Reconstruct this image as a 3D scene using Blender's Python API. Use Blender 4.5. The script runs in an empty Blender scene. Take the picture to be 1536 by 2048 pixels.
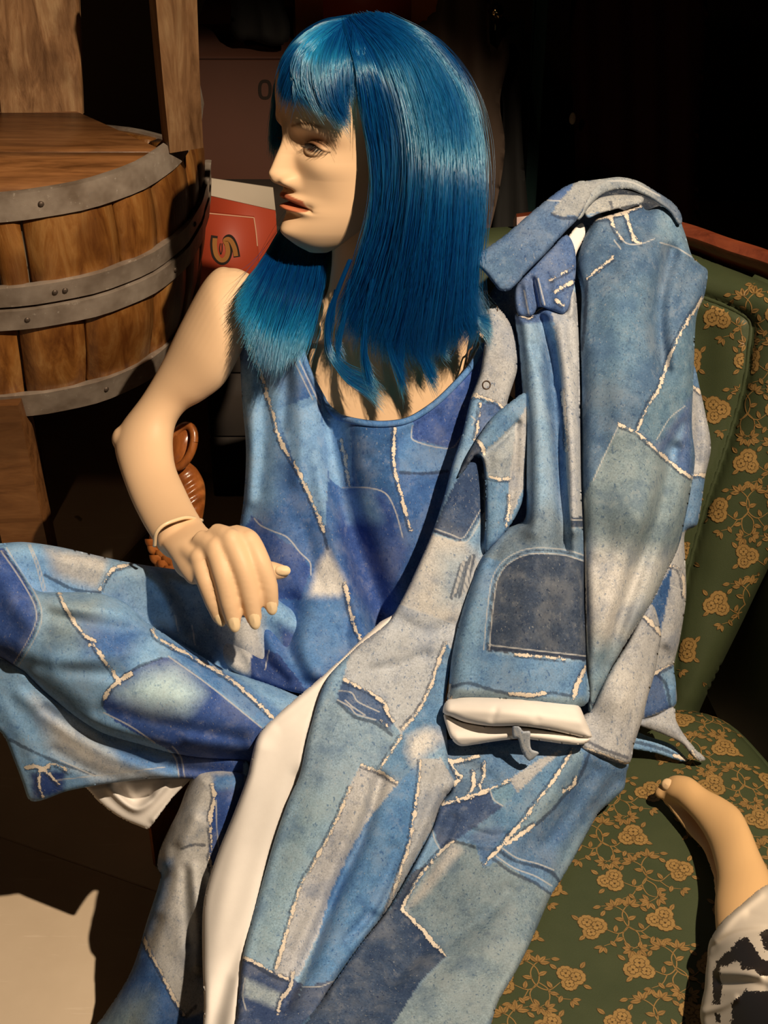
import bpy, math, random
import numpy as np
from mathutils import Vector, Matrix

# ------------------------------------------------------------------ camera
F_PX = 2900.0                     # focal length in pixels of the 1536x2048 frame
PITCH = math.radians(35.0)
CAM = np.array([0.0, 0.0, 1.70])
scn = bpy.context.scene
col = scn.collection
cam_data = bpy.data.cameras.new('camera')
cam_data.sensor_fit = 'VERTICAL'
cam_data.sensor_height = 24.0
cam_data.lens = F_PX / 2048.0 * 24.0
cam_data.clip_start = 0.05
cam_ob = bpy.data.objects.new('camera', cam_data)
cam_ob.location = CAM
cam_ob.rotation_euler = (math.pi / 2 - PITCH, 0, 0)
col.objects.link(cam_ob)
scn.camera = cam_ob

# ------------------------------------------------------------------ world, lamps, exposure
scn.view_settings.view_transform = 'Standard'
scn.view_settings.look = 'None'
scn.view_settings.gamma = 1.0
scn.view_settings.use_curve_mapping = False
scn.view_settings.exposure = 0.0
scn.cycles.use_denoising = True
scn.cycles.max_bounces = 6
world = bpy.data.worlds.new('dim_room')
scn.world = world
world.use_nodes = True
bg = world.node_tree.nodes['Background']
bg.inputs[0].default_value = (1.0, 0.72, 0.48, 1)
bg.inputs[1].default_value = 0.028


def spot(name, loc, target, energy, color, size_deg, blend=0.25, radius=0.02):
    l = bpy.data.lights.new(name, 'SPOT')
    l.energy = energy
    l.color = color
    l.spot_size = math.radians(size_deg)
    l.spot_blend = blend
    l.shadow_soft_size = radius
    o = bpy.data.objects.new(name, l)
    o.location = loc
    o.rotation_euler = (Vector(target) - Vector(loc)).to_track_quat('-Z', 'Y').to_euler()
    col.objects.link(o)
    return o


FZ = 0.18                          # height of the floor the chairs stand on
KEY_TARGET = (-0.10, 1.38, 0.74)
KEY_POS = (0.80, 0.35, 2.60)
spot('key_spotlight', KEY_POS, KEY_TARGET, 268.0, (1.0, 0.79, 0.565), 46, 0.45, 0.018)
spot('far_spotlight', (-0.9, -0.6, 2.5), (-0.15, 2.2, 0.9), 8.0, (1.0, 0.62, 0.34), 52, 0.7, 0.06)

# ------------------------------------------------------------------ pixel frame <-> world
cp, sp_ = math.cos(PITCH), math.sin(PITCH)
RIGHT = np.array([1.0, 0, 0])
UP = np.array([0, sp_, cp])
FWD = np.array([0, cp, -sp_])


def P(x, y, d):
    """World point seen at photo pixel (x, y), d metres along the camera axis."""
    x, y, d = np.broadcast_arrays(np.asarray(x, float), np.asarray(y, float), np.asarray(d, float))
    X = (x - 768.0) / F_PX * d
    Y = -(y - 1024.0) / F_PX * d
    return CAM + X[..., None] * RIGHT + Y[..., None] * UP + d[..., None] * FWD


def proj(w):
    w = np.asarray(w, float) - CAM
    d = w @ FWD
    return 768 + (w @ RIGHT) / d * F_PX, 1024 - (w @ UP) / d * F_PX, d


def on_z(x, y, z):
    r = P(x, y, 1.0) - CAM
    t = (z - CAM[2]) / r[..., 2]
    return CAM + r * t[..., None]


def lin(c):
    c = np.asarray(c, float) / 255.0
    return np.where(c <= 0.04045, c / 12.92, ((c + 0.055) / 1.055) ** 2.4)


TINT = np.array([0.976, 0.775, 0.60])


def ob(r, g, b, k=1.0):
    """albedo of something the photo shows as sRGB (r,g,b) under the warm lamp"""
    return tuple(np.clip(lin((r, g, b)) / TINT * k, 0.0, 0.95))


def srgb(r, g, b):
    return tuple(lin((r, g, b)))


# ------------------------------------------------------------------ objects
def thing(name, label, cat, loc=(0, 0, 0), group=None):
    o = bpy.data.objects.new(name, None)
    o.empty_display_size = 0.05
    o.location = loc
    col.objects.link(o)
    o['label'] = label
    o['category'] = cat
    if group:
        o['group'] = group
    return o


def tag(o, label, cat, group=None):
    o['label'] = label
    o['category'] = cat
    if group:
        o['group'] = group
    return o


def struct(o):
    o['kind'] = 'structure'
    return o


def mk(name, V, F, mats, parent=None, attrs=None, matidx=None, smooth=True):
    """mesh object from world-space vertices; F is a list of (n,3)/(n,4) index arrays or lists"""
    V = np.asarray(V, float).reshape(-1, 3)
    if parent is not None:
        p, o = parent, np.zeros(3)
        while p is not None:
            o = o + np.array(p.location)
            p = p.parent
        V = V - o
    me = bpy.data.meshes.new(name)
    if not isinstance(F, (list, tuple)) or (len(F) and not isinstance(F[0], np.ndarray)):
        F = list(F)
        groups = {}
        for f in F:
            groups.setdefault(len(f), []).append(f)
        F = [np.array(v, int) for v in groups.values()]
    F = [f for f in F if len(f)]
    me.vertices.add(len(V))
    me.vertices.foreach_set('co', V.astype(np.float32).ravel())
    loops = np.concatenate([f.ravel() for f in F]).astype(np.int32)
    sizes = np.concatenate([np.full(len(f), f.shape[1], np.int32) for f in F])
    starts = np.concatenate([[0], np.cumsum(sizes)[:-1]]).astype(np.int32)
    me.loops.add(len(loops))
    me.loops.foreach_set('vertex_index', loops)
    me.polygons.add(len(sizes))
    me.polygons.foreach_set('loop_start', starts)
    me.polygons.foreach_set('loop_total', sizes)
    if smooth:
        me.polygons.foreach_set('use_smooth', np.ones(len(sizes), bool))
    if not isinstance(mats, (list, tuple)):
        mats = [mats]
    for m in mats:
        me.materials.append(m)
    if matidx is not None:
        me.polygons.foreach_set('material_index', np.asarray(matidx, np.int32))
    me.update(calc_edges=True)
    me.validate()
    for k, a in (attrs or {}).items():
        a = np.asarray(a, np.float32)
        if a.ndim == 2:
            at = me.attributes.new(k, 'FLOAT_COLOR', 'POINT')
            at.data.foreach_set('color', np.concatenate([a, np.ones((len(a), 1), np.float32)], 1).ravel())
        else:
            at = me.attributes.new(k, 'FLOAT', 'POINT')
            at.data.foreach_set('value', a)
    o = bpy.data.objects.new(name, me)
    col.objects.link(o)
    if parent is not None:
        o.parent = parent
    return o


class MB:
    """collects simple shapes into one mesh"""
    def __init__(s):
        s.v, s.f = [], []

    def add(s, V, F):
        n = len(s.v)
        s.v.extend([tuple(map(float, p)) for p in V])
        s.f.extend([tuple(int(i) + n for i in f) for f in F])
        return s

    def box(s, c, h, rot=None, bevel=0.0):
        """box with chamfered edges; c centre, h half sizes, rot 3x3"""
        c, h = np.asarray(c, float), np.asarray(h, float)
        R = np.eye(3) if rot is None else np.asarray(rot)
        b = min(bevel, 0.45 * h.min()) if bevel else 0.0
        if not b:
            V = [c + R @ (h * np.array([i, j, k])) for i in (-1, 1) for j in (-1, 1) for k in (-1, 1)]
            F = [(0, 1, 3, 2), (4, 6, 7, 5), (0, 4, 5, 1), (2, 3, 7, 6), (0, 2, 6, 4), (1, 5, 7, 3)]
            return s.add(V, F)
        V, idx = [], {}
        for i in (-1, 1):
            for j in (-1, 1):
                for k in (-1, 1):
                    for ax in range(3):
                        q = (h - b) * np.array([i, j, k])
                        q[ax] = h[ax] * (i, j, k)[ax]
                        idx[(i, j, k, ax)] = len(V)
                        V.append(c + R @ q)
        F = []
        for ax in range(3):
            o1, o2 = [a for a in range(3) if a != ax]
            for sg in (-1, 1):
                loop = []
                for (u, w) in ((-1, -1), (1, -1), (1, 1), (-1, 1)):
                    key = [0, 0, 0]
                    key[ax], key[o1], key[o2] = sg, u, w
                    loop.append(idx[(key[0], key[1], key[2], ax)])
                F.append(loop)
            for u in (-1, 1):
                for w in (-1, 1):
                    ks = []
                    for e in (-1, 1):
                        key = [0, 0, 0]
                        key[ax], key[o1], key[o2] = e, u, w
                        ks.append(tuple(key))
                    F.append((idx[ks[0] + (o1,)], idx[ks[1] + (o1,)], idx[ks[1] + (o2,)], idx[ks[0] + (o2,)]))
        for i in (-1, 1):
            for j in (-1, 1):
                for k in (-1, 1):
                    F.append((idx[(i, j, k, 0)], idx[(i, j, k, 1)], idx[(i, j, k, 2)]))
        return s.add(V, F)

    def tube(s, pts, r, n=10, caps=True):
        pts = np.asarray(pts, float)
        r = np.broadcast_to(np.asarray(r, float), (len(pts),))
        t = np.gradient(pts, axis=0)
        t /= np.linalg.norm(t, axis=1)[:, None] + 1e-12
        ref = np.array([0.31, 0.17, 0.93])
        V = []
        a = np.cross(t[0], ref)
        for i in range(len(pts)):
            a = a - t[i] * (a @ t[i])
            a /= np.linalg.norm(a) + 1e-12
            b = np.cross(t[i], a)
            for k in range(n):
                q = 2 * math.pi * k / n
                V.append(pts[i] + r[i] * (math.cos(q) * a + math.sin(q) * b))
        F = []
        for i in range(len(pts) - 1):
            for k in range(n):
                F.append((i * n + k, i * n + (k + 1) % n, (i + 1) * n + (k + 1) % n, (i + 1) * n + k))
        if caps:
            F.append(tuple(range(n))[::-1])
            F.append(tuple(range((len(pts) - 1) * n, len(pts) * n)))
        return s.add(V, F)

    def build(s, name, mat, parent=None, smooth=True):
        me_faces = s.f
        return mk(name, np.array(s.v), me_faces, mat, parent, smooth=smooth)


def fix_normals(o):
    import bmesh
    bm = bmesh.new()
    bm.from_mesh(o.data)
    bmesh.ops.recalc_face_normals(bm, faces=bm.faces)
    bm.to_mesh(o.data)
    bm.free()
    return o


def autosmooth(o, deg=35):
    """flat shading on sharp edges"""
    me = o.data
    import bmesh
    bm = bmesh.new()
    bm.from_mesh(me)
    bmesh.ops.recalc_face_normals(bm, faces=bm.faces)
    for e in bm.edges:
        if len(e.link_faces) == 2 and e.calc_face_angle(0) > math.radians(deg):
            e.smooth = False
    bm.to_mesh(me)
    bm.free()
    return o


# ------------------------------------------------------------------ curves
def cr(pts, sub=6, closed=False):
    """Catmull-Rom through pts (any dimension)"""
    p = np.asarray(pts, float)
    n = len(p)
    if n < 3 and not closed:
        t = np.linspace(0, 1, sub + 1)[:, None]
        return p[0] * (1 - t) + p[-1] * t
    out = []
    t = np.linspace(0, 1, sub, endpoint=False)[:, None]
    for i in range(n if closed else n - 1):
        if closed:
            a, b, c, d = p[i - 1], p[i], p[(i + 1) % n], p[(i + 2) % n]
        else:
            b, c = p[i], p[i + 1]
            a = p[i - 1] if i else 2 * b - c
            d = p[i + 2] if i + 2 < n else 2 * c - b
        # limit tangents so that short spans beside long ones do not overshoot
        L = np.linalg.norm((c - b)[:2]) + 1e-9
        m1, m2 = 0.5 * (c - a), 0.5 * (d - b)
        k1, k2 = np.linalg.norm(m1[:2]) + 1e-9, np.linalg.norm(m2[:2]) + 1e-9
        m1, m2 = m1 * min(1, 1.0 * L / k1), m2 * min(1, 1.0 * L / k2)
        out.append((2 * t**3 - 3 * t**2 + 1) * b + (t**3 - 2 * t**2 + t) * m1 + (-2 * t**3 + 3 * t**2) * c + (t**3 - t**2) * m2)
    r = np.concatenate(out)
    return r if closed else np.concatenate([r, p[-1:]])


def resample(p, n):
    p = np.asarray(p, float)
    s = np.concatenate([[0], np.cumsum(np.linalg.norm(np.diff(p, axis=0), axis=1))])
    t = np.linspace(0, s[-1], n)
    return np.stack([np.interp(t, s, p[:, k]) for k in range(p.shape[1])], 1)


def seg_dist(q, poly, closed=False, want_pt=False):
    """distance of points q (n,2) to a polyline"""
    a = np.asarray(poly, float)[:, :2]
    b = np.roll(a, -1, 0) if closed else a[1:]
    if not closed:
        a = a[:-1]
    best = np.full(len(q), 1e18)
    pt = np.zeros((len(q), 2)) if want_pt else None
    for i in range(0, len(q), 20000):
        qq = q[i:i + 20000]
        bb = np.full(len(qq), 1e18)
        pp = np.zeros((len(qq), 2))
        for A, B in zip(a, b):
            ab = B - A
            l2 = ab @ ab
            if l2 < 1e-12:
                continue
            t = np.clip(((qq - A) @ ab) / l2, 0, 1)
            c = A + t[:, None] * ab
            d2 = ((qq - c) ** 2).sum(1)
            m = d2 < bb
            bb = np.where(m, d2, bb)
            if want_pt:
                pp[m] = c[m]
        best[i:i + 20000] = bb
        if want_pt:
            pt[i:i + 20000] = pp
    return (np.sqrt(best), pt) if want_pt else np.sqrt(best)


def inside(q, poly):
    p = np.asarray(poly, float)[:, :2]
    x, y = q[:, 0], q[:, 1]
    r = np.zeros(len(q), bool)
    for (x1, y1), (x2, y2) in zip(p, np.roll(p, -1, 0)):
        if y1 == y2:
            continue
        c = (y1 > y) != (y2 > y)
        r ^= c & (x < (x2 - x1) * (y - y1) / (y2 - y1) + x1)
    return r


def tps(ctrl):
    """thin-plate spline through (x, y, value)"""
    c = np.asarray(ctrl, float)
    X = c[:, :2] / 1000.0
    n = len(c)

    def U(r2):
        return np.where(r2 > 1e-14, r2 * np.log(np.maximum(r2, 1e-14)), 0.0)
    K = U(((X[:, None] - X[None]) ** 2).sum(2)) + np.eye(n) * 1e-4
    Q = np.concatenate([np.ones((n, 1)), X], 1)
    A = np.block([[K, Q], [Q.T, np.zeros((3, 3))]])
    w = np.linalg.lstsq(A, np.concatenate([c[:, 2], np.zeros(3)]), rcond=None)[0]

    def f(q):
        q = np.asarray(q, float)[:, :2] / 1000.0
        return U(((q[:, None] - X[None]) ** 2).sum(2)) @ w[:n] + w[n] + q @ w[n + 1:]
    return f


def wob(q, scale, seed=0):
    """smooth pseudo-noise in -1..1"""
    r = np.random.RandomState(seed)
    o = np.zeros(len(q))
    for k in range(5):
        a = r.uniform(0, 2 * math.pi)
        s = scale * r.uniform(0.6, 1.5)
        o += np.sin((q[:, 0] * math.cos(a) + q[:, 1] * math.sin(a)) / s + r.uniform(0, 6.28))
    return o / 3.0


# ------------------------------------------------------------------ cloth
def sheet(name, poly, ctrl, mats, parent, h=4.0, folds=(), roll=(16, 0.010), T=None, thick=0.0022, base=(0.2, 0.3, 0.5),
          patches=(), seams=(), sub=6, wave=(0.0012, 46), extra=None, seed=1, back_mat=True, depth_only=False):
    """A piece of cloth: outline and printed pattern are given on the photo's pixel grid, ctrl sets the distance of its points,
    folds are ridges (+) and valleys (-) in millimetres; it gets a rolled edge, real thickness and its own print coordinates."""
    poly = cr(poly, sub, closed=True) if sub > 1 else np.asarray(poly, float)
    f0 = tps(ctrl) if len(ctrl) > 2 else (lambda q: np.full(len(q), ctrl[0][2]))
    fl = [(cr([p[:2] for p in pts], 5), a, w) for pts, a, w in folds]

    def depth(q, sd):
        d = f0(q)
        for pts, a, w in fl:
            d = d - a * 1e-3 * np.exp(-(seg_dist(q, pts) / w) ** 2)
        d = d + wave[0] * wob(q, wave[1], seed)
        e = np.clip(sd / roll[0], 0, 1)
        return d + roll[1] * (1 - np.sqrt(np.clip(1 - (1 - e) ** 2, 0, 1)))
    x0, y0 = poly.min(0) - h
    x1, y1 = poly.max(0) + h
    nx, ny = int((x1 - x0) / h) + 2, int((y1 - y0) / h) + 2
    gx, gy = np.meshgrid(x0 + h * np.arange(nx), y0 + h * np.arange(ny))
    q = np.stack([gx.ravel(), gy.ravel()], 1)
    ins = inside(q, poly)
    idx = np.arange(nx * ny).reshape(ny, nx)
    cells = np.stack([idx[:-1, :-1], idx[1:, :-1], idx[1:, 1:], idx[:-1, 1:]], -1).reshape(-1, 4)
    cells = cells[ins[cells].sum(1) >= 2]
    used = np.unique(cells)
    rem = np.full(nx * ny, -1)
    rem[used] = np.arange(len(used))
    cells = rem[cells]
    q, ins = q[used], ins[used]
    dist, near = seg_dist(q, poly, True, True)
    snap = (~ins) | (dist < 0.35 * h)
    q[snap] = near[snap]
    dist[snap] = 0
    d = depth(q, dist)
    if T is None:
        back = d + thick
    else:
        e = np.clip(dist / T[0], 0, 1)
        pf = np.sqrt(np.clip(1 - (1 - e) ** 2, 0, 1))
        d = d - 0.0 + 0.0
        back = f0(q) + roll[1] + thick + T[1] * pf
    # print
    jq = q + np.stack([wob(q, 3.1, 5), wob(q, 2.7, 9)], 1) * 1.3
    tone = np.tile(np.asarray(base, float), (len(q), 1))
    for p_ in patches:
        pol, c = p_[0], p_[1]
        soft = p_[2] if len(p_) > 2 else 0
        pol = np.asarray(pol, float)
        if soft:
            m = inside(jq, pol)
            dd = seg_dist(jq, pol, True)
            wgt = np.clip(0.5 + np.where(m, dd, -dd) / (2 * soft), 0, 1)[:, None]
            tone = tone * (1 - wgt) + np.asarray(c) * wgt
        else:
            tone[inside(jq, pol)] = c
    at = {'tone': tone}
    for kind in ('fray', 'line', 'dark'):
        at[kind] = np.full(len(q), 60.0)
    for kind, pts in seams:
        p_ = cr(pts, 5) if len(pts) > 2 else np.asarray(pts, float)
        dd = np.minimum(seg_dist(q, p_), 60)
        if kind == 'fray':
            at['fray'] = np.minimum(at['fray'], dd)
            t = np.gradient(p_, axis=0)
            t /= np.linalg.norm(t, axis=1)[:, None] + 1e-9
            off = p_ + np.stack([-t[:, 1], t[:, 0]], 1) * 5.0
            at['dark'] = np.minimum(at['dark'], np.minimum(seg_dist(q, off), 60) + 1.0)
        elif kind == 'double':
            t = np.gradient(p_, axis=0)
            t /= np.linalg.norm(t, axis=1)[:, None] + 1e-9
            nn = np.stack([-t[:, 1], t[:, 0]], 1)
            for s in (-5.5, 5.5):
                at['line'] = np.minimum(at['line'], np.minimum(seg_dist(q, p_ + nn * s), 60))
            at['dark'] = np.minimum(at['dark'], dd + 1.5)
        else:
            at[kind] = np.minimum(at[kind], dd)
    n = len(q)
    V = np.concatenate([P(q[:, 0], q[:, 1], d), P(q[:, 0], q[:, 1], back)])
    # rim
    ed = np.concatenate([cells[:, [0, 1]], cells[:, [1, 2]], cells[:, [2, 3]], cells[:, [3, 0]]])
    key = np.sort(ed, 1)
    _, inv, cnt = np.unique(key[:, 0] * n + key[:, 1], return_inverse=True, return_counts=True)
    be = ed[cnt[inv] == 1]
    rim = np.stack([be[:, 1], be[:, 0], be[:, 0] + n, be[:, 1] + n], 1)
    F = np.concatenate([cells, cells[:, ::-1] + n, rim])
    mi = np.concatenate([np.zeros(len(cells), int), np.full(len(cells), 1 if isinstance(mats, (list, tuple)) and len(mats) > 1 else 0), np.zeros(len(rim), int)])
    at = {k: np.concatenate([v, v]) for k, v in at.items()}
    if extra:
        for k, v in extra(q).items():
            at[k] = np.concatenate([v, v])
    o = mk(name, V, [F], mats, parent, at, mi)

    def at_px(qq):
        qq = np.asarray(qq, float)
        m = inside(qq, poly)
        dd = seg_dist(qq, poly, True)
        return depth(qq, np.where(m, dd, 0.0))
    return o, at_px


def loft(stations, n=28, sub=5):
    """tube whose rings span a left and a right point: (lx, ly, rx, ry, depth, ratio[, shift])"""
    st = cr([list(s) + [0.0] * (7 - len(s)) for s in stations], sub)
    V, rings = [], len(st)
    for s in st:
        l, r = P(s[0], s[1], s[4]), P(s[2], s[3], s[4])
        c, a = (l + r) / 2, (r - l) / 2
        view = (c - CAM) / np.linalg.norm(c - CAM)
        b = view * np.linalg.norm(a) * s[5]
        for k in range(n):
            t = 2 * math.pi * k / n
            V.append(c + a * math.cos(t) + b * math.sin(t))
    F = [(i * n + k, i * n + (k + 1) % n, (i + 1) * n + (k + 1) % n, (i + 1) * n + k) for i in range(rings - 1) for k in range(n)]
    V.append(np.mean(V[:n], axis=0))
    V.append(np.mean(V[(rings - 1) * n:rings * n], axis=0))
    F += [(len(V) - 2, (k + 1) % n, k) for k in range(n)]
    F += [(len(V) - 1, (rings - 1) * n + k, (rings - 1) * n + (k + 1) % n) for k in range(n)]
    return np.array(V), F
# ------------------------------------------------------------------ materials
class NT:
    def __init__(s, name):
        s.m = bpy.data.materials.new(name)
        s.m.use_nodes = True
        s.t = s.m.node_tree
        s.b = s.t.nodes['Principled BSDF']

    def n(s, typ, **kw):
        nd = s.t.nodes.new(typ)
        for k, v in kw.items():
            setattr(nd, k, v)
        return nd

    def link(s, a, b):
        s.t.links.new(a, b)

    def val(s, sock, v):
        if hasattr(v, 'is_linked') or hasattr(v, 'links'):
            s.link(v, sock)
        else:
            sock.default_value = v

    def math(s, op, a, b=0.0, clamp=False):
        nd = s.n('ShaderNodeMath', operation=op, use_clamp=clamp)
        s.val(nd.inputs[0], a)
        s.val(nd.inputs[1], b)
        return nd.outputs[0]

    def coord(s):
        return s.n('ShaderNodeTexCoord').outputs['Object']

    def mapping(s, vec, scale=(1, 1, 1), rot=(0, 0, 0)):
        nd = s.n('ShaderNodeMapping')
        s.link(vec, nd.inputs[0])
        nd.inputs['Scale'].default_value = scale
        nd.inputs['Rotation'].default_value = rot
        return nd.outputs[0]

    def noise(s, vec, scale, detail=2.0, rough=0.5, dist=0.0):
        nd = s.n('ShaderNodeTexNoise')
        s.link(vec, nd.inputs['Vector'])
        nd.inputs['Scale'].default_value = scale
        nd.inputs['Detail'].default_value = detail
        nd.inputs['Roughness'].default_value = rough
        nd.inputs['Distortion'].default_value = dist
        return nd.outputs['Fac']

    def ramp(s, fac, stops):
        nd = s.n('ShaderNodeValToRGB')
        s.link(fac, nd.inputs[0])
        e = nd.color_ramp.elements
        while len(e) < len(stops):
            e.new(0.5)
        for el, (p, c) in zip(e, stops):
            el.position = p
            el.color = (*c, 1) if len(c) == 3 else c
        return nd.outputs[0]

    def mix(s, fac, a, b, blend='MIX'):
        nd = s.n('ShaderNodeMix', data_type='RGBA', blend_type=blend)
        s.val(nd.inputs[0], fac)
        for sock, v in ((nd.inputs[6], a), (nd.inputs[7], b)):
            if isinstance(v, tuple):
                sock.default_value = (*v, 1) if len(v) == 3 else v
            else:
                s.link(v, sock)
        return nd.outputs[2]

    def step(s, d, edge, soft):
        """1 where d is below edge"""
        nd = s.n('ShaderNodeMapRange', interpolation_type='SMOOTHSTEP')
        s.val(nd.inputs[0], d)
        nd.inputs[1].default_value = edge - soft
        nd.inputs[2].default_value = edge + soft
        nd.inputs[3].default_value = 1.0
        nd.inputs[4].default_value = 0.0
        return nd.outputs[0]

    def attr(s, name, out='Fac'):
        return s.n('ShaderNodeAttribute', attribute_name=name).outputs[out]

    def bump(s, h, strength=0.3, dist=0.001):
        nd = s.n('ShaderNodeBump')
        s.link(h, nd.inputs['Height'])
        nd.inputs['Strength'].default_value = strength
        nd.inputs['Distance'].default_value = dist
        s.link(nd.outputs[0], s.b.inputs['Normal'])

    def out(s, color=None, rough=0.6, metal=0.0, spec=0.4, **kw):
        if color is not None:
            if isinstance(color, tuple):
                s.b.inputs['Base Color'].default_value = (*color, 1)
            else:
                s.link(color, s.b.inputs['Base Color'])
        s.val(s.b.inputs['Roughness'], rough)
        s.b.inputs['Metallic'].default_value = metal
        s.b.inputs['Specular IOR Level'].default_value = spec
        for k, v in kw.items():
            s.val(s.b.inputs[k], v)
        return s.m


def plain(name, color, rough=0.6, var=0.12, scale=30, metal=0.0, spec=0.4, bump=0.0, **kw):
    t = NT(name)
    n = t.noise(t.coord(), scale, 4.0, 0.6)
    c = t.mix(n, tuple(np.array(color) * (1 - var)), tuple(np.clip(np.array(color) * (1 + var), 0, 1)))
    if bump:
        t.bump(t.noise(t.coord(), scale * 8, 3.0), bump, 0.001)
    return t.out(c, rough, metal, spec, **kw)


def denim_material(name, soft=1.0):
    """printed denim: colour, worn mottling and flecks come from the print; frayed seams from distance attributes"""
    t = NT(name)
    tone = t.attr('tone', 'Color')
    co = t.coord()
    sp1 = t.noise(co, 520, 3.0, 0.75)
    fl1 = t.noise(t.mapping(co, (1, 1, 0.42), (0.2, 0.75, 0.3)), 330, 2.0, 0.55)
    fl2 = t.noise(t.mapping(co, (1, 1, 0.5), (0.9, 0.2, 1.3)), 420, 2.0, 0.6)
    cloud = t.noise(co, 24, 4.0, 0.6)
    wash = t.noise(co, 75, 5.0, 0.7)
    fac = t.math('ADD', t.math('MULTIPLY', sp1, 1.7 * soft), t.math('MULTIPLY', wash, 0.9))
    fac = t.math('ADD', fac, 1.0 - 0.85 * soft - 0.45)
    cc = t.n('ShaderNodeCombineColor')
    for i in range(3):
        t.link(fac, cc.inputs[i])
    c = t.mix(1.0, tone, cc.outputs[0], 'MULTIPLY')
    pale = t.mix(0.30, tone, (0.50, 0.51, 0.50))
    dark = t.mix(1.0, tone, (0.50, 0.58, 0.74), 'MULTIPLY')
    inv = lambda v: t.math('MULTIPLY', v, -1.0)
    c = t.mix(t.math('MULTIPLY', t.step(inv(cloud), -0.58, 0.14), 0.55), c, pale)
    c = t.mix(t.math('MULTIPLY', t.step(cloud, 0.42, 0.12), 0.60), c, dark)
    c = t.mix(t.math('MULTIPLY', t.step(inv(wash), -0.60, 0.07), 0.45), c, pale)
    c = t.mix(t.math('MULTIPLY', t.step(wash, 0.38, 0.06), 0.40), c, dark)
    c = t.mix(t.math('MULTIPLY', t.step(fl1, 0.345, 0.05), 0.75 * soft), c, t.mix(1.0, tone, (0.30, 0.40, 0.58), 'MULTIPLY'))
    c = t.mix(t.math('MULTIPLY', t.step(inv(fl2), -0.69, 0.05), 0.42), c, (0.46, 0.48, 0.48))
    j1 = t.math('MULTIPLY', t.math('SUBTRACT', t.noise(co, 420, 2.0, 0.7), 0.5), 9.0)
    j2 = t.math('MULTIPLY', t.math('SUBTRACT', t.noise(co, 130, 2.0, 0.6), 0.5), 12.0)
    j3 = t.math('MULTIPLY', t.math('SUBTRACT', t.noise(co, 48, 2.0, 0.5), 0.44), 9.0)
    fd = t.math('ADD', t.attr('fray'), t.math('ADD', t.math('ADD', j1, j2), j3))
    dk = t.step(t.math('ADD', t.attr('dark'), t.math('ADD', t.math('MULTIPLY', j1, 0.4), t.math('MULTIPLY', j2, 0.5))), 3.2, 1.8)
    c = t.mix(t.math('MULTIPLY', dk, 0.70), c, (0.022, 0.035, 0.075))
    c = t.mix(t.math('MULTIPLY', t.step(fd, 4.7, 1.0), 0.5), c, (0.030, 0.045, 0.085))
    ln = t.step(t.math('ADD', t.attr('line'), t.math('MULTIPLY', j1, 0.12)), 1.55, 0.8)
    c = t.mix(t.math('MULTIPLY', ln, 0.72), c, (0.56, 0.58, 0.60))
    fr = t.step(fd, 3.0, 0.8)
    c = t.mix(fr, c, t.mix(t.step(sp1, 0.38, 0.05), (0.80, 0.72, 0.62), (0.46, 0.42, 0.38)))
    t.bump(t.math('ADD', sp1, t.math('MULTIPLY', fr, 1.5)), 0.25, 0.0006)
    return t.out(c, 0.82, 0.0, 0.22)


def wood_material(name, c0, c1, c2, axis_scale, rough=0.5, spec=0.4, bump=0.25, knots=True):
    t = NT(name)
    co = t.coord()
    oi = t.n('ShaderNodeObjectInfo').outputs['Random']
    sh = t.n('ShaderNodeVectorMath', operation='ADD')
    t.link(co, sh.inputs[0])
    cx = t.n('ShaderNodeCombineXYZ')
    for i in range(3):
        t.link(t.math('MULTIPLY', oi, 3.0 + i), cx.inputs[i])
    t.link(cx.outputs[0], sh.inputs[1])
    v = t.mapping(sh.outputs[0], axis_scale)
    g = t.noise(v, 9.0, 5.0, 0.65, 0.8)
    fine = t.noise(v, 60.0, 3.0, 0.6)
    cl = t.noise(sh.outputs[0], 7.0, 3.0, 0.6)
    c = t.ramp(g, [(0.30, c0), (0.5, c1), (0.70, c2)])
    c = t.mix(t.math('MULTIPLY', fine, 0.35), c, tuple(np.array(c0) * 0.5))
    c = t.mix(t.math('MULTIPLY', t.step(cl, 0.42, 0.08), 0.55), c, tuple(np.array(c0) * 0.7))
    rnd = t.ramp(oi, [(0.0, (0.78, 0.78, 0.78)), (1.0, (1.12, 1.12, 1.12))])
    c = t.mix(1.0, c, rnd, 'MULTIPLY')
    t.bump(t.math('ADD', g, t.math('MULTIPLY', fine, 0.6)), bump, 0.002)
    return t.out(c, rough, 0.0, spec)


M = {}
M['denim'] = denim_material('patchwork_denim_print', 1.0)
M['jersey'] = denim_material('patchwork_jersey_print', 0.75)
M['lining'] = plain('cream_lining_cloth', (0.90, 0.86, 0.82), 0.8, 0.05, 60, bump=0.05)
M['stave'] = wood_material('varnished_stave_wood', (0.105, 0.032, 0.006), (0.275, 0.110, 0.024), (0.42, 0.215, 0.066), (5.0, 5.0, 0.9), 0.38, 0.5, 0.35)
M['plank'] = wood_material('brown_seat_wood', (0.10, 0.038, 0.010), (0.24, 0.100, 0.032), (0.33, 0.150, 0.052), (0.8, 6.0, 4.0), 0.42, 0.5, 0.2)
M['upright'] = wood_material('worn_upright_wood', (0.09, 0.040, 0.014), (0.24, 0.125, 0.055), (0.38, 0.24, 0.12), (6.0, 6.0, 0.6), 0.5, 0.4, 0.3)
M['redwood'] = wood_material('polished_red_wood', (0.10, 0.022, 0.010), (0.22, 0.050, 0.022), (0.30, 0.075, 0.03), (0.6, 5.0, 5.0), 0.3, 0.5, 0.05)
M['carved'] = wood_material('carved_orange_wood', (0.20, 0.055, 0.012), (0.42, 0.13, 0.030), (0.58, 0.22, 0.06), (4, 4, 1.5), 0.28, 0.6, 0.1)


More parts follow.
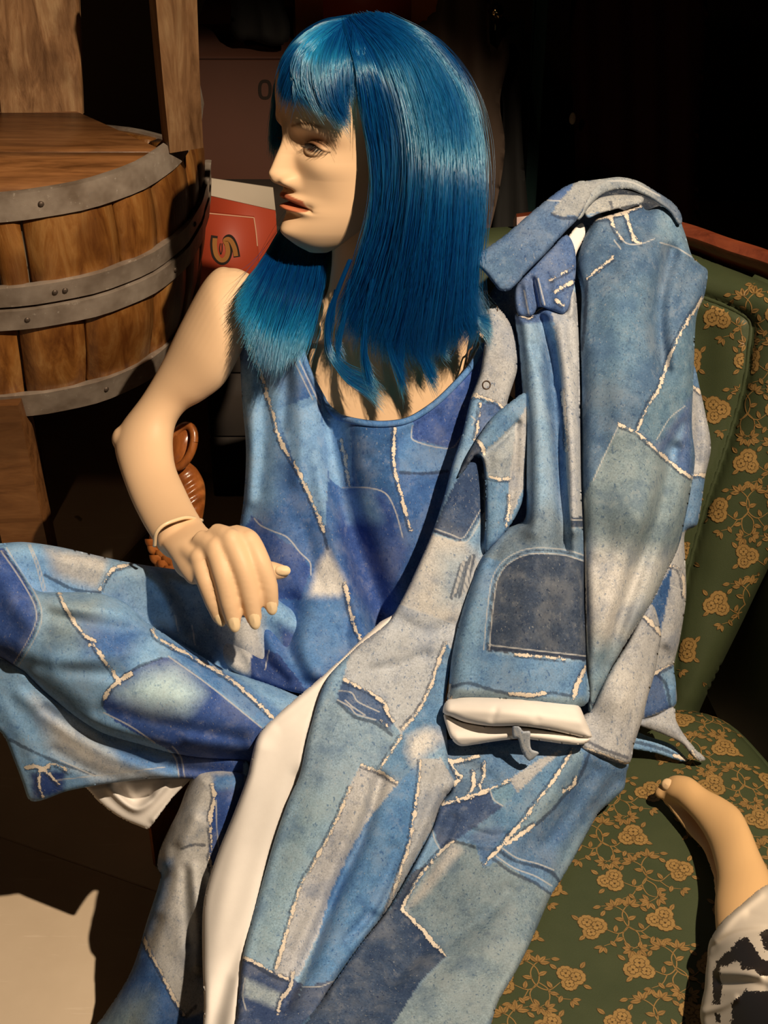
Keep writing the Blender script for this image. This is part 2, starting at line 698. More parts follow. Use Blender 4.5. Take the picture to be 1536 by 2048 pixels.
def hoop_material():
    t = NT('dull_grey_hoop_metal')
    co = t.coord()
    n = t.noise(co, 120, 5.0, 0.7)
    n2 = t.noise(co, 22, 3.0, 0.6)
    c = t.ramp(n2, [(0.3, (0.18, 0.135, 0.10)), (0.7, (0.40, 0.335, 0.275))])
    c = t.mix(t.math('MULTIPLY', t.step(t.math('MULTIPLY', n, -1.0), -0.66, 0.05), 0.6), c, (0.62, 0.56, 0.48))
    t.bump(n, 0.25, 0.001)
    return t.out(c, 0.42, 0.35, 0.5)


M['hoop'] = hoop_material()


def skin_material():
    t = NT('painted_mannequin_skin')
    paint = t.attr('tone', 'Color')
    n = t.noise(t.coord(), 26, 3.0)
    c = t.mix(t.math('MULTIPLY', n, 0.10), paint, (0.45, 0.25, 0.12))
    return t.out(c, 0.50, 0.0, 0.30)


M['skin'] = skin_material()
SKIN = ob(228, 174, 124, 1.12)
M['nail'] = plain('painted_mannequin_nail', ob(232, 186, 134, 1.1), 0.3, 0.03, 60)


def brocade_ground():
    t = NT('green_brocade_ground')
    co = t.coord()
    w = t.noise(t.mapping(co, (1, 1, 1)), 900, 2.0, 0.6)
    n = t.noise(co, 14, 3.0)
    c = t.ramp(n, [(0.3, (0.045, 0.060, 0.026)), (0.7, (0.062, 0.076, 0.034))])
    c = t.mix(t.math('MULTIPLY', w, 0.4), c, (0.022, 0.034, 0.014))
    t.bump(w, 0.3, 0.0005)
    return t.out(c, 0.55, 0.0, 0.35)


M['brocade'] = brocade_ground()


def brocade_thread():
    t = NT('tan_brocade_thread')
    co = t.coord()
    tone = t.attr('tone', 'Color')
    w = t.noise(t.mapping(co, (1, 3, 1)), 700, 2.0, 0.6)
    c = t.mix(t.math('MULTIPLY', w, 0.5), tone, (0.10, 0.062, 0.020))
    t.bump(w, 0.3, 0.0005)
    return t.out(c, 0.42, 0.0, 0.5)


M['thread'] = brocade_thread()
M['floor'] = None


def floor_material():
    t = NT('scuffed_tan_board')
    co = t.coord()
    n = t.noise(co, 5, 5.0, 0.6)
    n2 = t.noise(t.mapping(co, (1.0, 12.0, 1.0), (0, 0, 0.9)), 9, 4.0, 0.6)
    c = t.ramp(n, [(0.3, (0.50, 0.385, 0.26)), (0.7, (0.60, 0.475, 0.335))])
    c = t.mix(t.math('MULTIPLY', t.step(t.math('MULTIPLY', n2, -1.0), -0.66, 0.03), 0.30), c, (0.72, 0.60, 0.46))
    sp = t.noise(co, 17, 2.0, 0.4)
    c = t.mix(t.math('MULTIPLY', t.step(t.math('MULTIPLY', sp, -1.0), -0.745, 0.012), 0.75), c, (0.08, 0.05, 0.03))
    return t.out(c, 0.55, 0.0, 0.35)


M['floor'] = floor_material()
M['wall'] = plain('dark_brown_wall', (0.055, 0.032, 0.020), 0.8, 0.2, 4)
M['darkwood'] = plain('dark_stained_wood', (0.022, 0.014, 0.009), 0.7, 0.25, 12)
M['carton'] = plain('brown_carton', ob(72, 33, 15, 1.0), 0.75, 0.10, 9)
M['blackcloth'] = plain('black_cloth', (0.012, 0.011, 0.010), 0.85, 0.2, 20)
M['ink'] = plain('black_ink', (0.02, 0.012, 0.008), 0.7, 0.05, 30)
M['red'] = plain('red_card', (0.40, 0.055, 0.022), 0.5, 0.06, 12)
M['paper'] = plain('grey_white_paper', (0.50, 0.43, 0.34), 0.7, 0.05, 12)
M['cardedge'] = plain('pale_card_edge', (0.75, 0.42, 0.27), 0.7, 0.05, 12)
M['gold'] = plain('gold_letter_print', (0.40, 0.17, 0.045), 0.5, 0.08, 30)
M['brass'] = plain('polished_brass', (0.72, 0.52, 0.25), 0.12, 0.03, 20, metal=1.0)
M['teal'] = plain('dark_teal_paint', (0.030, 0.075, 0.070), 0.6, 0.2, 8)
M['maroon'] = plain('dark_maroon_cloth', (0.060, 0.012, 0.010), 0.85, 0.3, 8)
M['greycloth'] = plain('dull_brown_grey_cloth', (0.085, 0.055, 0.038), 0.85, 0.2, 12)
M['orangeprint'] = plain('orange_print', (0.40, 0.12, 0.02), 0.5, 0.25, 14)
M['nailhead'] = plain('dark_nail_head', (0.12, 0.09, 0.07), 0.5, 0.1, 40, metal=0.6)
# ------------------------------------------------------------------ room shell
def slab(name, c, h, mat, parent=None):
    return mk(name, MB().box(c, h).v, MB().box(c, h).f, mat, parent, smooth=False)


struct(slab('wall_back', (0, 3.65, 1.50), (2.6, 0.05, 1.55), M['wall']))
struct(slab('wall_left', (-2.6, 1.0, 1.50), (0.05, 2.7, 1.55), M['wall']))
struct(slab('wall_right', (2.6, 1.0, 1.50), (0.05, 2.7, 1.55), M['wall']))
struct(slab('wall_front', (0, -1.7, 1.50), (2.6, 0.05, 1.55), M['wall']))
struct(slab('ceiling', (0, 1.0, 3.08), (2.65, 2.7, 0.05), M['wall']))

floor = struct(slab('floor', (0, 1.0, FZ - 0.035), (2.65, 2.75, 0.02), M['wall']))
# large floor boards; the joint runs through the two floor points seen at these pixels
_a = on_z(*np.array([0.0, 1672.0]), FZ)
_b = on_z(*np.array([300.0, 1776.0]), FZ)
_u = (_b - _a) / np.linalg.norm(_b - _a)
_v = np.array([-_u[1], _u[0], 0])
BW, BL = 0.92, 1.22
_n = 0
for j in range(-3, 3):
    for i in range(-3, 4):
        o0 = _a + _u * (i * BL + (0.31 if j % 2 else -0.18)) + _v * (j * BW)
        c = o0 + _u * BL / 2 + _v * BW / 2
        if abs(c[0]) > 2.4 or c[1] < -1.5 or c[1] > 3.4:
            continue
        R = np.stack([_u, _v, np.array([0, 0, 1.0])], 1)
        mb = MB().box((c[0], c[1], FZ - 0.0075), (BL / 2 - 0.0012, BW / 2 - 0.0012, 0.0075), R, 0.0015)
        ob_ = mk('floor_board', mb.v, mb.f, M['floor'], floor, smooth=False)
        ob_['kind'] = 'structure'

# ------------------------------------------------------------------ barrel chair
BC = np.array([-0.572, 1.887, 0.0])
barrel = thing('barrel_chair', 'round wooden barrel chair with dull grey metal hoops and tall back boards', 'chair', tuple(BC))


SQ = 2.7                            # the cask is a little squarer than round


def rim(az, r, z):
    """az in degrees: 0 = to the right, -90 = towards the viewer"""
    a = math.radians(az)
    r = r * (abs(math.cos(a)) ** SQ + abs(math.sin(a)) ** SQ) ** (-1 / SQ)
    return np.array([BC[0] + r * math.cos(a), BC[1] + r * math.sin(a), z - 0.012])


def stave(az0, az1, prof, thick=0.016):
    """one bulging barrel board between two azimuths; prof = [(z, r)]"""
    V, F = [], []
    na, nz = 5, 7
    zz = np.linspace(prof[0][0], prof[-1][0], nz)
    p = cr(prof, 6)
    rr = np.interp(zz, p[:, 0], p[:, 1])
    gap = 0.35
    for inn in (0, 1):
        for iz in range(nz):
            for ia in range(na):
                t = ia / (na - 1)
                az = az0 + gap + (az1 - az0 - 2 * gap) * t
                e = 0.0035 * (abs(2 * t - 1) ** 4)
                V.append(rim(az, rr[iz] - e - (thick if inn else 0), zz[iz]))
    N = na * nz
    for iz in range(nz - 1):
        for ia in range(na - 1):
            a = iz * na + ia
            F.append((a, a + 1, a + na + 1, a + na))
            F.append((N + a, N + a + na, N + a + na + 1, N + a + 1))
    for iz in range(nz - 1):
        for ia in (0, na - 1):
            a = iz * na + ia
            F.append((a, a + na, N + a + na, N + a) if ia == 0 else (a, N + a, N + a + na, a + na))
    for ia in range(na - 1):
        F.append((ia, N + ia, N + ia + 1, ia + 1))
        a = (nz - 1) * na + ia
        F.append((a, a + 1, N + a + 1, N + a))
    return V, F


UP_P = [(0.912, 0.322), (0.980, 0.326), (1.046, 0.317)]
LO_P = [(0.757, 0.294), (0.830, 0.314), (0.905, 0.322)]
rnd = random.Random(4)


CH0 = on_z(np.array(158.0), np.array(224.0), 1.039)[:2] - BC[:2]
CH1 = on_z(np.array(338.0), np.array(304.0), 1.039)[:2] - BC[:2]
CHN = np.array([-(CH1 - CH0)[1], (CH1 - CH0)[0]])
CHN = CHN / np.linalg.norm(CHN) * (1 if CHN[1] > 0 else -1)


def behind(az):
    """past the straight back edge of the seat, where the upper tier of the cask is cut away"""
    q = rim(az, 0.32, 1.0)[:2] - BC[:2]
    return (q - CH0) @ CHN > 0 and 14 < az % 360 < 236


def ring_staves(edges, prof):
    for a0, a1 in zip(edges, edges[1:]):
        if prof is UP_P and behind((a0 + a1) / 2):
            continue
        V, F = stave(a0, a1, prof)
        mk('stave', V, F, M['stave'], barrel)


def edge_list(seed):
    r = random.Random(seed)
    e, out = -90.0, [-90.0]
    while e < 262:
        e += r.uniform(11, 19)
        out.append(e)
    out[-1] = 270.0
    return out


# upper tier follows the visible joints, the rest continues round
ring_staves([-112, -97, -90, -79.5, -70, -64, -45, -34, -17, -6, 8, 24, 41, 56, 74, 92, 108, 125, 141, 160, 178, 196, 214, 231, 248], UP_P)
ring_staves([-104, -87.5, -68, -54, -36, -20, -3, 15, 33, 50, 69, 86, 104, 122, 140, 158, 176, 194, 212, 234, 256], LO_P)


def hoop(z0, z1, r0, r1, cut=False):
    n = 96
    V, F = [], []
    prof = [(r0, z0), (r0 + 0.0045, z0 + 0.001), (r1 + 0.0045, z1 - 0.001), (r1, z1), (r1 - 0.004, z1), (r0 - 0.004, z0)]
    for i in range(n):
        for (r, z) in prof:
            V.append(rim(360 * i / n, r + 0.0006 * math.sin(i * 1.7), z))
    k = len(prof)
    for i in range(n):
        if cut and behind(360 * (i + .5) / n):
            continue
        for j in range(k):
            a, b = i * k + j, i * k + (j + 1) % k
            c, d = ((i + 1) % n) * k + (j + 1) % k, ((i + 1) % n) * k + j
            F.append((a, d, c, b))
    return mk('hoop', V, F, M['hoop'], barrel)


hp = [hoop(1.021, 1.054, 0.321, 0.317, True), hoop(0.913, 0.941, 0.3225, 0.3255, True), hoop(0.881, 0.9095, 0.321, 0.3235), hoop(0.742, 0.780, 0.292, 0.301)]
for o in hp:
    autosmooth(o, 30)
for hi, zc, r, azs in ((0, 1.038, 0.324, (-60, -20)), (1, 0.927, 0.3285, (-103, -84, -60, -58, -18)), (2, 0.895, 0.327, (-92, -66, -30)), (3, 0.762, 0.3015, (-80, -76, -73, -50))):
    for az in azs:
        mb = MB()
        c = rim(az, r, zc)
        out = (c - np.array([BC[0], BC[1], zc]))
        out /= np.linalg.norm(out)
        mb.tube([c - out * 0.002, c + out * 0.0005, c + out * 0.0016], [0.0036, 0.0036, 0.002], 8)
        mk('nail', mb.v, mb.f, M['nailhead'], hp[hi])

# seat boards: planks across the barrel top, each its own piece
ys = [-0.312, -0.17, -0.03, 0.10, 0.22, 0.312]
for y0, y1 in zip(ys, ys[1:]):
    V, F = [], []
    g = 0.0012
    pts = []
    for t in np.linspace(0, 1, 9):
        yy = y0 + g + (y1 - y0 - 2 * g) * t
        pts.append((0.3125 * max(1 - (abs(yy) / 0.3125) ** SQ, 1e-3) ** (1 / SQ), yy))
    ring = [(x, y) for x, y in pts] + [(-x, y) for x, y in pts[::-1]]
    # the seat stops along a straight back edge between the two tall boards
    cut = []
    for k in range(len(ring)):
        a_, b_ = np.array(ring[k]), np.array(ring[(k + 1) % len(ring)])
        da, db = (a_ - CH0) @ CHN, (b_ - CH0) @ CHN
        if da <= 0:
            cut.append(tuple(a_))
        if da * db < 0:
            cut.append(tuple(a_ + (b_ - a_) * da / (da - db)))
    ring = cut
    if len(ring) < 3:
        continue
    n = len(ring)
    for z in (1.010, 1.0375):
        V += [(BC[0] + x, BC[1] + y, z) for x, y in ring]
    V += [(BC[0] + x * 0.992, BC[1] + y, 1.039) for x, y in ring]
    F = [tuple(range(n))[::-1], tuple(range(2 * n, 3 * n))]
    for k in range(2):
        F += [(k * n + i, k * n + (i + 1) % n, (k + 1) * n + (i + 1) % n, (k + 1) * n + i) for i in range(n)]
    mk('seat_plank', V, F, M['plank'], barrel, smooth=False)


def board(name, p0, p1, w0, w1, th, wdir, mat, parent, bow=0.0):
    """a sawn board from p0 to p1, w0/w1 wide at its ends along wdir, slightly bowed"""
    p0, p1, wdir = (np.asarray(v, float) for v in (p0, p1, wdir))
    ax = (p1 - p0) / np.linalg.norm(p1 - p0)
    wdir = wdir - ax * (wdir @ ax)
    wdir /= np.linalg.norm(wdir)
    nr = np.cross(ax, wdir)
    V, F = [], []
    n, c = 9, 0.004
    for i in range(n):
        t = i / (n - 1)
        ctr = p0 + (p1 - p0) * t + nr * bow * math.sin(math.pi * t)
        w = (w0 + (w1 - w0) * t) / 2
        for (a, b) in ((-1, -.6), (-.94, -1), (.94, -1), (1, -.6), (1, .6), (.94, 1), (-.94, 1), (-1, .6)):
            V.append(ctr + wdir * w * a + nr * th / 2 * b)
    for i in range(n - 1):
        for k in range(8):
            F.append((i * 8 + k, i * 8 + (k + 1) % 8, (i + 1) * 8 + (k + 1) % 8, (i + 1) * 8 + k))
    F += [tuple(range(8))[::-1], tuple(range((n - 1) * 8, n * 8))]
    return autosmooth(mk(name, V, F, mat, parent), 30)


# tall back boards standing on the rim
for (bx, by), (tx, ty), back, w0, w1, th, wd in (((84, 226), (56, -150), 0.10, 0.108, 0.120, 0.022, (1, 0.05, 0)), ((366, 291), (338, -150), 0.03, 0.046, 0.056, 0.030, (1, 0.45, 0)), ((-190, 240), (-215, -150), 0.09, 0.10, 0.12, 0.022, (1, -0.3, 0))):
    q0 = on_z(np.array(float(bx)), np.array(float(by)), 1.034)
    q1 = P(tx, ty, proj(q0)[2] + back - 0.20)
    board('back_board', q0, q1, w0, w1, th, wd, M['upright'], barrel, 0.004)
# splayed legs
for az in (-88, 104, 205):
    t0 = rim(az, 0.225, 0.775)
    t1 = rim(az, 0.265, FZ)
    if az == -88:
        t0 = on_z(np.array(-4.0), np.array(790.0), 0.763)
        m = P(62, 1095, proj(t0)[2] + 0.16)
        dirv = (m - t0)
        t1 = t0 + dirv * ((t0[2] - FZ) / (t0[2] - m[2]))
    tang = np.array([-math.sin(math.radians(az)), math.cos(math.radians(az)), 0])
    board('leg', t1, t0, 0.068, 0.062, 0.05, tang, M['plank'], barrel)

# ------------------------------------------------------------------ things beyond the mannequin
crate = thing('crate', 'dark wooden crate standing behind the mannequin shoulder', 'crate', (-0.15, 2.3, FZ))
for k in range(4):
    z = FZ + 0.066 + k * 0.131
    for yy in (2.225, 2.385):
        mb = MB().box((-0.15, yy, z), (0.165, 0.009, 0.064), None, 0.003)
        mk('plank', mb.v, mb.f, M['darkwood'], crate, smooth=False)
    for sx in (-1, 1):
        mb = MB().box((-0.15 + sx * 0.156, 2.305, z), (0.009, 0.070, 0.064), None, 0.003)
        mk('plank', mb.v, mb.f, M['darkwood'], crate, smooth=False)
CRATE_TOP = FZ + 0.528 + 0.018
mb = MB().box((-0.15, 2.305, CRATE_TOP - 0.009), (0.175, 0.10, 0.009), None, 0.003)
mk('lid', mb.v, mb.f, M['darkwood'], crate, smooth=False)


def card(name, pts, d, th, mat, parent=None, dd=0.0):
    """an upright stiff sheet with thickness; pts on the photo grid, lying in one world plane"""
    c = P(*np.mean(np.array(pts), 0), d)
    nrm = np.array([0.05, -1.0, 0.16 + dd])
    nrm /= np.linalg.norm(nrm)
    V = []
    for x, y in pts:
        r = P(x, y, 1.0) - CAM
        t = ((c - CAM) @ nrm) / (r @ nrm)
        V.append(CAM + r * t)
    n = len(V)
    V = V + [v - nrm * th for v in V]
    F = [tuple(range(n)), tuple(range(2 * n - 1, n - 1, -1))] + [(i, i + n, (i + 1) % n + n, (i + 1) % n) for i in range(n)]
    return mk(name, V, F, mat, parent, smooth=False), nrm, c


def on_plane(x, y, nrm, c):
    r = P(x, y, 1.0) - CAM
    return CAM + r * (((c - CAM) @ nrm) / (r @ nrm))


pd = 2.29
o, _, _ = card('paper_folder', [(388, 352), (402, 354), (546, 376), (552, 430), (560, 640), (400, 640)], pd + 0.04, 0.006, M['paper'])
tag(o, 'grey white paper folder standing behind the red cards', 'folder')
o, _, _ = card('red_folder', [(418, 392), (551, 422), (566, 640), (425, 640)], pd + 0.02, 0.005, M['red'])
tag(o, 'plain red card folder between the grey paper and the lettered card', 'folder')
for k, (yy, xx) in enumerate(((401, 412), (406, 416), (411, 414))):
    o, _, _ = card('red_folder', [(380, yy + 0), (xx, yy + 4), (xx + 9, 640), (395, 640)], pd + 0.014 - 0.004 * k, 0.002, M['red'])
    tag(o, ('backmost', 'middle', 'frontmost')[k] + ' of three thin red cards by the barrel edge', 'folder')
rc = thing('lettered_card', 'red card with a gold outlined letter S and pale edge', 'card', tuple(P(450, 640, pd)))
face = [(384, 422), (508, 434), (516, 490), (524, 640), (398, 640)]
o, nrm, cc = card('card_body', face, pd, 0.005, M['red'], rc)


def ribbon(name, pts, w, nrm, c, lift, mat, parent, sub=6):
    p = cr(pts, sub)
    W = np.array([on_plane(x, y, nrm, c) for x, y in p]) + nrm * lift
    t = np.gradient(W, axis=0)
    s = np.cross(t, nrm)
    s /= np.linalg.norm(s, axis=1)[:, None]
    w = np.broadcast_to(np.asarray(w, float), (len(W),)) if np.ndim(w) == 0 else np.interp(np.linspace(0, 1, len(W)), np.linspace(0, 1, len(w)), w)
    V = np.concatenate([W + s * w[:, None] / 2, W - s * w[:, None] / 2])
    n = len(W)
    F = [(i, i + 1, n + i + 1, n + i) for i in range(n - 1)]
    return mk(name, V, F, mat, parent)


ribbon('pale_edge', [(384, 423), (445, 429), (507.5, 435)], 0.0016, nrm, cc, 0.0006, M['cardedge'], rc)
ribbon('pale_edge', [(508, 435), (512, 462), (515, 492)], 0.0016, nrm, cc, 0.0006, M['cardedge'], rc)


def flat_poly(name, pts, nrm, c, lift, mat, parent):
    V = [on_plane(x, y, nrm, c) + nrm * lift for x, y in pts]
    return mk(name, V, [tuple(range(len(V)))], mat, parent, smooth=False)


S_stroke = [(430, 474), (428, 492), (432, 512), (441, 520), (450, 517), (455, 503), (454, 488), (449, 478), (456, 475), (464, 482), (471, 500), (474, 516), (466, 522)]
ribbon('letter_outline', [(429, 471), (427, 490), (431, 512), (442, 523), (452, 520), (458, 505), (456, 490), (452, 480), (458, 475), (464, 480), (470, 494), (474, 514)], 0.0105, nrm, cc, 0.0005, M['ink'], rc)
ribbon('letter', [(430, 476), (429.5, 492), (433, 510), (442, 520), (451, 517), (456, 504), (454, 489), (450.5, 481), (457, 478), (463, 483), (469, 496), (472, 512)], 0.0072, nrm, cc, 0.0009, M['gold'], rc)
ribbon('letter_counter', [(441, 486), (439.5, 497), (442, 508), (444.5, 500), (444.5, 486)], 0.0012, nrm, cc, 0.0012, M['ink'], rc)

carton = thing('carton', 'tall brown carton with a black printed zero behind the mannequin head', 'carton', (-0.10, 2.6, FZ))
cx0, cx1, cy0, cy1 = -0.335, 0.16, 2.44, 2.80
zt = P(400, 112, 2.46)[2]
for nm, c, h in (('front_panel', ((cx0 + cx1) / 2, cy0, (zt + FZ) / 2), ((cx1 - cx0) / 2, 0.003, (zt - FZ) / 2)),
                 ('rear_panel', ((cx0 + cx1) / 2, cy1, (zt + FZ) / 2), ((cx1 - cx0) / 2, 0.003, (zt - FZ) / 2)),
                 ('side_panel', (cx0 + 0.003, (cy0 + cy1) / 2, (zt + FZ) / 2), (0.003, (cy1 - cy0) / 2 - 0.003, (zt - FZ) / 2)),
                 ('side_panel', (cx1 - 0.003, (cy0 + cy1) / 2, (zt + FZ) / 2), (0.003, (cy1 - cy0) / 2 - 0.003, (zt - FZ) / 2)),
                 ('top_flap', ((cx0 + cx1) / 2, cy0 + 0.09, zt + 0.003), ((cx1 - cx0) / 2, 0.092, 0.003)),
                 ('top_flap', ((cx0 + cx1) / 2, cy1 - 0.09, zt + 0.003), ((cx1 - cx0) / 2, 0.092, 0.003))):
    mb = MB().box(c, h, None, 0.0015)
    mk(nm, mb.v, mb.f, M['carton'], carton, smooth=False)
nr = np.array([0, -1.0, 0])
cc2 = np.array([0, cy0 - 0.003, 0])
th = np.linspace(0, 2 * math.pi, 25)
zero = [(530 + 10.5 * math.copysign(abs(math.cos(t)) ** 0.7, math.cos(t)), 179 + 17 * math.copysign(abs(math.sin(t)) ** 0.8, math.sin(t))) for t in th]
ribbon('printed_zero', zero, 0.0055, nr, cc2, 0.0006, M['ink'], carton, 2)
zero2 = [(x + 29, y + 3) for x, y in zero]
ribbon('printed_zero', zero2, 0.0055, nr, cc2, 0.0006, M['ink'], carton, 2)

# black bag and bright printed box on top of the carton
bag = [(452, -30), (462, 10), (462, 60), (478, 82), (500, 80), (545, 92), (575, 84), (580, 50), (568, 10), (566, -30)]
o, _ = sheet('black_bag', bag, [(450, 0, 2.42), (580, 0, 2.40), (520, 80, 2.42), (520, -30, 2.42)], M['blackcloth'], None, 8, [([(515, -20), (525, 30), (530, 70)], 9, 8)], (20, 0.02), (30, 0.06), base=(0, 0, 0))
tag(o, 'crumpled black bag lying on top of the brown carton', 'bag')
pb = thing('printed_box', 'flat red and orange printed box lying above the wig', 'box', tuple(P(720, 40, 2.50)))
pz = P(720, 42, 2.47)
R = np.eye(3)
mb = MB().box((pz[0] + 0.01, pz[1] + 0.12, zt + 0.052), (0.125, 0.10, 0.044), None, 0.004)
mk('box_body', mb.v, mb.f, M['orangeprint'], pb, smooth=False)
mb = MB().box((pz[0] + 0.012, pz[1] + 0.0195, zt + 0.062), (0.075, 0.0012, 0.03), None, 0.0)
mk('red_panel', mb.v, mb.f, M['red'], pb, smooth=False)

# dark drapery, post and knob on the right
pt = thing('post', 'thin dark teal post standing behind the coat collar', 'post', (0.265, 2.50, FZ))
mb = MB().box((0.265, 2.50, 0.74), (0.012, 0.012, 0.56), None, 0.003)
mk('shaft', mb.v, mb.f, M['teal'], pt, smooth=False)
mb = MB().box((0.265, 2.50, FZ + 0.012), (0.09, 0.09, 0.012), None, 0.004)
mk('base', mb.v, mb.f, M['teal'], pt, smooth=False)
for nm, lb, mat, poly, d in (
        ('draped_cloth', 'dull brown grey cloth hanging behind the blue wig', M['greycloth'], [(830, 60), (870, 20), (890, -40), (985, -40), (978, 40), (985, 110), (1010, 70), (1020, 110), (1000, 200), (1010, 300), (980, 460), (900, 700), (820, 700), (800, 300)], 2.35),
        ('black_coat', 'black garment hanging left of the teal post', M['blackcloth'], [(985, 30), (1000, 24), (1020, 45), (1050, 40), (1040, 120), (1046, 300), (1062, 500), (1060, 800), (960, 800), (990, 400), (1006, 210), (975, 110)], 2.42),
        ('maroon_curtain', 'dark maroon curtain hanging right of the teal post', M['maroon'], [(1160, -60), (1400, -60), (1396, 300), (1400, 620), (1390, 1000), (1150, 1000), (1160, 600), (1150, 300)], 2.62)):
    fl = [([(x, -40), (x + 6, 300), (x - 4, 900)], a, 14) for x, a in zip(range(int(min(p[0] for p in poly)) + 15, int(max(p[0] for p in poly)), 34), [9, -9] * 10)]
    o, _ = sheet(nm, poly, [(poly[0][0], 0, d), (poly[0][0] + 100, 0, d), (poly[0][0], 700, d + 0.02), (poly[0][0] + 100, 700, d + 0.03)], mat, None, 9, fl, (20, 0.02), (30, 0.03), base=(0, 0, 0))
    tag(o, lb, 'cloth' if nm == 'draped_cloth' else ('coat' if nm == 'black_coat' else 'curtain'))
kp = P(992, 22, 2.36)
V, F = [], []
prof = [(0.0, -0.03), (0.004, -0.03), (0.005, -0.014), (0.011, -0.010), (0.0135, 0.0), (0.011, 0.008), (0.005, 0.0125), (0.0, 0.0135)]
for r, z in prof:
    for k in range(16):
        V.append((kp[0] + r * math.cos(k * math.pi / 8), kp[1] + r * math.sin(k * math.pi / 8), kp[2] + z))
for i in range(len(prof) - 1):
    for k in range(16):
        F.append((i * 16 + k, i * 16 + (k + 1) % 16, (i + 1) * 16 + (k + 1) % 16, (i + 1) * 16 + k))
o = mk('brass_knob', V, F, M['brass'])
tag(o, 'small shiny brass knob above the black hanging garment', 'knob')
bt = P(1145, 237, 2.55)
V, F = [], []
for i in range(9):
    for k in range(14):
        a, b = math.pi * i / 8, 2 * math.pi * k / 14
        V.append(bt + np.array([0.006 * math.sin(a) * math.cos(b), 0.004 * math.sin(a) * math.sin(b), 0.011 * math.cos(a)]))
for i in range(8):
    for k in range(14):
        F.append((i * 14 + k, i * 14 + (k + 1) % 14, (i + 1) * 14 + (k + 1) % 14, (i + 1) * 14 + k))
o = mk('curtain_bead', V, F, M['paper'])
tag(o, 'small pale oval bead hanging beside the maroon curtain', 'bead')

# ------------------------------------------------------------------ carved wooden figure behind the elbow
cf = thing('carved_figure', 'carved orange wooden figure with feather grooves and scales behind the arm', 'carving', tuple(P(350, 1140, 1.80)))
cst = [(348, 862, 384, 850, 1.78, .8), (338, 872, 386, 872, 1.78, .8), (335, 892, 384, 900, 1.78, .8), (334, 915, 374, 918, 1.78, .8), (336, 940, 394, 938, 1.78, .85),
       (330, 975, 409, 968, 1.78, .85), (318, 1010, 410, 1008, 1.78, .85), (305, 1050, 400, 1060, 1.78, .85), (298, 1080, 385, 1105, 1.78, .85), (306, 1115, 365, 1150, 1.78, .85), (320, 1200, 372, 1240, 1.78, .85), (320, 1300, 372, 1300, 1.79, .85)]
V, F = loft(cst, 48, 12)
# diagonal carved grooves in the middle of the body
px_, py_, dd_ = proj(V)
g = np.sin((px_ * 0.55 + py_ * 0.8) / 2.9)
msk = np.exp(-((py_ - 985) / 40.0) ** 2)
vw = (V - CAM) / np.linalg.norm(V - CAM, axis=1)[:, None]
ctr_ = np.stack([np.interp(py_, [850, 1300], [355, 346]), py_], 1)
V = V + vw * (0.0022 * g * msk)[:, None]
mk('figure_body', V, F, M['carved'], cf)
ear_c = P(363, 893, 1.752)
mb = MB()
ex, ey = RIGHT, UP * 0.97 + RIGHT * 0.25
pts = [ear_c + ex * (0.0145 * math.cos(t)) + ey * (0.026 * math.sin(t)) - FWD * 0.004 * math.cos(t) for t in np.linspace(0.2, 2 * math.pi + 0.2, 28)]
mb.tube(pts, 0.0052, 10, False)
mb.build('ear_rim', M['carved'], cf)
V = [ear_c + FWD * 0.006] + [ear_c + ex * (0.0135 * math.cos(t)) + ey * (0.025 * math.sin(t)) - FWD * 0.002 for t in np.linspace(0, 2 * math.pi, 25)[:-1]]
V += [v + FWD * 0.010 for v in V]
mk('ear_hollow', V, [(0, 1 + i, 1 + (i + 1) % 24) for i in range(24)] + [(25, 26 + (i + 1) % 24, 26 + i) for i in range(24)] + [(1 + i, 26 + i, 26 + (i + 1) % 24, 1 + (i + 1) % 24) for i in range(24)], M['carved'], cf)
for k, (x, y) in enumerate(((310, 1092), (324, 1100), (338, 1112), (352, 1122), (314, 1110), (328, 1120), (342, 1131), (305, 1078), (318, 1084), (332, 1092))):
    c = P(x, y, 1.756 + 0.00012 * abs(x - 345))
    V, F = [c - FWD * 0.004], []
    for ring, (rr, dz) in enumerate(((0.55, 0.0035), (1.0, 0.0005), (1.04, -0.003))):
        for t in range(13):
            a = math.pi * (1 + t / 12.0)
            V.append(c + RIGHT * 0.0095 * rr * math.cos(a) + UP * 0.012 * rr * math.sin(a) - FWD * dz)
    for t in range(12):
        F.append((0, 1 + t, 2 + t))
        for ring in range(2):
            a = 1 + ring * 13 + t
            F.append((a, a + 13, a + 14, a + 1))
    mk('scale', V, F, M['carved'], cf)
bz = P(346, 1290, 1.80)
mb = MB().box((bz[0], bz[1], (bz[2] + FZ) / 2), (0.05, 0.05, (bz[2] - FZ) / 2), None, 0.004)
mk('pedestal', mb.v, mb.f, M['carved'], cf, smooth=False)
# ------------------------------------------------------------------ green brocade armchair
armchair = thing('armchair', 'green brocade armchair with tan woven flowers and red wooden top rail', 'armchair', (0.17, 1.06, FZ))
SEAT_Z = 0.45
# outline of the seat cushion seen from above (world x, y)
so = cr([(-0.15, 1.328), (0.02, 1.358), (0.20, 1.373), (0.36, 1.371), (0.425, 1.353), (0.462, 1.288), (0.482, 1.218), (0.505, 1.058), (0.52, 0.878), (0.515, 0.788), (0.47, 0.753),
          (0.2, 0.733), (-0.1, 0.748), (-0.135, 0.788), (-0.15, 1.008)], 8, closed=True)
so = resample(np.concatenate([so, so[:1]]), 161)[:-1]
sc_ = np.array([0.17, 1.06])


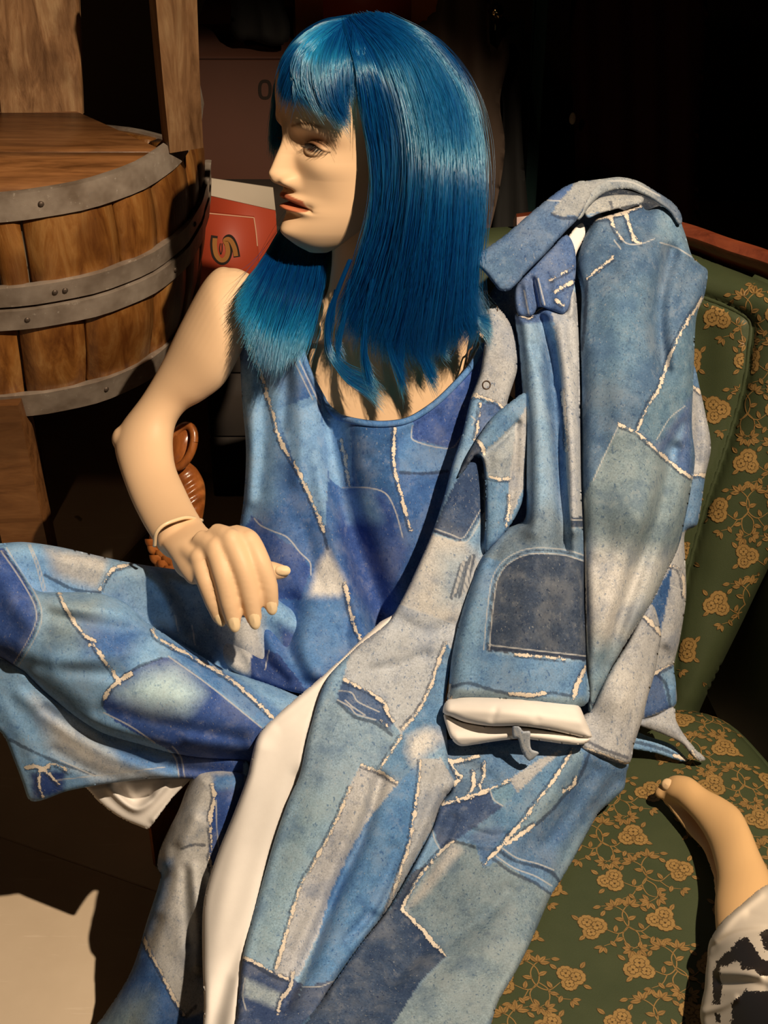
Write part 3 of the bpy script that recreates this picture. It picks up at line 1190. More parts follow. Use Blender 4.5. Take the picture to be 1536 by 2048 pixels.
def seat_z(x, y):
    q = np.stack([np.atleast_1d(x), np.atleast_1d(y)], 1).astype(float)
    m = inside(q, so)
    e = np.where(m, seg_dist(q, so, True), 0.0)
    t = np.clip(e / 0.055, 0, 1)
    return SEAT_Z - 0.022 * (1 - np.sqrt(1 - (1 - t) ** 2)) + 0.004 * np.sin(q[:, 0] * 9 + 1) * np.cos(q[:, 1] * 8)


V, F = [], []
rs = np.concatenate([np.linspace(0, 0.8, 14), np.linspace(0.84, 1.0, 8)])
N = len(so)
for r in rs[1:]:
    p = sc_ + (so - sc_) * r
    z = seat_z(p[:, 0], p[:, 1]) if r < 1 else np.full(N, SEAT_Z - 0.022)
    V += [(a, b, c) for (a, b), c in zip(p, z)]
for k, (s, z) in enumerate(((1.012, 0.418), (1.014, 0.38), (1.012, 0.345), (1.0, 0.33))):
    p = sc_ + (so - sc_) * s
    V += [(a, b, z) for a, b in p]
V.append((sc_[0], sc_[1], seat_z(sc_[0], sc_[1])[0]))
nr_ = len(V) // N
for i in range(nr_ - 1):
    F += [(i * N + k, (i + 1) * N + k, (i + 1) * N + (k + 1) % N, i * N + (k + 1) % N) for k in range(N)]
F += [(len(V) - 1, k, (k + 1) % N) for k in range(N)]
F.append(tuple(range((nr_ - 1) * N, nr_ * N)))
seat = mk('seat_cushion', V, F, M['brocade'], armchair)
fix_normals(seat)
mb = MB()
p = sc_ + (so - sc_) * 1.006
mb.tube([(a, b, SEAT_Z - 0.026) for a, b in np.concatenate([p, p[:1]])], 0.0055, 8, False)
mb.build('seat_piping', M['brocade'], seat)

# backrest: curved padded panel
BACK = [(930, 470, 1.80), (1200, 455, 1.79), (1400, 520, 1.76), (1536, 600, 1.70), (1000, 900, 1.83), (1300, 900, 1.80), (1480, 850, 1.755), (1560, 860, 1.72), (1000, 1420, 1.85), (1395, 1420, 1.845), (1400, 1150, 1.82), (1480, 1180, 1.79)]
bpoly = [(640, 560), (780, 500), (930, 462), (1060, 452), (1200, 455), (1320, 478), (1400, 512), (1480, 545), (1560, 580), (1640, 640), (1650, 800), (1625, 950), (1580, 1060), (1530, 1150), (1482, 1250), (1440, 1335), (1398, 1425), (1385, 1480), (1200, 1480), (900, 1480), (680, 1470), (600, 1000)]
groove = cr([(1290, 560), (1350, 575), (1404, 594), (1455, 613), (1494, 634), (1502, 650), (1498, 700), (1488, 770), (1466, 850), (1440, 930), (1412, 1010), (1392, 1080), (1372, 1160), (1355, 1260), (1340, 1400)], 8)
back, back_d = sheet('backrest', bpoly, BACK, M['brocade'], armchair, 8, [(groove, -9, 9), (groove + np.array([-45, 10]), 7, 40), (groove + np.array([45, -10]), 9, 38)], (40, 0.045), (60, 0.07), base=(0, 0, 0), wave=(0.001, 60))
mb = MB()
gp = groove[::2]
gd = back_d(gp)
mb.tube(P(gp[:, 0], gp[:, 1], gd + 0.0005), 0.0034, 8)
mb.build('welt', M['brocade'], back)
# wooden top rail
rail = cr([(1030, 452, 1.835), (1130, 440, 1.835), (1250, 444, 1.825), (1370, 472, 1.80), (1450, 500, 1.775), (1540, 530, 1.745), (1640, 585, 1.70)], 8)
V, F = [], []
pr = [(-.5, -.35), (-.25, -.5), (.25, -.5), (.5, -.3), (.5, .5), (-.5, .5)]
n_ = len(pr)
for x, y, d in rail:
    c = P(x, y, d)
    for a, b in pr:
        V.append(c + UP * (-a) * 0.024 + FWD * b * 0.05 + np.array([0, 0.0, 0.0]))
for i in range(len(rail) - 1):
    F += [(i * n_ + k, (i + 1) * n_ + k, (i + 1) * n_ + (k + 1) % n_, i * n_ + (k + 1) % n_) for k in range(n_)]
F += [tuple(range(n_)), tuple(range((len(rail) - 1) * n_, len(rail) * n_))[::-1]]
autosmooth(mk('top_rail', V, F, M['redwood'], armchair), 40)

# right arm beyond the backrest, left arm hidden behind the figure
for sx, nm in ((1, 'arm'),):
    V, F = [], []
    prof = [(0.500, 0.29), (0.500, 0.60), (0.505, 0.655), (0.525, 0.685), (0.56, 0.695), (0.60, 0.685), (0.62, 0.65), (0.625, 0.58), (0.61, 0.30)]
    sec = [(1.72, 1.5, -0.02), (1.58, 1.35, -0.015), (1.42, 1.1, -0.01), (1.28, 1.0, 0.0), (1.11, 1.0, 0.03), (0.94, 0.98, 0.02), (0.89, 0.9, 0.02)]
    for y, s, dx in sec:
        for x, z in prof:
            V.append((0.565 + (x - 0.565) * s + dx, y, 0.30 + (z - 0.30) * s))
    n_ = len(prof)
    for i in range(len(sec) - 1):
        F += [(i * n_ + k, i * n_ + (k + 1) % n_, (i + 1) * n_ + (k + 1) % n_, (i + 1) * n_ + k) for k in range(n_)]
    F += [tuple(range(n_))[::-1], tuple(range((len(sec) - 1) * n_, len(sec) * n_))]
    autosmooth(mk(nm, V, F, M['brocade'], armchair), 50)
mb = MB().box((0.185, 1.06, 0.305), (0.31, 0.27, 0.035), None, 0.01)
mk('seat_frame', mb.v, mb.f, M['redwood'], armchair, smooth=False)
for x, y in ((-0.08, 0.80), (0.46, 0.80), (-0.08, 1.31), (0.46, 1.31)):
    board('leg', (x, y, FZ), (x, y, 0.275), 0.035, 0.05, 0.045, (1, 0, 0), M['redwood'], armchair)

# ---- woven flowers: thin raised thread shapes on the cloth
TAN, TAN2, TAND = np.array([0.36, 0.22, 0.075]), np.array([0.32, 0.19, 0.065]), np.array([0.085, 0.052, 0.018])


class Motif:
    """flat shapes in local metres (u right, v up), each with a colour and a layer"""
    def __init__(s):
        s.v, s.c, s.l, s.f = [], [], [], []

    def poly(s, pts, colr, layer):
        n = len(s.v)
        c = np.mean(np.array(pts), 0)
        s.v.append(c)
        s.v += [np.array(p) for p in pts]
        s.c += [colr] * (len(pts) + 1)
        s.l += [layer] * (len(pts) + 1)
        k = len(pts)
        s.f += [(n, n + 1 + i, n + 1 + (i + 1) % k) for i in range(k)]

    def strip(s, pts, w, colr, layer):
        p = cr(pts, 8)
        t = np.gradient(p, axis=0)
        t /= np.linalg.norm(t, axis=1)[:, None] + 1e-12
        nn = np.stack([-t[:, 1], t[:, 0]], 1)
        w = np.interp(np.linspace(0, 1, len(p)), np.linspace(0, 1, len(w)), w)[:, None]
        n, k = len(s.v), len(p)
        s.v += list(p + nn * w / 2) + list(p - nn * w / 2)
        s.c += [colr] * (2 * k)
        s.l += [layer] * (2 * k)
        s.f += [(n + i, n + k + i, n + k + i + 1) for i in range(k - 1)] + [(n + i, n + k + i + 1, n + i + 1) for i in range(k - 1)]


def petal(m, c, a, r0, r1, w, colr, layer):
    """rounded notched petal from radius r0 to r1 at angle a"""
    ax, ay = np.array([math.cos(a), math.sin(a)]), np.array([-math.sin(a), math.cos(a)])
    L = r1 - r0
    sh = [(0, -.22), (.3, -.42), (.62, -.52), (.88, -.42), (1.0, -.2), (.93, 0), (1.0, .2), (.88, .42), (.62, .52), (.3, .42), (0, .22)]
    m.poly([np.asarray(c) + ax * (r0 + L * u) + ay * w * v for u, v in sh], colr, layer)


def flower(m, c, r, a0, rr):
    for k in range(5):
        a = a0 + k * 2 * math.pi / 5
        petal(m, c, a, 0.0, r * 1.04, r * 1.22, TAND, 1)
        petal(m, c, a, r * .30, r * .97, r * 1.02, TAN * rr.uniform(.9, 1.1), 2)
    for k in range(4):
        a = a0 + 0.5 + k * math.pi / 2
        petal(m, c, a, 0.0, r * .60, r * .66, TAND, 3)
        petal(m, c, a, r * .10, r * .53, r * .52, TAN * rr.uniform(.95, 1.15), 4)
    for k in range(3):
        a = a0 + k * 2.1
        q = np.asarray(c) + r * .09 * np.array([math.cos(a), math.sin(a)])
        m.poly([q + r * .07 * np.array([math.cos(t), math.sin(t)]) for t in np.linspace(0, 6.28, 6)[:-1]], TAND, 5)


def cluster(m, c, r, a0, rr):
    c = np.asarray(c, float)
    for dx, dy, s, e in ((-.55, .25, .72, .3), (.5, .35, .78, 1.1), (.05, -.42, .85, 2.0)):
        R_ = np.array([[math.cos(a0), -math.sin(a0)], [math.sin(a0), math.cos(a0)]])
        flower(m, c + R_ @ np.array([dx, dy]) * r, r * s, a0 + e, rr)


def leaf(m, c, a, L, w, rr, layer=1):
    L, w = L * 1.32, w * 1.38
    ax, ay = np.array([math.cos(a), math.sin(a)]), np.array([-math.sin(a), math.cos(a)])
    c = np.asarray(c, float)
    out = [(0, 0), (.2, .32), (.45, .5), (.72, .36), (1, 0)]
    tn = TAN2 * rr.uniform(.9, 1.12)
    m.poly([c + ax * L * u * 1.0 + ay * w * v for u, v in out] + [c + ax * L * u - ay * w * v for u, v in out[-2:0:-1]], TAND, layer)
    for s in (1, -1):
        h = [(.08, .05)] + [(u * .94 + .02, v * .86) for u, v in out[1:-1]] + [(.93, .03)]
        m.poly([c + ax * L * u + ay * w * v * s for u, v in h] if s > 0 else [c + ax * L * u - ay * w * v for u, v in h][::-1], tn, layer + 1)


def spray(m, c, a, s, rr, n=5):
    for k in range(n):
        b = a + (k - (n - 1) / 2) * 0.72
        leaf(m, np.asarray(c) + 0.12 * s * np.array([math.cos(b), math.sin(b)]), b, s * rr.uniform(.75, 1.0), s * .42, rr)


def cell(m, o, rr, k):
    """one repeat of the weave, about 64 x 68 mm: a three-flower cluster, curling stems, sprays and single leaves"""
    f = -1 if k % 2 else 1

    def q(u, v):
        return np.asarray(o) + np.array([f * u, v])

    def an(d):
        a = math.radians(d)
        return math.pi - a if f < 0 else a
    cluster(m, q(0, 0), 0.0128 * rr.uniform(.94, 1.06), an(20 + 70 * (k % 3)), rr)
    m.strip([q(0.012, -0.004), q(0.026, -0.012), q(0.038, -0.004), q(0.040, 0.012), q(0.030, 0.024), q(0.016, 0.026)], [.0008, .0013, .0014, .0013, .0011, .0006], TAN2, 0)
    m.strip([q(0.038, -0.004), q(0.046, -0.014), q(0.044, -0.028), q(0.034, -0.034)], [.0012, .0013, .0011, .0006], TAN2, 0)
    m.strip([q(0.026, -0.012), q(0.018, -0.022), q(0.006, -0.026)], [.0011, .0010, .0006], TAN2, 0)
    spray(m, q(0.030, 0.022), an(120), 0.0105, rr, 4)
    spray(m, q(0.034, -0.034), an(200), 0.0095, rr, 5)
    spray(m, q(0.006, -0.026), an(230), 0.0085, rr, 3)
    for (u, v, d, s) in ((0.022, -0.011, 70, .0085), (0.039, 0.004, 20, .009), (0.046, -0.018, -20, .0085), (0.016, 0.026, 190, .008), (0.014, -0.020, -60, .008), (-0.012, 0.010, 130, .0085), (-0.010, -0.010, 215, .008), (0.012, 0.012, 50, .008)):
        leaf(m, q(u, v), an(d), s, s * .5, rr)


def weave(name, to_world, keep, urange, vrange, parent, rot=0.0, seed=2):
    m = Motif()
    rr = random.Random(seed)
    j = 0
    v = vrange[0]
    while v < vrange[1]:
        u = urange[0] + (0.036 if j % 2 else 0)
        i = 0
        while u < urange[1]:
            cell(m, (u + rr.uniform(-.003, .003), v + rr.uniform(-.003, .003)), rr, i + 2 * j)
            u += 0.074
            i += 1
        v += 0.060
        j += 1
    uv = np.array(m.v)
    c_, s_ = math.cos(rot), math.sin(rot)
    uv = uv @ np.array([[c_, s_], [-s_, c_]])
    F = np.array(m.f)
    k = keep(uv)
    F = F[k[F].all(1)]
    W = to_world(uv, np.array(m.l) * 0.00012 + 0.0004)
    used = np.unique(F)
    rem = np.full(len(uv), -1)
    rem[used] = np.arange(len(used))
    o = mk(name, W[used], [rem[F]], M['thread'], parent, {'tone': np.array(m.c)[used]}, smooth=False)
    o['kind'] = 'stuff'
    return o


def seat_world(uv, lift):
    x, y = uv[:, 0], uv[:, 1]
    return np.stack([x, y, seat_z(x, y) + lift], 1)


def seat_keep(uv):
    return inside(uv, so) & (seg_dist(uv, so, True) > 0.004) & (uv[:, 0] > 0.10)


weave('woven_flowers', seat_world, seat_keep, (-0.1, 0.9), (0.5, 1.5), seat, rot=0.12, seed=3)
# backrest: local plane, then laid on the padded surface
b0, b1 = P(1395, 1420, 1.845), P(1400, 520, 1.76)
bu = np.array([1.0, 0, 0])
bv = (b1 - b0) / np.linalg.norm(b1 - b0)


def back_px(uv):
    w = b0 + uv[:, :1] * bu + uv[:, 1:] * bv
    x, y, _ = proj(w)
    return np.stack([x, y], 1)


def back_world(uv, lift):
    q = back_px(uv)
    return P(q[:, 0], q[:, 1], back_d(q) - lift * 1.3)


bp_in = cr(bpoly, 6, closed=True)


def back_keep(uv):
    q = back_px(uv)
    return inside(q, bp_in) & (seg_dist(q, bp_in, True) > 8) & (seg_dist(q, groove) > 7) & (((q[:, 0] > 1230) & (q[:, 0] < 1560)) | ((q[:, 1] < 620) & (q[:, 0] > 900) & (q[:, 0] < 1060)))


weave('woven_flowers', back_world, back_keep, (-0.42, 0.3), (-0.1, 0.62), back, rot=0.0, seed=7)
# ------------------------------------------------------------------ mannequin body
mannequin = thing('mannequin', 'seated female mannequin in a blue wig and patchwork denim blouse and trousers', 'mannequin', (-0.05, 1.35, 0.46))

torso = [(668, 380, 776, 380, 1.620, .92), (664, 470, 776, 470, 1.632, .92), (662, 540, 790, 540, 1.640, .90), (645, 600, 830, 606, 1.645, .85), (565, 640, 930, 655, 1.672, .50), (510, 675, 985, 690, 1.695, .40),
         (500, 740, 985, 755, 1.705, .38), (505, 820, 965, 830, 1.715, .38), (515, 920, 940, 925, 1.725, .36), (530, 1020, 910, 1040, 1.74, .34), (530, 1150, 900, 1170, 1.755, .30),
         (500, 1270, 930, 1280, 1.755, .26), (500, 1350, 930, 1360, 1.755, .22), (540, 1420, 880, 1420, 1.75, .18)]
arm = [(500, 560, 540, 640, 1.672, .9), (446, 533, 500, 672, 1.672, .9), (408, 562, 474, 722, 1.668, .88), (362, 645, 446, 770, 1.672, .88), (322, 728, 404, 802, 1.682, .88), (284, 792, 372, 820, 1.692, .9),
       (240, 852, 352, 848, 1.698, .92), (229, 893, 346, 884, 1.692, .92), (240, 940, 351, 932, 1.672, .90), (262, 1000, 369, 975, 1.640, .88), (288, 1052, 387, 1012, 1.605, .84), (309, 1086, 403, 1040, 1.575, .80), (318, 1100, 410, 1055, 1.565, .78)]
palm = [(313, 1072, 403, 1040, 1.576, .80), (326, 1096, 418, 1058, 1.553, .74), (346, 1125, 448, 1068, 1.540, .52), (362, 1150, 484, 1070, 1.530, .42), (378, 1168, 516, 1082, 1.528, .34), (392, 1170, 520, 1100, 1.530, .26)]
left_shoulder = [(900, 660, 940, 760, 1.69, .7), (960, 650, 985, 770, 1.70, .75), (1010, 665, 1030, 800, 1.715, .8), (1050, 720, 1060, 850, 1.735, .8), (1075, 800, 1080, 900, 1.75, .8)]
R_ = 0.0112


def digit(pts, rr):
    p = cr(pts, 6)
    W = P(p[:, 0], p[:, 1], p[:, 2])
    r = np.interp(np.linspace(0, 1, len(p)), np.linspace(0, 1, len(rr)), rr)
    # round the tip
    t = W[-1] - W[-2]
    t /= np.linalg.norm(t)
    W = np.concatenate([W, [W[-1] + t * r[-1] * .5], [W[-1] + t * r[-1] * .85]])
    r = np.concatenate([r, [r[-1] * .80], [r[-1] * .38]])
    return W, r


FING = [
    # little, ring, middle, index: knuckle -> first joint -> second joint -> tip (px, py, depth)
    ([(372, 1098, 1.540), (398, 1120, 1.526), (412, 1162, 1.519), (427, 1204, 1.522), (439, 1236, 1.528)], [.0112, .0116, .0106, .0096, .0076]),
    ([(400, 1080, 1.536), (430, 1100, 1.518), (447, 1150, 1.510), (459, 1205, 1.514), (467, 1244, 1.520)], [.0122, .0128, .0120, .0108, .0086]),
    ([(430, 1068, 1.534), (460, 1082, 1.516), (485, 1134, 1.508), (500, 1192, 1.513), (508, 1238, 1.520)], [.0124, .0130, .0122, .0108, .0086]),
    ([(466, 1070, 1.536), (496, 1082, 1.522), (520, 1126, 1.514), (536, 1172, 1.519), (542, 1210, 1.527)], [.0120, .0126, .0118, .0106, .0084]),
    # thumb: leaves the side of the palm and runs under the index finger
    ([(430, 1112, 1.552), (478, 1128, 1.552), (514, 1140, 1.548), (545, 1142, 1.546), (566, 1144, 1.545)], [.0130, .0130, .0118, .0104, .0078]),
]
bm_v, bm_f = [], []


def put(V, F):
    n = len(bm_v)
    bm_v.extend([tuple(v) for v in V])
    bm_f.extend([tuple(int(i) + n for i in f) for f in F])


for st, nn in ((torso, 44), (arm, 32), (palm, 28), (left_shoulder, 28)):
    put(*loft(st, nn, 6))
for pts, rr in FING:
    W, r = digit(pts, rr)
    mb = MB().tube(W, r, 14)
    put(mb.v, mb.f)
# shoulder cap, heel of the hand, knuckles and elbow as rounded masses
def ball(x, y, d, r, sq=(1, 1, 1)):
    c = P(x, y, d)
    V, F = [], []
    for i in range(11):
        for k in range(16):
            a, b = math.pi * i / 10, 2 * math.pi * k / 16
            V.append(c + r * (RIGHT * sq[0] * math.sin(a) * math.cos(b) + FWD * sq[2] * math.sin(a) * math.sin(b) + UP * sq[1] * math.cos(a)))
    for i in range(10):
        for k in range(16):
            F.append((i * 16 + k, (i + 1) * 16 + k, (i + 1) * 16 + (k + 1) % 16, i * 16 + (k + 1) % 16))
    put(V, F)


ball(462, 600, 1.674, 0.037)
ball(251, 878, 1.698, 0.0165)
for x, y, d in ((400, 1117, 1.524), (432, 1097, 1.516), (462, 1080, 1.514), (497, 1082, 1.520)):
    ball(x, y, d, 0.0122)
ball(388, 1120, 1.553, 0.022, (1.1, 1.0, .6))
ball(352, 1080, 1.565, 0.021, (1.0, 1.0, .7))
ball(372, 1066, 1.570, 0.018, (1.0, 1.0, .7))
ball(640, 665, 1.640, 0.012, (4.0, 1.0, 1.0))
ball(840, 672, 1.643, 0.012, (4.0, 1.0, 1.0))

tmp = mk('body_cage', np.array(bm_v), bm_f, M['skin'])
md = tmp.modifiers.new('r', 'REMESH')
md.mode = 'VOXEL'
md.voxel_size = 0.0021
sm = tmp.modifiers.new('s', 'SMOOTH')
sm.factor = 0.5
sm.iterations = 7
dg = bpy.context.evaluated_depsgraph_get()
ev = tmp.evaluated_get(dg)
me_ = ev.to_mesh()
nv = len(me_.vertices)
BV = np.empty(nv * 3, np.float32)
me_.vertices.foreach_get('co', BV)
BV = BV.reshape(-1, 3).astype(float)
BF = np.empty(len(me_.polygons) * 4, np.int32)
lt = np.empty(len(me_.polygons), np.int32)
me_.polygons.foreach_get('loop_total', lt)
lv = np.empty(len(me_.loops), np.int32)
me_.loops.foreach_get('vertex_index', lv)
ls = np.empty(len(me_.polygons), np.int32)
me_.polygons.foreach_get('loop_start', ls)
BFq = np.stack([lv[ls[lt == 4] + k] for k in range(4)], 1)
BFt = np.stack([lv[ls[lt == 3] + k] for k in range(3)], 1) if (lt == 3).any() else np.zeros((0, 3), int)
ev.to_mesh_clear()
bpy.data.objects.remove(tmp)

# ------------------------------------------------------------------ head (local: x to her left, y forward, z up, chin at z=0)
H_ANCHOR = P(707, 264, 1.600)
H_ELEV, H_YAW, H_PITCH, H_ROLL, H_SCALE = math.radians(25), math.radians(60), math.radians(2.5), math.radians(0), 1.06
_z = math.cos(H_ELEV) * UP - math.sin(H_ELEV) * FWD
_f0 = -math.cos(H_ELEV) * FWD - math.sin(H_ELEV) * UP
_f = math.cos(H_YAW) * _f0 - math.sin(H_YAW) * RIGHT
_l = math.cos(H_YAW) * RIGHT + math.sin(H_YAW) * _f0
_f, _z = math.cos(H_PITCH) * _f + math.sin(H_PITCH) * _z, -math.sin(H_PITCH) * _f + math.cos(H_PITCH) * _z
_l, _z = math.cos(H_ROLL) * _l + math.sin(H_ROLL) * _z, -math.sin(H_ROLL) * _l + math.cos(H_ROLL) * _z
H_AX = np.stack([_l, _f, _z])


def head_world(p):
    p = np.asarray(p, float) - np.array([0, 0, 0.11])
    return H_ANCHOR + (p * H_SCALE) @ H_AX


hz = np.array([-.012, -.004, .004, .014, .03, .05, .075, .10, .125, .15, .175, .195, .210, .219, .2225])
hw = np.array([.010, .022, .031, .039, .0470, .0525, .0580, .0630, .0670, .0690, .0665, .0565, .0400, .0220, .003])
hf = np.array([.050, .064, .0725, .0765, .0755, .0735, .0745, .0760, .0790, .0830, .0790, .0640, .0420, .0180, -.012])
hb = np.array([.028, .012, -.004, -.018, -.034, -.052, -.075, -.094, -.105, -.108, -.102, -.086, -.062, -.040, -.018])
hn = np.array([1.9, 1.85, 1.8, 1.85, 1.95, 2.1, 2.25, 2.3, 2.3, 2.3, 2.2, 2.1, 2.0, 2.0, 2.0])


def pchip(x, xs, ys):
    p = cr(np.stack([xs * 1000, ys * 1000], 1), 8) / 1000
    return np.interp(x, p[:, 0], p[:, 1])


NZ, NA = 240, 260
zt_ = np.linspace(0, 1, NZ)
zz = -.012 + (.2345) * (zt_ - 0.05 * np.sin(2 * math.pi * zt_) / (2 * math.pi))
# azimuth samples, denser at the face
tt = np.linspace(-1, 1, NA, endpoint=False)
az = math.pi * (tt * 0.62 + 0.38 * tt**3)
w, fy, by, nn = (pchip(zz, hz, a) for a in (hw, hf, hb, hn))
yc = np.interp(zz, [-.012, .03, .09, .23], [.035, .012, -.012, -.014])
S, C_ = np.sin(az)[None], np.cos(az)[None]
e = (2.0 / nn)[:, None]
X = w[:, None] * np.sign(S) * np.abs(S) ** e
Yf = yc[:, None] + (fy - yc)[:, None] * np.abs(C_) ** e
Yb = yc[:, None] - (yc - by)[:, None] * np.abs(C_) ** 1.0
Y = np.where(C_ >= 0, Yf, Yb)
Z = np.repeat(zz[:, None], NA, 1)


def G(v, s):
    return np.exp(-(v / s) ** 2)


fr = np.clip(C_ * 2.2, 0, 1) * np.ones_like(X)
ax_ = np.abs(X)
ZNEW = [-.02, 0, .029, .043, .0545, .070, .101, .123, .155, .24]
ZOLD = [-.02, 0, .0345, .0535, .0655, .0775, .1145, .1365, .160, .24]
Z_true, zz_true = Z, zz
Z, zz = np.interp(Z, ZNEW, ZOLD), np.interp(zz, ZNEW, ZOLD)   # features sit lower on this face
# nose
nh = pchip(zz, np.array([-.012, .058, .0655, .069, .073, .0775, .082, .088, .100, .112, .122, .130, .142, .23]),
           np.array([0, 0, .0012, .0085, .0190, 0.0222, .0228, .0202, .0150, .0098, .0060, .0040, 0, 0]))[:, None]
nw = np.interp(zz, [.06, .07, .078, .088, .105, .125], [.0135, .0125, .0110, .0090, .0072, .0085])[:, None]
dy = nh * np.exp(-np.abs(X / nw) ** 2.2)
dy += .0088 * G(ax_ - .0128, .0050) * G(Z - .0745, .0060)           # wings of the nose
dy -= .0060 * G(ax_ - .0066, .0036) * G(Z - .0672, .0026)           # nostrils
# brow, sockets, eyes, cheeks
dy += .0036 * G(ax_ - .028, .020) * G(Z - .1365, .0075)
dy -= .0125 * G(ax_ - .0255, .0150) * G(Z - .1180, .0105)
dy -= .0030 * G(ax_ - .040, .012) * G(Z - .1230, .009)
ex, ez = (ax_ - .0320) / .0140, (Z - .1145) / .0082
ball_ = np.sqrt(np.clip(1 - ex**2 - ez**2, 0, 1))
dy += .0062 * ball_
lid_z = .1185 - .0030 * ((ax_ - .030) / .014) ** 2 - .10 * (ax_ - .030)
dy += .0022 * np.clip((Z - lid_z) / .0012, 0, 1) * G(Z - lid_z - .0010, .0040) * (np.abs(ax_ - .0315) < .0165) * np.clip((.0165 - np.abs(ax_ - .0315)) / .004, 0, 1)
dy += .0050 * G(ax_ - .044, .016) * G(Z - .0930, .0140)
dy -= .0034 * G(ax_ - .036, .012) * G(Z - .0600, .0170)
# mouth and chin
mw = np.exp(-np.abs(X / .0225) ** 3)
ul = .0600 - .0022 * np.clip(ax_ / .02, 0, 1.4) ** 1.2
mo = .0535 - .0070 * np.clip(ax_ / .022, 0, 1.3) ** 1.6
ll = .0470 - .0030 * np.clip(ax_ / .02, 0, 1.3)
dy += .0084 * G(Z - ul, .0052) * mw * (1 - .22 * G(X, .0026))
dy += .0090 * G(Z - ll, .0056) * np.exp(-np.abs(X / .0185) ** 2.6)
dy -= .0105 * G(Z - mo, .0024) * np.exp(-np.abs(X / .0235) ** 4)
dy -= .0030 * G(ax_ - .0245, .0042) * G(Z - .0490, .0060)
dy -= .0016 * G(X, .0030) * G(Z - .0660, .0045)
dy -= .0050 * G(X, .022) * G(Z - .0345, .0068)
dy += .0065 * G(X, .0165) * G(Z - .0150, .0110)
Y = Y + dy * fr
X = X + np.sign(X) * .0022 * G(Z - .0745, .0060) * G(ax_ - .0135, .004) * fr
Zf, zzf = Z, zz
Z, zz = Z_true, zz_true
HL = np.stack([X, Y, Z], -1).reshape(-1, 3)
HV = head_world(HL)
tone_h = np.tile(np.array(SKIN), (len(HL), 1))
hx, hzv, hyv = HL[:, 0], np.interp(HL[:, 2], ZNEW, ZOLD), HL[:, 1]
ahx = np.abs(hx)
front = hyv > 0.02


def paint(mask, colr, a=1.0):
    m = (np.asarray(mask, float) * front * a)[:, None]
    global tone_h
    tone_h = tone_h * (1 - m) + np.asarray(colr) * m


def sm01(v):
    v = np.clip(v, 0, 1)
    return v * v * (3 - 2 * v)


ulh = (.0600 - .0022 * np.clip(ahx / .02, 0, 1.4) ** 1.2)
moh = (.0535 - .0070 * np.clip(ahx / .022, 0, 1.3) ** 1.6)
llh = (.0470 - .0030 * np.clip(ahx / .02, 0, 1.3))
lipw = sm01((.0235 - ahx) / .002)
top_edge = ulh + .0042 * (1 - (ahx / .026) ** 2)
bot_edge = llh - .0050 * (1 - (ahx / .024) ** 2)
LIP = ob(206, 108, 66, 1.05)
paint(lipw * sm01((top_edge - hzv) / .0010) * sm01((hzv - bot_edge) / .0012), LIP)
paint(lipw * G(hzv - moh - .0006, .0026), ob(60, 20, 12))
paint(lipw * sm01((top_edge - hzv) / .0010) * sm01((hzv - moh) / .0010), ob(150, 70, 44), .7)  # darker upper lip: its downward-facing shade is painted in
# eye make-up: soft brown lid deepened with painted brow shadow, dark lash line, brown eye
exh, ezh = (ahx - .0320) / .0140, (hzv - .1145) / .0075
paint(np.exp(-((ahx - .033) / .017) ** 2 - ((hzv - .1215) / .0065) ** 2), ob(132, 70, 36), .85)
lidh = .1185 - .0030 * ((ahx - .030) / .014) ** 2 - .10 * (ahx - .030)
lowh = .1115 + .0040 * ((ahx - .032) / .014) ** 2
eye_m = sm01((lidh - hzv) / .0006) * sm01((hzv - lowh) / .0006) * (np.abs(ahx - .0320) < .0136)
paint(eye_m, ob(176, 150, 120))
paint(eye_m * sm01((.0062 - np.sqrt((ahx - .0300) ** 2 + (hzv - .1158) ** 2)) / .0008), ob(96, 52, 34))
paint(eye_m * sm01((.0028 - np.sqrt((ahx - .0300) ** 2 + (hzv - .1158) ** 2)) / .0006), ob(26, 14, 10))
paint(G(hzv - lidh, .0010) * (np.abs(ahx - .0320) < .0148), ob(52, 24, 14), .95)
paint(G(hzv - lowh, .0006) * (np.abs(ahx - .0320) < .0130), ob(120, 66, 36), .55)
browz = .1345 + .0050 * np.sin(np.clip((ahx - .012) / .036, 0, 1) * 2.3) - .12 * np.clip(ahx - .036, 0, .02)
paint(G(hzv - browz, .0013) * sm01((ahx - .011) / .004) * sm01((.050 - ahx) / .008), ob(130, 78, 42), .8)
idx = np.arange(NZ * NA).reshape(NZ, NA)
HF = np.stack([idx[:-1], np.roll(idx, -1, 1)[:-1], np.roll(idx, -1, 1)[1:], idx[1:]], -1).reshape(-1, 4)

# ear: rim, inner fold and lobe, her left ear faces the lens
EV, EF = [], []


def eput(mb):
    n = len(EV)
    EV.extend(mb.v)
    EF.extend([tuple(i + n for i in f) for f in mb.f])


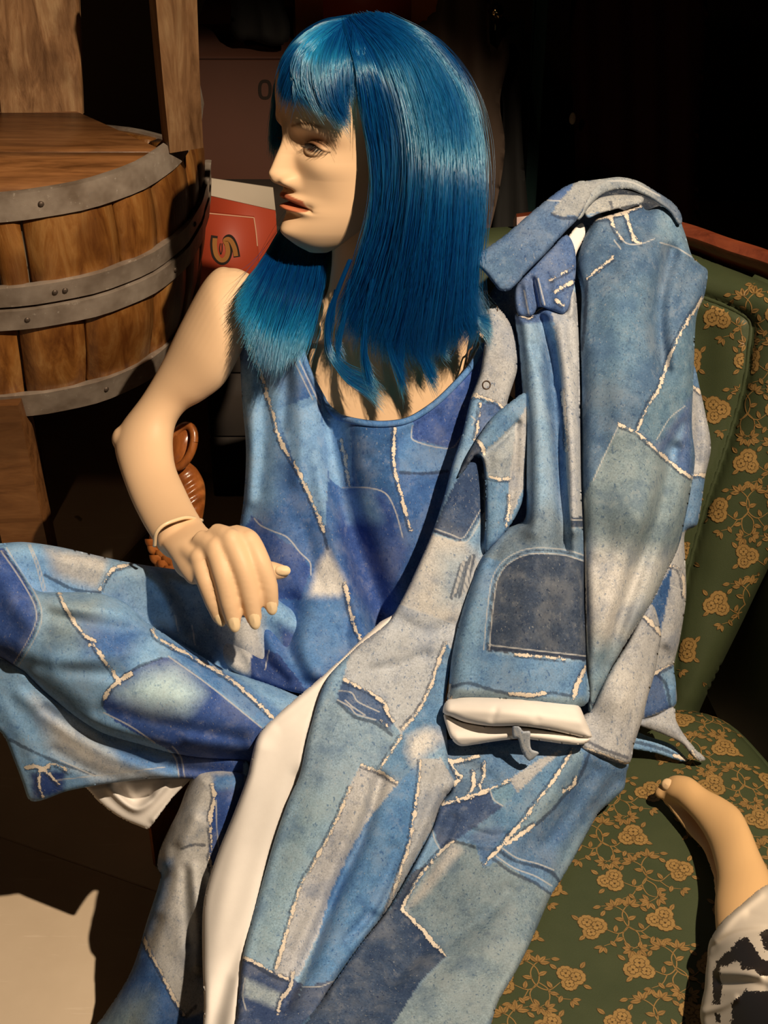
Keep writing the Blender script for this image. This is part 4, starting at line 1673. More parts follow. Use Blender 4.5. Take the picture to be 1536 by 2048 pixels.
for sd in (1, -1):
    base = np.array([sd * .0640, -.004, .094])

    def el(pts):
        return head_world([base + np.array([sd * o, -u, v]) for u, v, o in pts])
    rim_ = cr([(-.002, -.004, .001), (-.001, .010, .004), (.004, .021, .006), (.013, .0265, .008), (.022, .022, .0095), (.0255, .010, .0095), (.022, -.004, .0085), (.014, -.018, .006), (.006, -.027, .0035), (-.001, -.024, .001), (-.003, -.012, .0)], 6)
    eput(MB().tube(el(rim_), .0033, 8))
    eput(MB().tube(el(cr([(.004, .012, .003), (.012, .016, .005), (.017, .008, .006), (.015, -.004, .005), (.008, -.012, .003)], 6)), .0030, 8))
    eput(MB().tube(el(cr([(.001, -.020, .001), (.006, -.022, .0035), (.010, -.017, .004)], 5)), [.0050] * 10 + [.004], 8))
    mbx = MB()
    V = list(el([(.010, .000, .001)])) + list(el([(u, v, o * .45) for u, v, o in rim_]))
    mbx.add(V, [(0, 1 + i, 1 + (i + 1) % len(rim_)) for i in range(len(rim_))])
    eput(mbx)
EFa = {}
for f in EF:
    EFa.setdefault(len(f), []).append(f)

# fingernails: shallow raised plates on the finger ends
NV, NF = [], []


def nail(tip, prev, wdt, ln, lift):
    tip, prev = P(*tip), P(*prev)
    a = (tip - prev) / np.linalg.norm(tip - prev)
    view = (CAM - tip) / np.linalg.norm(CAM - tip)
    up = view - a * (view @ a)
    up /= np.linalg.norm(up)
    sd = np.cross(a, up)
    c = tip + up * lift
    n = len(NV)
    k = 16
    for ring, (rr, h) in enumerate(((0.0, .0011), (.6, .0009), (.92, .0003), (1.0, -.0009))):
        for i in range(k):
            t = 2 * math.pi * i / k
            u, v = math.cos(t), math.sin(t)
            u = math.copysign(abs(u) ** .8, u)
            x, y = rr * wdt * v, rr * ln * u
            NV.append(c + a * y + sd * x + up * (h - x * x * 58 - (y * .10 if y > 0 else 0)))
    for r_ in range(3):
        for i in range(k):
            NF.append((n + r_ * k + i, n + r_ * k + (i + 1) % k, n + (r_ + 1) * k + (i + 1) % k, n + (r_ + 1) * k + i))


nail((439, 1234, 1.5275), (427, 1204, 1.522), .0058, .0095, .0072)
nail((467, 1242, 1.5195), (459, 1205, 1.514), .0066, .0108, .0082)
nail((508, 1236, 1.5195), (500, 1192, 1.513), .0066, .0110, .0082)
nail((542, 1208, 1.5265), (536, 1172, 1.519), .0064, .0104, .0080)
nail((566, 1141, 1.543), (545, 1140, 1.543), .0056, .0085, .0068)
# join everything into the one body mesh
o1 = len(BV)
o2 = o1 + len(HV)
o3 = o2 + len(EV)
AV = np.concatenate([BV, HV, np.array(EV), np.array(NV)])
faces = [BFq, BFt, HF + o1] + [np.array(v) + o2 for v in EFa.values()] + [np.array(NF) + o3]
faces_by = {}
for f in faces:
    if len(f):
        faces_by.setdefault(f.shape[1], []).append(f)
allF = [np.concatenate(v) for v in faces_by.values()]
tone_b = np.concatenate([np.tile(np.array(SKIN), (len(BV), 1)), tone_h, np.tile(np.array(SKIN), (len(EV), 1)), np.tile(np.array(ob(236, 190, 138, 1.12)), (len(NV), 1))])
body = mk('body', AV, allF, M['skin'], mannequin, {'tone': tone_b})

# wrist joint of the mannequin: a raised pale rim where the hand plugs in
ws = cr([(309, 1092, 1.556), (312, 1068, 1.545), (325, 1052, 1.543), (346, 1042, 1.548), (375, 1035, 1.560), (404, 1041, 1.585)], 8)
mb = MB().tube(P(ws[:, 0], ws[:, 1], ws[:, 2]), .0021, 8)
mb.build('wrist_rim', M['nail'], mannequin)
# thin dark cord on the left shoulder
cs = cr([(958, 665, 1.655), (945, 695, 1.652), (938, 702, 1.652), (934, 722, 1.650), (927, 745, 1.648)], 6)
mb = MB().tube(P(cs[:, 0], cs[:, 1], cs[:, 2] - 0.006), .0011, 6)
mb.build('shoulder_cord', M['plank'], mannequin)
# eyelashes
LV, LF = MB(), None
rl = random.Random(5)
for sd in (1, -1):
    for k in range(26):
        xx = .0200 + .0255 * k / 25
        zl = .1185 - .0030 * ((xx - .030) / .014) ** 2 - .10 * (xx - .030)
        iz = int(np.argmin(np.abs(zzf - zl)))
        ia = int(np.argmin(np.abs(X[iz] - sd * xx) + (C_[0] < 0) * 10))
        p0 = np.array([X[iz, ia], Y[iz, ia], Z[iz, ia]])
        L = .0085 * rl.uniform(.7, 1.1)
        pts = head_world([p0, p0 + np.array([sd * .001, L * .55, -L * .30]), p0 + np.array([sd * .002, L, -L * .25])])
        LV.tube(pts, [.00032, .00024, .00008], 4)
LV.build('eyelashes', M['ink'], mannequin)['kind'] = 'stuff'
# the print colours: greyed and deepened from what the picture shows, since the mottling of the print lightens them again
_ob = ob
ob_skin = ob
SAT = 0.80


def ob(r, g, b, k=1.0):
    if b > r:
        m = (r + g + b) / 3.0
        r, g, b = ((m + (c - m) * SAT) * 0.90 for c in (r, g, b))
        r, g, b = r * 0.985, g * 1.0, b * 0.955
    else:
        r, g, b = r * 0.97, g * 0.955, b * 0.945
    return _ob(r, g, b, k)


SAT = 0.76
# ------------------------------------------------------------------ denim palette (as the photo shows it under the lamp)
MID, LIGHT, SKY = ob(112, 142, 180), ob(146, 170, 196), ob(128, 160, 196)
INDIGO, NAVY, DEEP = ob(82, 106, 158), ob(66, 86, 128), ob(56, 68, 96)
GREY, PALE, CREAM, GREEN = ob(180, 168, 156), ob(200, 184, 166), ob(222, 204, 184), ob(158, 166, 170)
STEEL, BRIGHT = ob(110, 130, 156), ob(104, 140, 184)
# the blouse and the trousers are a smoother, bluer knit
SAT = 1.10
J_MID, J_LIGHT, J_IND, J_NAVY, J_SKY = ob(82, 112, 160), ob(152, 178, 206), ob(72, 92, 146), ob(58, 74, 120), ob(104, 136, 178)

# ------------------------------------------------------------------ blouse
blouse_poly = [(512, 552), (480, 590), (474, 640), (479, 700), (484, 800), (492, 900), (487, 1000), (478, 1068), (486, 1120), (500, 1180), (470, 1225), (430, 1255), (432, 1300), (470, 1345), (540, 1372), (620, 1388),
               (700, 1372), (770, 1320), (840, 1230), (900, 1100), (950, 950), (990, 800), (1000, 700), (992, 640), (968, 682), (942, 728), (898, 777), (863, 808), (818, 835), (774, 843), (730, 841), (681, 830), (659, 812), (641, 786), (619, 742), (603, 697), (592, 640), (578, 590), (548, 556)]
b_ctrl = [(500, 600, 1.640), (560, 600, 1.628), (590, 680, 1.622), (484, 700, 1.665), (488, 850, 1.675), (484, 1040, 1.69), (640, 800, 1.630), (770, 850, 1.622), (900, 780, 1.628), (985, 680, 1.650), (600, 950, 1.645), (780, 1000, 1.628), (920, 950, 1.66),
          (560, 1100, 1.655), (700, 1150, 1.645), (860, 1150, 1.67), (540, 1280, 1.64), (640, 1330, 1.615), (740, 1300, 1.635), (450, 1290, 1.64), (800, 1270, 1.66)]
b_folds = [([(650, 812), (662, 900), (690, 1020), (730, 1140), (772, 1260), (790, 1320)], -40, 36), ([(632, 800), (640, 920), (664, 1040), (700, 1170), (735, 1280)], 14, 20),
           ([(730, 850), (770, 950), (815, 1060), (830, 1150)], 7, 40), ([(588, 690), (600, 780), (604, 880), (596, 960)], 6, 16), ([(566, 690), (572, 780), (566, 860)], -5, 12),
           ([(520, 720), (528, 850), (520, 980)], -6, 16), ([(505, 700), (508, 900), (502, 1000)], 4, 12), ([(545, 1000), (560, 1100), (590, 1180)], 8, 34),
           ([(640, 1200), (610, 1290), (640, 1350), (700, 1340)], 10, 24), ([(585, 1200), (575, 1290), (610, 1365), (690, 1378)], -11, 17), ([(520, 1240), (548, 1300), (590, 1350)], 8, 13),
           ([(500, 1250), (528, 1320), (570, 1362)], -8, 11), ([(455, 1260), (490, 1300), (512, 1350)], 6, 12), ([(700, 1220), (690, 1280), (712, 1330)], -7, 13), ([(870, 830), (800, 880), (740, 920)], -4, 14),
           ([(940, 740), (900, 820), (870, 880)], 4, 18), ([(610, 1060), (625, 1130), (640, 1180)], -5, 15)]
b_patch = [([(474, 600), (560, 590), (600, 700), (560, 840), (550, 1000), (480, 1050)], J_LIGHT, 26), ([(505, 1030), (540, 1062), (600, 1105), (622, 1140), (600, 1200), (480, 1190), (470, 1100)], J_IND),
           ([(480, 600), (600, 640), (560, 770), (490, 720)], J_IND, 18), ([(552, 820), (630, 790), (660, 900), (650, 1060), (600, 960)], ob(146, 172, 204)), ([(640, 790), (700, 838), (705, 975), (690, 980), (660, 960)], J_LIGHT),
           ([(700, 840), (792, 846), (788, 930), (805, 1075), (770, 985), (704, 972)], ob(66, 98, 140), 10), ([(792, 846), (832, 834), (828, 880), (905, 898), (930, 860), (920, 944), (800, 946)], J_SKY),
           ([(826, 832), (968, 686), (990, 640), (996, 800), (940, 898), (902, 896), (824, 878)], J_IND), ([(800, 946), (930, 942), (880, 1100), (822, 1060)], J_MID), ([(690, 980), (770, 985), (790, 1020), (806, 1076), (822, 1100), (760, 1260), (700, 1180), (672, 1060)], J_IND, 12),
           ([(690, 985), (740, 990), (760, 1040), (700, 1040)], J_LIGHT, 16), ([(655, 1098), (692, 1165), (682, 1196), (618, 1196), (636, 1130)], CREAM, 8), ([(618, 1196), (684, 1196), (705, 1290), (640, 1350), (570, 1330), (590, 1240)], J_SKY, 14),
           ([(430, 1240), (500, 1225), (512, 1290), (500, 1352), (430, 1340)], PALE, 8), ([(505, 1290), (560, 1310), (620, 1390), (500, 1372)], J_NAVY), ([(640, 1350), (790, 1320), (700, 1400), (600, 1392)], J_IND)]
b_seam = [('fray', [(500, 690), (520, 740), (545, 825), (560, 880), (600, 950), (640, 1040), (648, 1066)]), ('fray', [(790, 855), (787, 920), (800, 980), (822, 1062)]), ('dark', [(800, 945), (850, 947), (895, 942)]),
          ('line', [(684, 976), (730, 975), (770, 986), (790, 1020), (806, 1076)]), ('line', [(508, 1036), (520, 1050), (545, 1062), (575, 1075), (600, 1105), (620, 1125), (622, 1150)]), ('fray', [(690, 1166), (702, 1230), (722, 1282)]),
          ('line', [(598, 720), (640, 810)]), ('line', [(580, 705), (626, 800)]), ('dark', [(655, 1098), (640, 1040)]), ('line', [(825, 850), (826, 880), (900, 897), (925, 870)]), ('fray', [(682, 880), (690, 920), (698, 970)]), ('line', [(530, 1340), (538, 1300)])]
blouse, blouse_d = sheet('blouse', blouse_poly, b_ctrl, M['jersey'], mannequin, 3.2, b_folds, (16, 0.014), base=J_MID, patches=b_patch, seams=b_seam, wave=(.0016, 40), seed=3, thick=.0025)
blouse['label'] = 'blue patchwork print sleeveless blouse with scooped neck'
nb = cr([(578, 590), (592, 640), (603, 697), (619, 742), (641, 786), (659, 812), (681, 830), (730, 841), (774, 843), (818, 835), (863, 808), (898, 777), (942, 728), (968, 682)], 8) + np.array([0, 5.0])
dn = blouse_d(nb + np.array([0, 7.0])) - 0.002
V, F = [], []
for k, (x, y) in enumerate(nb):
    a = nb[min(k + 1, len(nb) - 1)] - nb[max(k - 1, 0)]
    a = np.array([-a[1], a[0]]) / np.linalg.norm(a)
    for o_, dd in ((-7, .004), (-5, -.001), (0, -.0022), (5, -.001), (7, .003), (0, .006)):
        V.append(P(x + a[0] * o_, y + a[1] * o_, dn[k] + dd))
for k in range(len(nb) - 1):
    F += [(k * 6 + i, k * 6 + (i + 1) % 6, (k + 1) * 6 + (i + 1) % 6, (k + 1) * 6 + i) for i in range(6)]
n_ = len(V)
fix_normals(mk('neck_binding', V, F, M['jersey'], blouse, {'tone': np.tile(np.array(J_SKY), (n_, 1)), 'fray': np.full(n_, 60.), 'line': np.full(n_, 60.), 'dark': np.full(n_, 60.)}))

# ------------------------------------------------------------------ trousers
trousers = bpy.data.objects.new('trousers', None)
col.objects.link(trousers)
trousers.parent = mannequin
trousers['label'] = 'wide blue patchwork print trousers with cream inside'
thigh_poly = [(-60, 1094), (0, 1087), (48, 1084), (120, 1094), (203, 1113), (270, 1127), (338, 1137), (430, 1150), (520, 1172), (640, 1260), (740, 1330), (720, 1440), (600, 1470), (480, 1450), (250, 1350), (0, 1350), (-60, 1350)]
t_ctrl = [(-40, 1150, 1.56), (60, 1140, 1.575), (250, 1180, 1.60), (400, 1240, 1.625), (560, 1330, 1.645), (700, 1390, 1.66), (0, 1320, 1.60), (300, 1340, 1.63)]
sheet('thigh', thigh_poly, t_ctrl, M['jersey'], trousers, 3.5, [([(290, 1135), (330, 1190), (352, 1250)], 7, 14), ([(310, 1140), (362, 1200), (380, 1260)], -6, 12), ([(400, 1170), (470, 1230), (500, 1310)], 7, 22), ([(420, 1250), (470, 1310), (480, 1360)], -6, 14), ([(540, 1260), (560, 1330)], -6, 16)],
      (34, 0.035), (60, 0.06), base=J_LIGHT,
      patches=[([(90, 1095), (210, 1112), (225, 1140), (196, 1180), (110, 1150)], PALE, 12), ([(220, 1118), (300, 1130), (350, 1190), (340, 1260), (260, 1230), (196, 1180)], LIGHT, 8), ([(300, 1132), (500, 1165), (480, 1260), (420, 1330), (360, 1270)], STEEL, 10),
               ([(-60, 1090), (8, 1096), (60, 1180), (-60, 1340)], J_IND), ([(430, 1240), (520, 1230), (540, 1330), (470, 1360)], PALE, 14), ([(560, 1250), (740, 1330), (700, 1440), (560, 1400)], J_IND, 10)],
      seams=[('double', [(8, 1098), (40, 1150), (74, 1205)]), ('line', [(60, 1088), (78, 1130), (92, 1182)]), ('line', [(56, 1088), (72, 1130), (86, 1182)]), ('fray', [(200, 1180), (222, 1140), (262, 1128)]), ('line', [(350, 1230), (356, 1262)]), ('line', [(384, 1250), (390, 1290)]), ('dark', [(90, 1150), (150, 1180), (200, 1185)])], seed=5)
shin_poly = [(-60, 1100), (4, 1100), (40, 1140), (72, 1180), (120, 1184), (193, 1186), (251, 1205), (299, 1248), (376, 1296), (453, 1340), (531, 1364), (600, 1392), (660, 1430), (640, 1500), (560, 1540), (482, 1528), (362, 1512), (270, 1488), (193, 1462), (96, 1392), (48, 1346), (0, 1316), (-60, 1290)]
s_ctrl = [(-40, 1180, 1.53), (60, 1230, 1.515), (200, 1300, 1.520), (350, 1390, 1.535), (500, 1450, 1.56), (640, 1470, 1.60), (100, 1380, 1.545), (300, 1480, 1.565), (480, 1515, 1.585), (300, 1260, 1.555), (500, 1365, 1.59)]
s_folds = [([(80, 1190), (150, 1215), (230, 1222), (290, 1262)], 7, 14), ([(100, 1230), (190, 1250), (280, 1262)], -5, 12), ([(300, 1262), (250, 1300), (180, 1320), (110, 1330)], 6, 18), ([(60, 1330), (150, 1340), (240, 1350)], -5, 15), ([(240, 1290), (300, 1290), (360, 1320)], -4, 12),
           ([(60, 1360), (130, 1420), (230, 1462), (340, 1490)], 6, 14), ([(200, 1420), (330, 1450), (480, 1480)], -5, 16), ([(380, 1480), (460, 1490), (540, 1500)], 4, 14), ([(20, 1200), (60, 1260), (30, 1320)], 5, 20)]
s_patch = [([(-60, 1090), (6, 1098), (42, 1150), (74, 1206), (79, 1240), (60, 1282), (30, 1330), (-60, 1330)], J_IND), ([(206, 1395), (222, 1372), (268, 1338), (330, 1314), (352, 1318), (430, 1380), (530, 1460), (500, 1540), (360, 1512), (232, 1445), (205, 1415)], J_IND),
           ([(235, 1385), (290, 1350), (350, 1340), (400, 1385), (370, 1420), (300, 1415)], ob(224, 232, 234), 26), ([(352, 1318), (310, 1262), (470, 1352), (560, 1420), (640, 1440), (620, 1500), (530, 1455)], J_SKY, 6), ([(80, 1200), (200, 1190), (190, 1290), (90, 1290)], GREEN, 24), ([(160, 1240), (290, 1260), (250, 1330), (170, 1310)], J_MID, 22),
           ([(360, 1450), (520, 1470), (640, 1480), (560, 1545), (360, 1514)], J_IND, 10)]
s_seam = [('double', [(6, 1098), (42, 1150), (73, 1205), (78, 1240), (62, 1280), (32, 1330)]), ('fray', [(118, 1186), (140, 1230), (170, 1272), (182, 1282), (200, 1310), (225, 1342), (238, 1366)]), ('fray', [(172, 1272), (190, 1284), (178, 1290)]),
          ('dark', [(205, 1412), (208, 1392), (225, 1370), (268, 1338), (322, 1316)]), ('fray', [(208, 1398), (224, 1374), (262, 1346)]), ('line', [(336, 1312), (420, 1372), (524, 1456)]), ('fray', [(306, 1258), (312, 1275), (400, 1322), (470, 1366), (545, 1434)]), ('line', [(207, 1425), (260, 1452), (310, 1486)]), ('double', [(340, 1496), (352, 1510), (360, 1540)]),
          ('line', [(20, 1330), (50, 1370)])]
sheet('crossed_leg', shin_poly, s_ctrl, M['jersey'], trousers, 3.2, s_folds, (48, 0.042), (70, 0.06), base=J_LIGHT, patches=s_patch, seams=s_seam, wave=(.002, 44), seed=8)
drape_poly = [(-60, 1325), (0, 1318), (48, 1342), (96, 1388), (193, 1456), (270, 1480), (362, 1506), (490, 1520), (496, 1550), (470, 1568), (420, 1562), (376, 1557), (309, 1557), (217, 1567), (135, 1582), (92, 1598), (68, 1603), (56, 1597), (46, 1568), (29, 1523), (4, 1468), (-40, 1440), (-60, 1420)]
sheet('flared_hem', drape_poly, [(-40, 1360, 1.575), (60, 1420, 1.575), (60, 1590, 1.625), (200, 1520, 1.600), (300, 1550, 1.615), (460, 1560, 1.615), (380, 1520, 1.605), (150, 1450, 1.585)], [M['jersey'], M['lining']], trousers, 3.2,
      [([(40, 1390), (120, 1450), (230, 1510), (330, 1550)], 5, 15), ([(90, 1420), (200, 1490), (320, 1530), (440, 1545)], -6, 12), ([(10, 1420), (60, 1500), (80, 1580)], 4, 20), ([(110, 1500), (180, 1540), (240, 1560)], -3, 12)], (10, 0.006), base=J_LIGHT,
      patches=[([(70, 1400), (140, 1450), (240, 1520), (330, 1556), (200, 1560), (110, 1500)], PALE, 24), ([(340, 1500), (490, 1520), (480, 1570), (362, 1560)], J_IND), ([(200, 1470), (350, 1510), (352, 1556), (250, 1530)], J_SKY, 10), ([(60, 1545), (132, 1540), (128, 1585), (66, 1600)], J_NAVY, 6), ([(-60, 1320), (30, 1340), (20, 1460), (-60, 1430)], J_LIGHT)],
      seams=[('fray', [(50, 1535), (76, 1534), (100, 1550), (118, 1568)]), ('fray', [(80, 1536), (78, 1570), (86, 1594)]), ('fray', [(88, 1538), (110, 1528), (140, 1545)]), ('line', [(115, 1560), (220, 1548), (330, 1534)]), ('dark', [(20, 1480), (80, 1510), (130, 1530), (190, 1550)]), ('double', [(348, 1502), (358, 1520), (364, 1556)]), ('line', [(120, 1520), (190, 1552)])], seed=4)
inside_poly = [(150, 1572), (169, 1574), (190, 1596), (207, 1612), (230, 1629), (251, 1641), (275, 1651), (296, 1658), (306, 1648), (322, 1626), (350, 1590), (384, 1556), (400, 1530), (300, 1530), (200, 1550)]
sheet('cream_inside', inside_poly, [(160, 1570, 1.655), (250, 1630, 1.66), (300, 1650, 1.65), (380, 1560, 1.64), (300, 1540, 1.65)], M['lining'], trousers, 3.5,
      [([(222, 1580), (250, 1606), (275, 1618), (300, 1604), (330, 1572)], 9, 8), ([(240, 1570), (268, 1598), (296, 1590)], -9, 10), ([(310, 1640), (345, 1600), (380, 1560)], 6, 9)], (10, 0.006), seed=6, wave=(.0005, 60))
leg_poly = [(398, 1540), (376, 1571), (357, 1620), (333, 1668), (318, 1704), (314, 1735), (322, 1752), (294, 1842), (262, 1943), (204, 2036), (160, 2094), (440, 2094), (446, 2000), (462, 1850), (480, 1700), (490, 1600), (488, 1545)]
sheet('lower_leg', leg_poly, [(430, 1560, 1.592), (400, 1650, 1.590), (450, 1700, 1.588), (330, 1740, 1.610), (400, 1800, 1.588), (300, 1900, 1.610), (420, 1950, 1.555), (230, 2060, 1.620), (430, 2090, 1.500)], [M['jersey'], M['lining']], trousers, 3.2,
      [([(352, 1700), (330, 1800), (290, 1900)], -7, 14), ([(390, 1640), (352, 1720), (322, 1820)], 8, 18), ([(384, 1740), (392, 1800), (400, 1870), (396, 1930)], 7, 13), ([(372, 1740), (372, 1820), (378, 1890)], -5, 12), ([(412, 1760), (416, 1850), (412, 1950)], -6, 13), ([(322, 1752), (318, 1700), (336, 1660)], -6, 9), ([(330, 1950), (290, 2040)], 6, 25)],
      (40, 0.045), (60, 0.06), base=PALE,
      patches=[([(428, 1560), (490, 1550), (480, 1700), (452, 1760), (418, 1740), (420, 1650)], J_IND), ([(426, 1550), (490, 1545), (488, 1575), (430, 1580)], J_SKY, 6), ([(296, 1842), (292, 1880), (330, 1960), (372, 2036), (440, 2010), (440, 2170), (100, 2170), (240, 1960)], J_MID, 3), ([(210, 2020), (300, 1990), (290, 2100), (150, 2100)], GREEN, 30), ([(320, 1720), (345, 1720), (330, 1790), (300, 1870), (290, 1850)], J_SKY, 10), ([(360, 1830), (440, 1800), (440, 1950), (400, 2010), (340, 1940)], GREY, 30)],
      seams=[('fray', [(424, 1570), (428, 1600), (420, 1640), (424, 1690), (420, 1720), (426, 1750)]), ('line', [(432, 1600), (434, 1660), (438, 1700)]), ('fray', [(288, 1878), (300, 1905), (322, 1945), (345, 1990), (368, 2030)]), ('dark', [(362, 1698), (385, 1690), (408, 1690)]), ('dark', [(370, 2034), (392, 2012)])], seed=9)
SAT = 0.76
# ------------------------------------------------------------------ patchwork coat draped over the shoulder and the chair
coat = thing('coat', 'patchwork denim print coat with cream lining draped over the green armchair', 'coat', (0.14, 1.25, 0.5))
DC = [M['denim'], M['lining']]
HC = 3.2

# side of the back, seen at the right edge
sheet('side_panel', [(1370, 700), (1389, 732), (1400, 778), (1411, 827), (1422, 893), (1411, 951), (1395, 1048), (1370, 1066), (1371, 1130), (1372, 1198), (1359, 1282), (1348, 1331), (1352, 1370), (1348, 1415), (1288, 1440), (1230, 1440), (1260, 1250), (1320, 1080), (1340, 900)],
      [(1400, 760, 1.665), (1415, 900, 1.672), (1390, 1050, 1.685), (1360, 1250, 1.70), (1340, 1400, 1.72), (1300, 1100, 1.66), (1260, 1400, 1.68)], DC, coat, HC,
      [([(1385, 740), (1398, 830), (1392, 930)], -8, 10), ([(1345, 1110), (1350, 1200), (1335, 1290)], 6, 14), ([(1330, 1300), (1338, 1370)], -7, 10)], (16, .018), base=GREY,
      patches=[([(1370, 700), (1392, 735), (1402, 782), (1385, 775)], MID), ([(1380, 948), (1412, 950), (1396, 1050), (1360, 1066), (1350, 1100)], MID), ([(1290, 1224), (1345, 1130), (1338, 1180), (1322, 1266), (1300, 1240)], ob(58, 96, 150)), ([(1285, 1350), (1345, 1330), (1352, 1370), (1348, 1412), (1290, 1436)], INDIGO), ([(1320, 1345), (1350, 1330), (1354, 1412), (1338, 1412)], SKY)],
      seams=[('fray', [(1386, 772), (1402, 786)]), ('fray', [(1385, 950), (1412, 950)]), ('fray', [(1338, 1130), (1356, 1136), (1366, 1160), (1370, 1195)]), ('fray', [(1300, 1350), (1330, 1336), (1346, 1326)]), ('dark', [(1316, 1350), (1332, 1370), (1340, 1410)]), ('line', [(1340, 1170), (1372, 1185)])], seed=2)
# hem of the back lying on the seat
sheet('back_hem', [(1262, 1462), (1300, 1474), (1345, 1490), (1376, 1520), (1360, 1522), (1310, 1506), (1258, 1494)], [(1262, 1470, 1.732), (1370, 1516, 1.736), (1310, 1500, 1.732)], DC, coat, 3, [], (8, .004), base=SKY, seams=[('dark', [(1262, 1482), (1310, 1494), (1360, 1512)]), ('fray', [(1350, 1512), (1372, 1520)])])
sheet('hem_fold', [(1270, 1442), (1310, 1432), (1347, 1414), (1352, 1440), (1366, 1466), (1388, 1494), (1411, 1518), (1396, 1522), (1380, 1508), (1366, 1490), (1330, 1470), (1276, 1450)], [(1275, 1445, 1.700), (1345, 1420, 1.715), (1370, 1480, 1.718), (1405, 1520, 1.726)], DC, coat, 3, [([(1300, 1444), (1350, 1462), (1392, 1512)], 4, 9)], (8, .004), base=GREY, seams=[('fray', [(1384, 1500), (1394, 1520)])])

# inside of the coat seen in the gaps, its shade painted in as navy
sheet('inner_side', [(978, 600), (1000, 560), (1060, 500), (1130, 430), (1200, 420), (1215, 600), (1205, 900), (1200, 1300), (1190, 1440), (1000, 1440), (930, 1380), (960, 1150), (1010, 1000), (1030, 800), (1020, 690)],
      [(1000, 600, 1.665), (1150, 460, 1.665), (1180, 800, 1.665), (1100, 1100, 1.65), (960, 1380, 1.63), (1180, 1400, 1.64)], DC, coat, 4, [], (14, .01), base=NAVY)
sheet('shoulder_yoke', [(1030, 580), (1052, 548), (1096, 504), (1132, 470), (1150, 500), (1150, 560), (1132, 625), (1104, 622), (1080, 614), (1062, 632), (1036, 628)], [(1040, 600, 1.600), (1100, 520, 1.605), (1145, 500, 1.615), (1120, 620, 1.60)], DC, coat, 3,
      [([(1052, 570), (1062, 630)], 7, 8), ([(1076, 560), (1086, 612)], 7, 8), ([(1066, 560), (1076, 620)], -8, 7), ([(1110, 550), (1118, 610)], 5, 12)], (8, .006), base=INDIGO,
      seams=[('line', [(1048, 580), (1058, 630)]), ('line', [(1076, 556), (1090, 610)]), ('line', [(1070, 560), (1082, 612)]), ('fray', [(1100, 560), (1122, 548), (1146, 534)]), ('fray', [(1110, 585), (1130, 572), (1150, 562)]), ('fray', [(1112, 600), (1128, 612)])])

# back and right side of the coat over the chair
back_poly = [(1190, 440), (1210, 432), (1246, 421), (1282, 409), (1292, 420), (1320, 412), (1342, 420), (1358, 432), (1364, 450), (1371, 470), (1384, 512), (1400, 528), (1415, 541), (1413, 570), (1407, 597), (1396, 622), (1391, 650), (1388, 730), (1385, 800), (1384, 860), (1390, 915), (1384, 966), (1372, 1030), (1356, 1096), (1330, 1150), (1304, 1205),
             (1245, 1298), (1205, 1375), (1184, 1420), (1178, 1440), (1173, 1340), (1170, 1171), (1165, 1060), (1163, 940), (1162, 783), (1160, 676), (1163, 588), (1152, 530), (1164, 482)]
bk_ctrl = [(1200, 440, 1.615), (1340, 430, 1.655), (1410, 550, 1.665), (1165, 520, 1.615), (1250, 550, 1.598), (1170, 800, 1.605), (1270, 800, 1.575), (1380, 780, 1.625), (1180, 1060, 1.60), (1280, 1040, 1.570), (1380, 960, 1.64), (1180, 1300, 1.585), (1260, 1200, 1.585), (1340, 1110, 1.645), (1190, 1420, 1.59)]
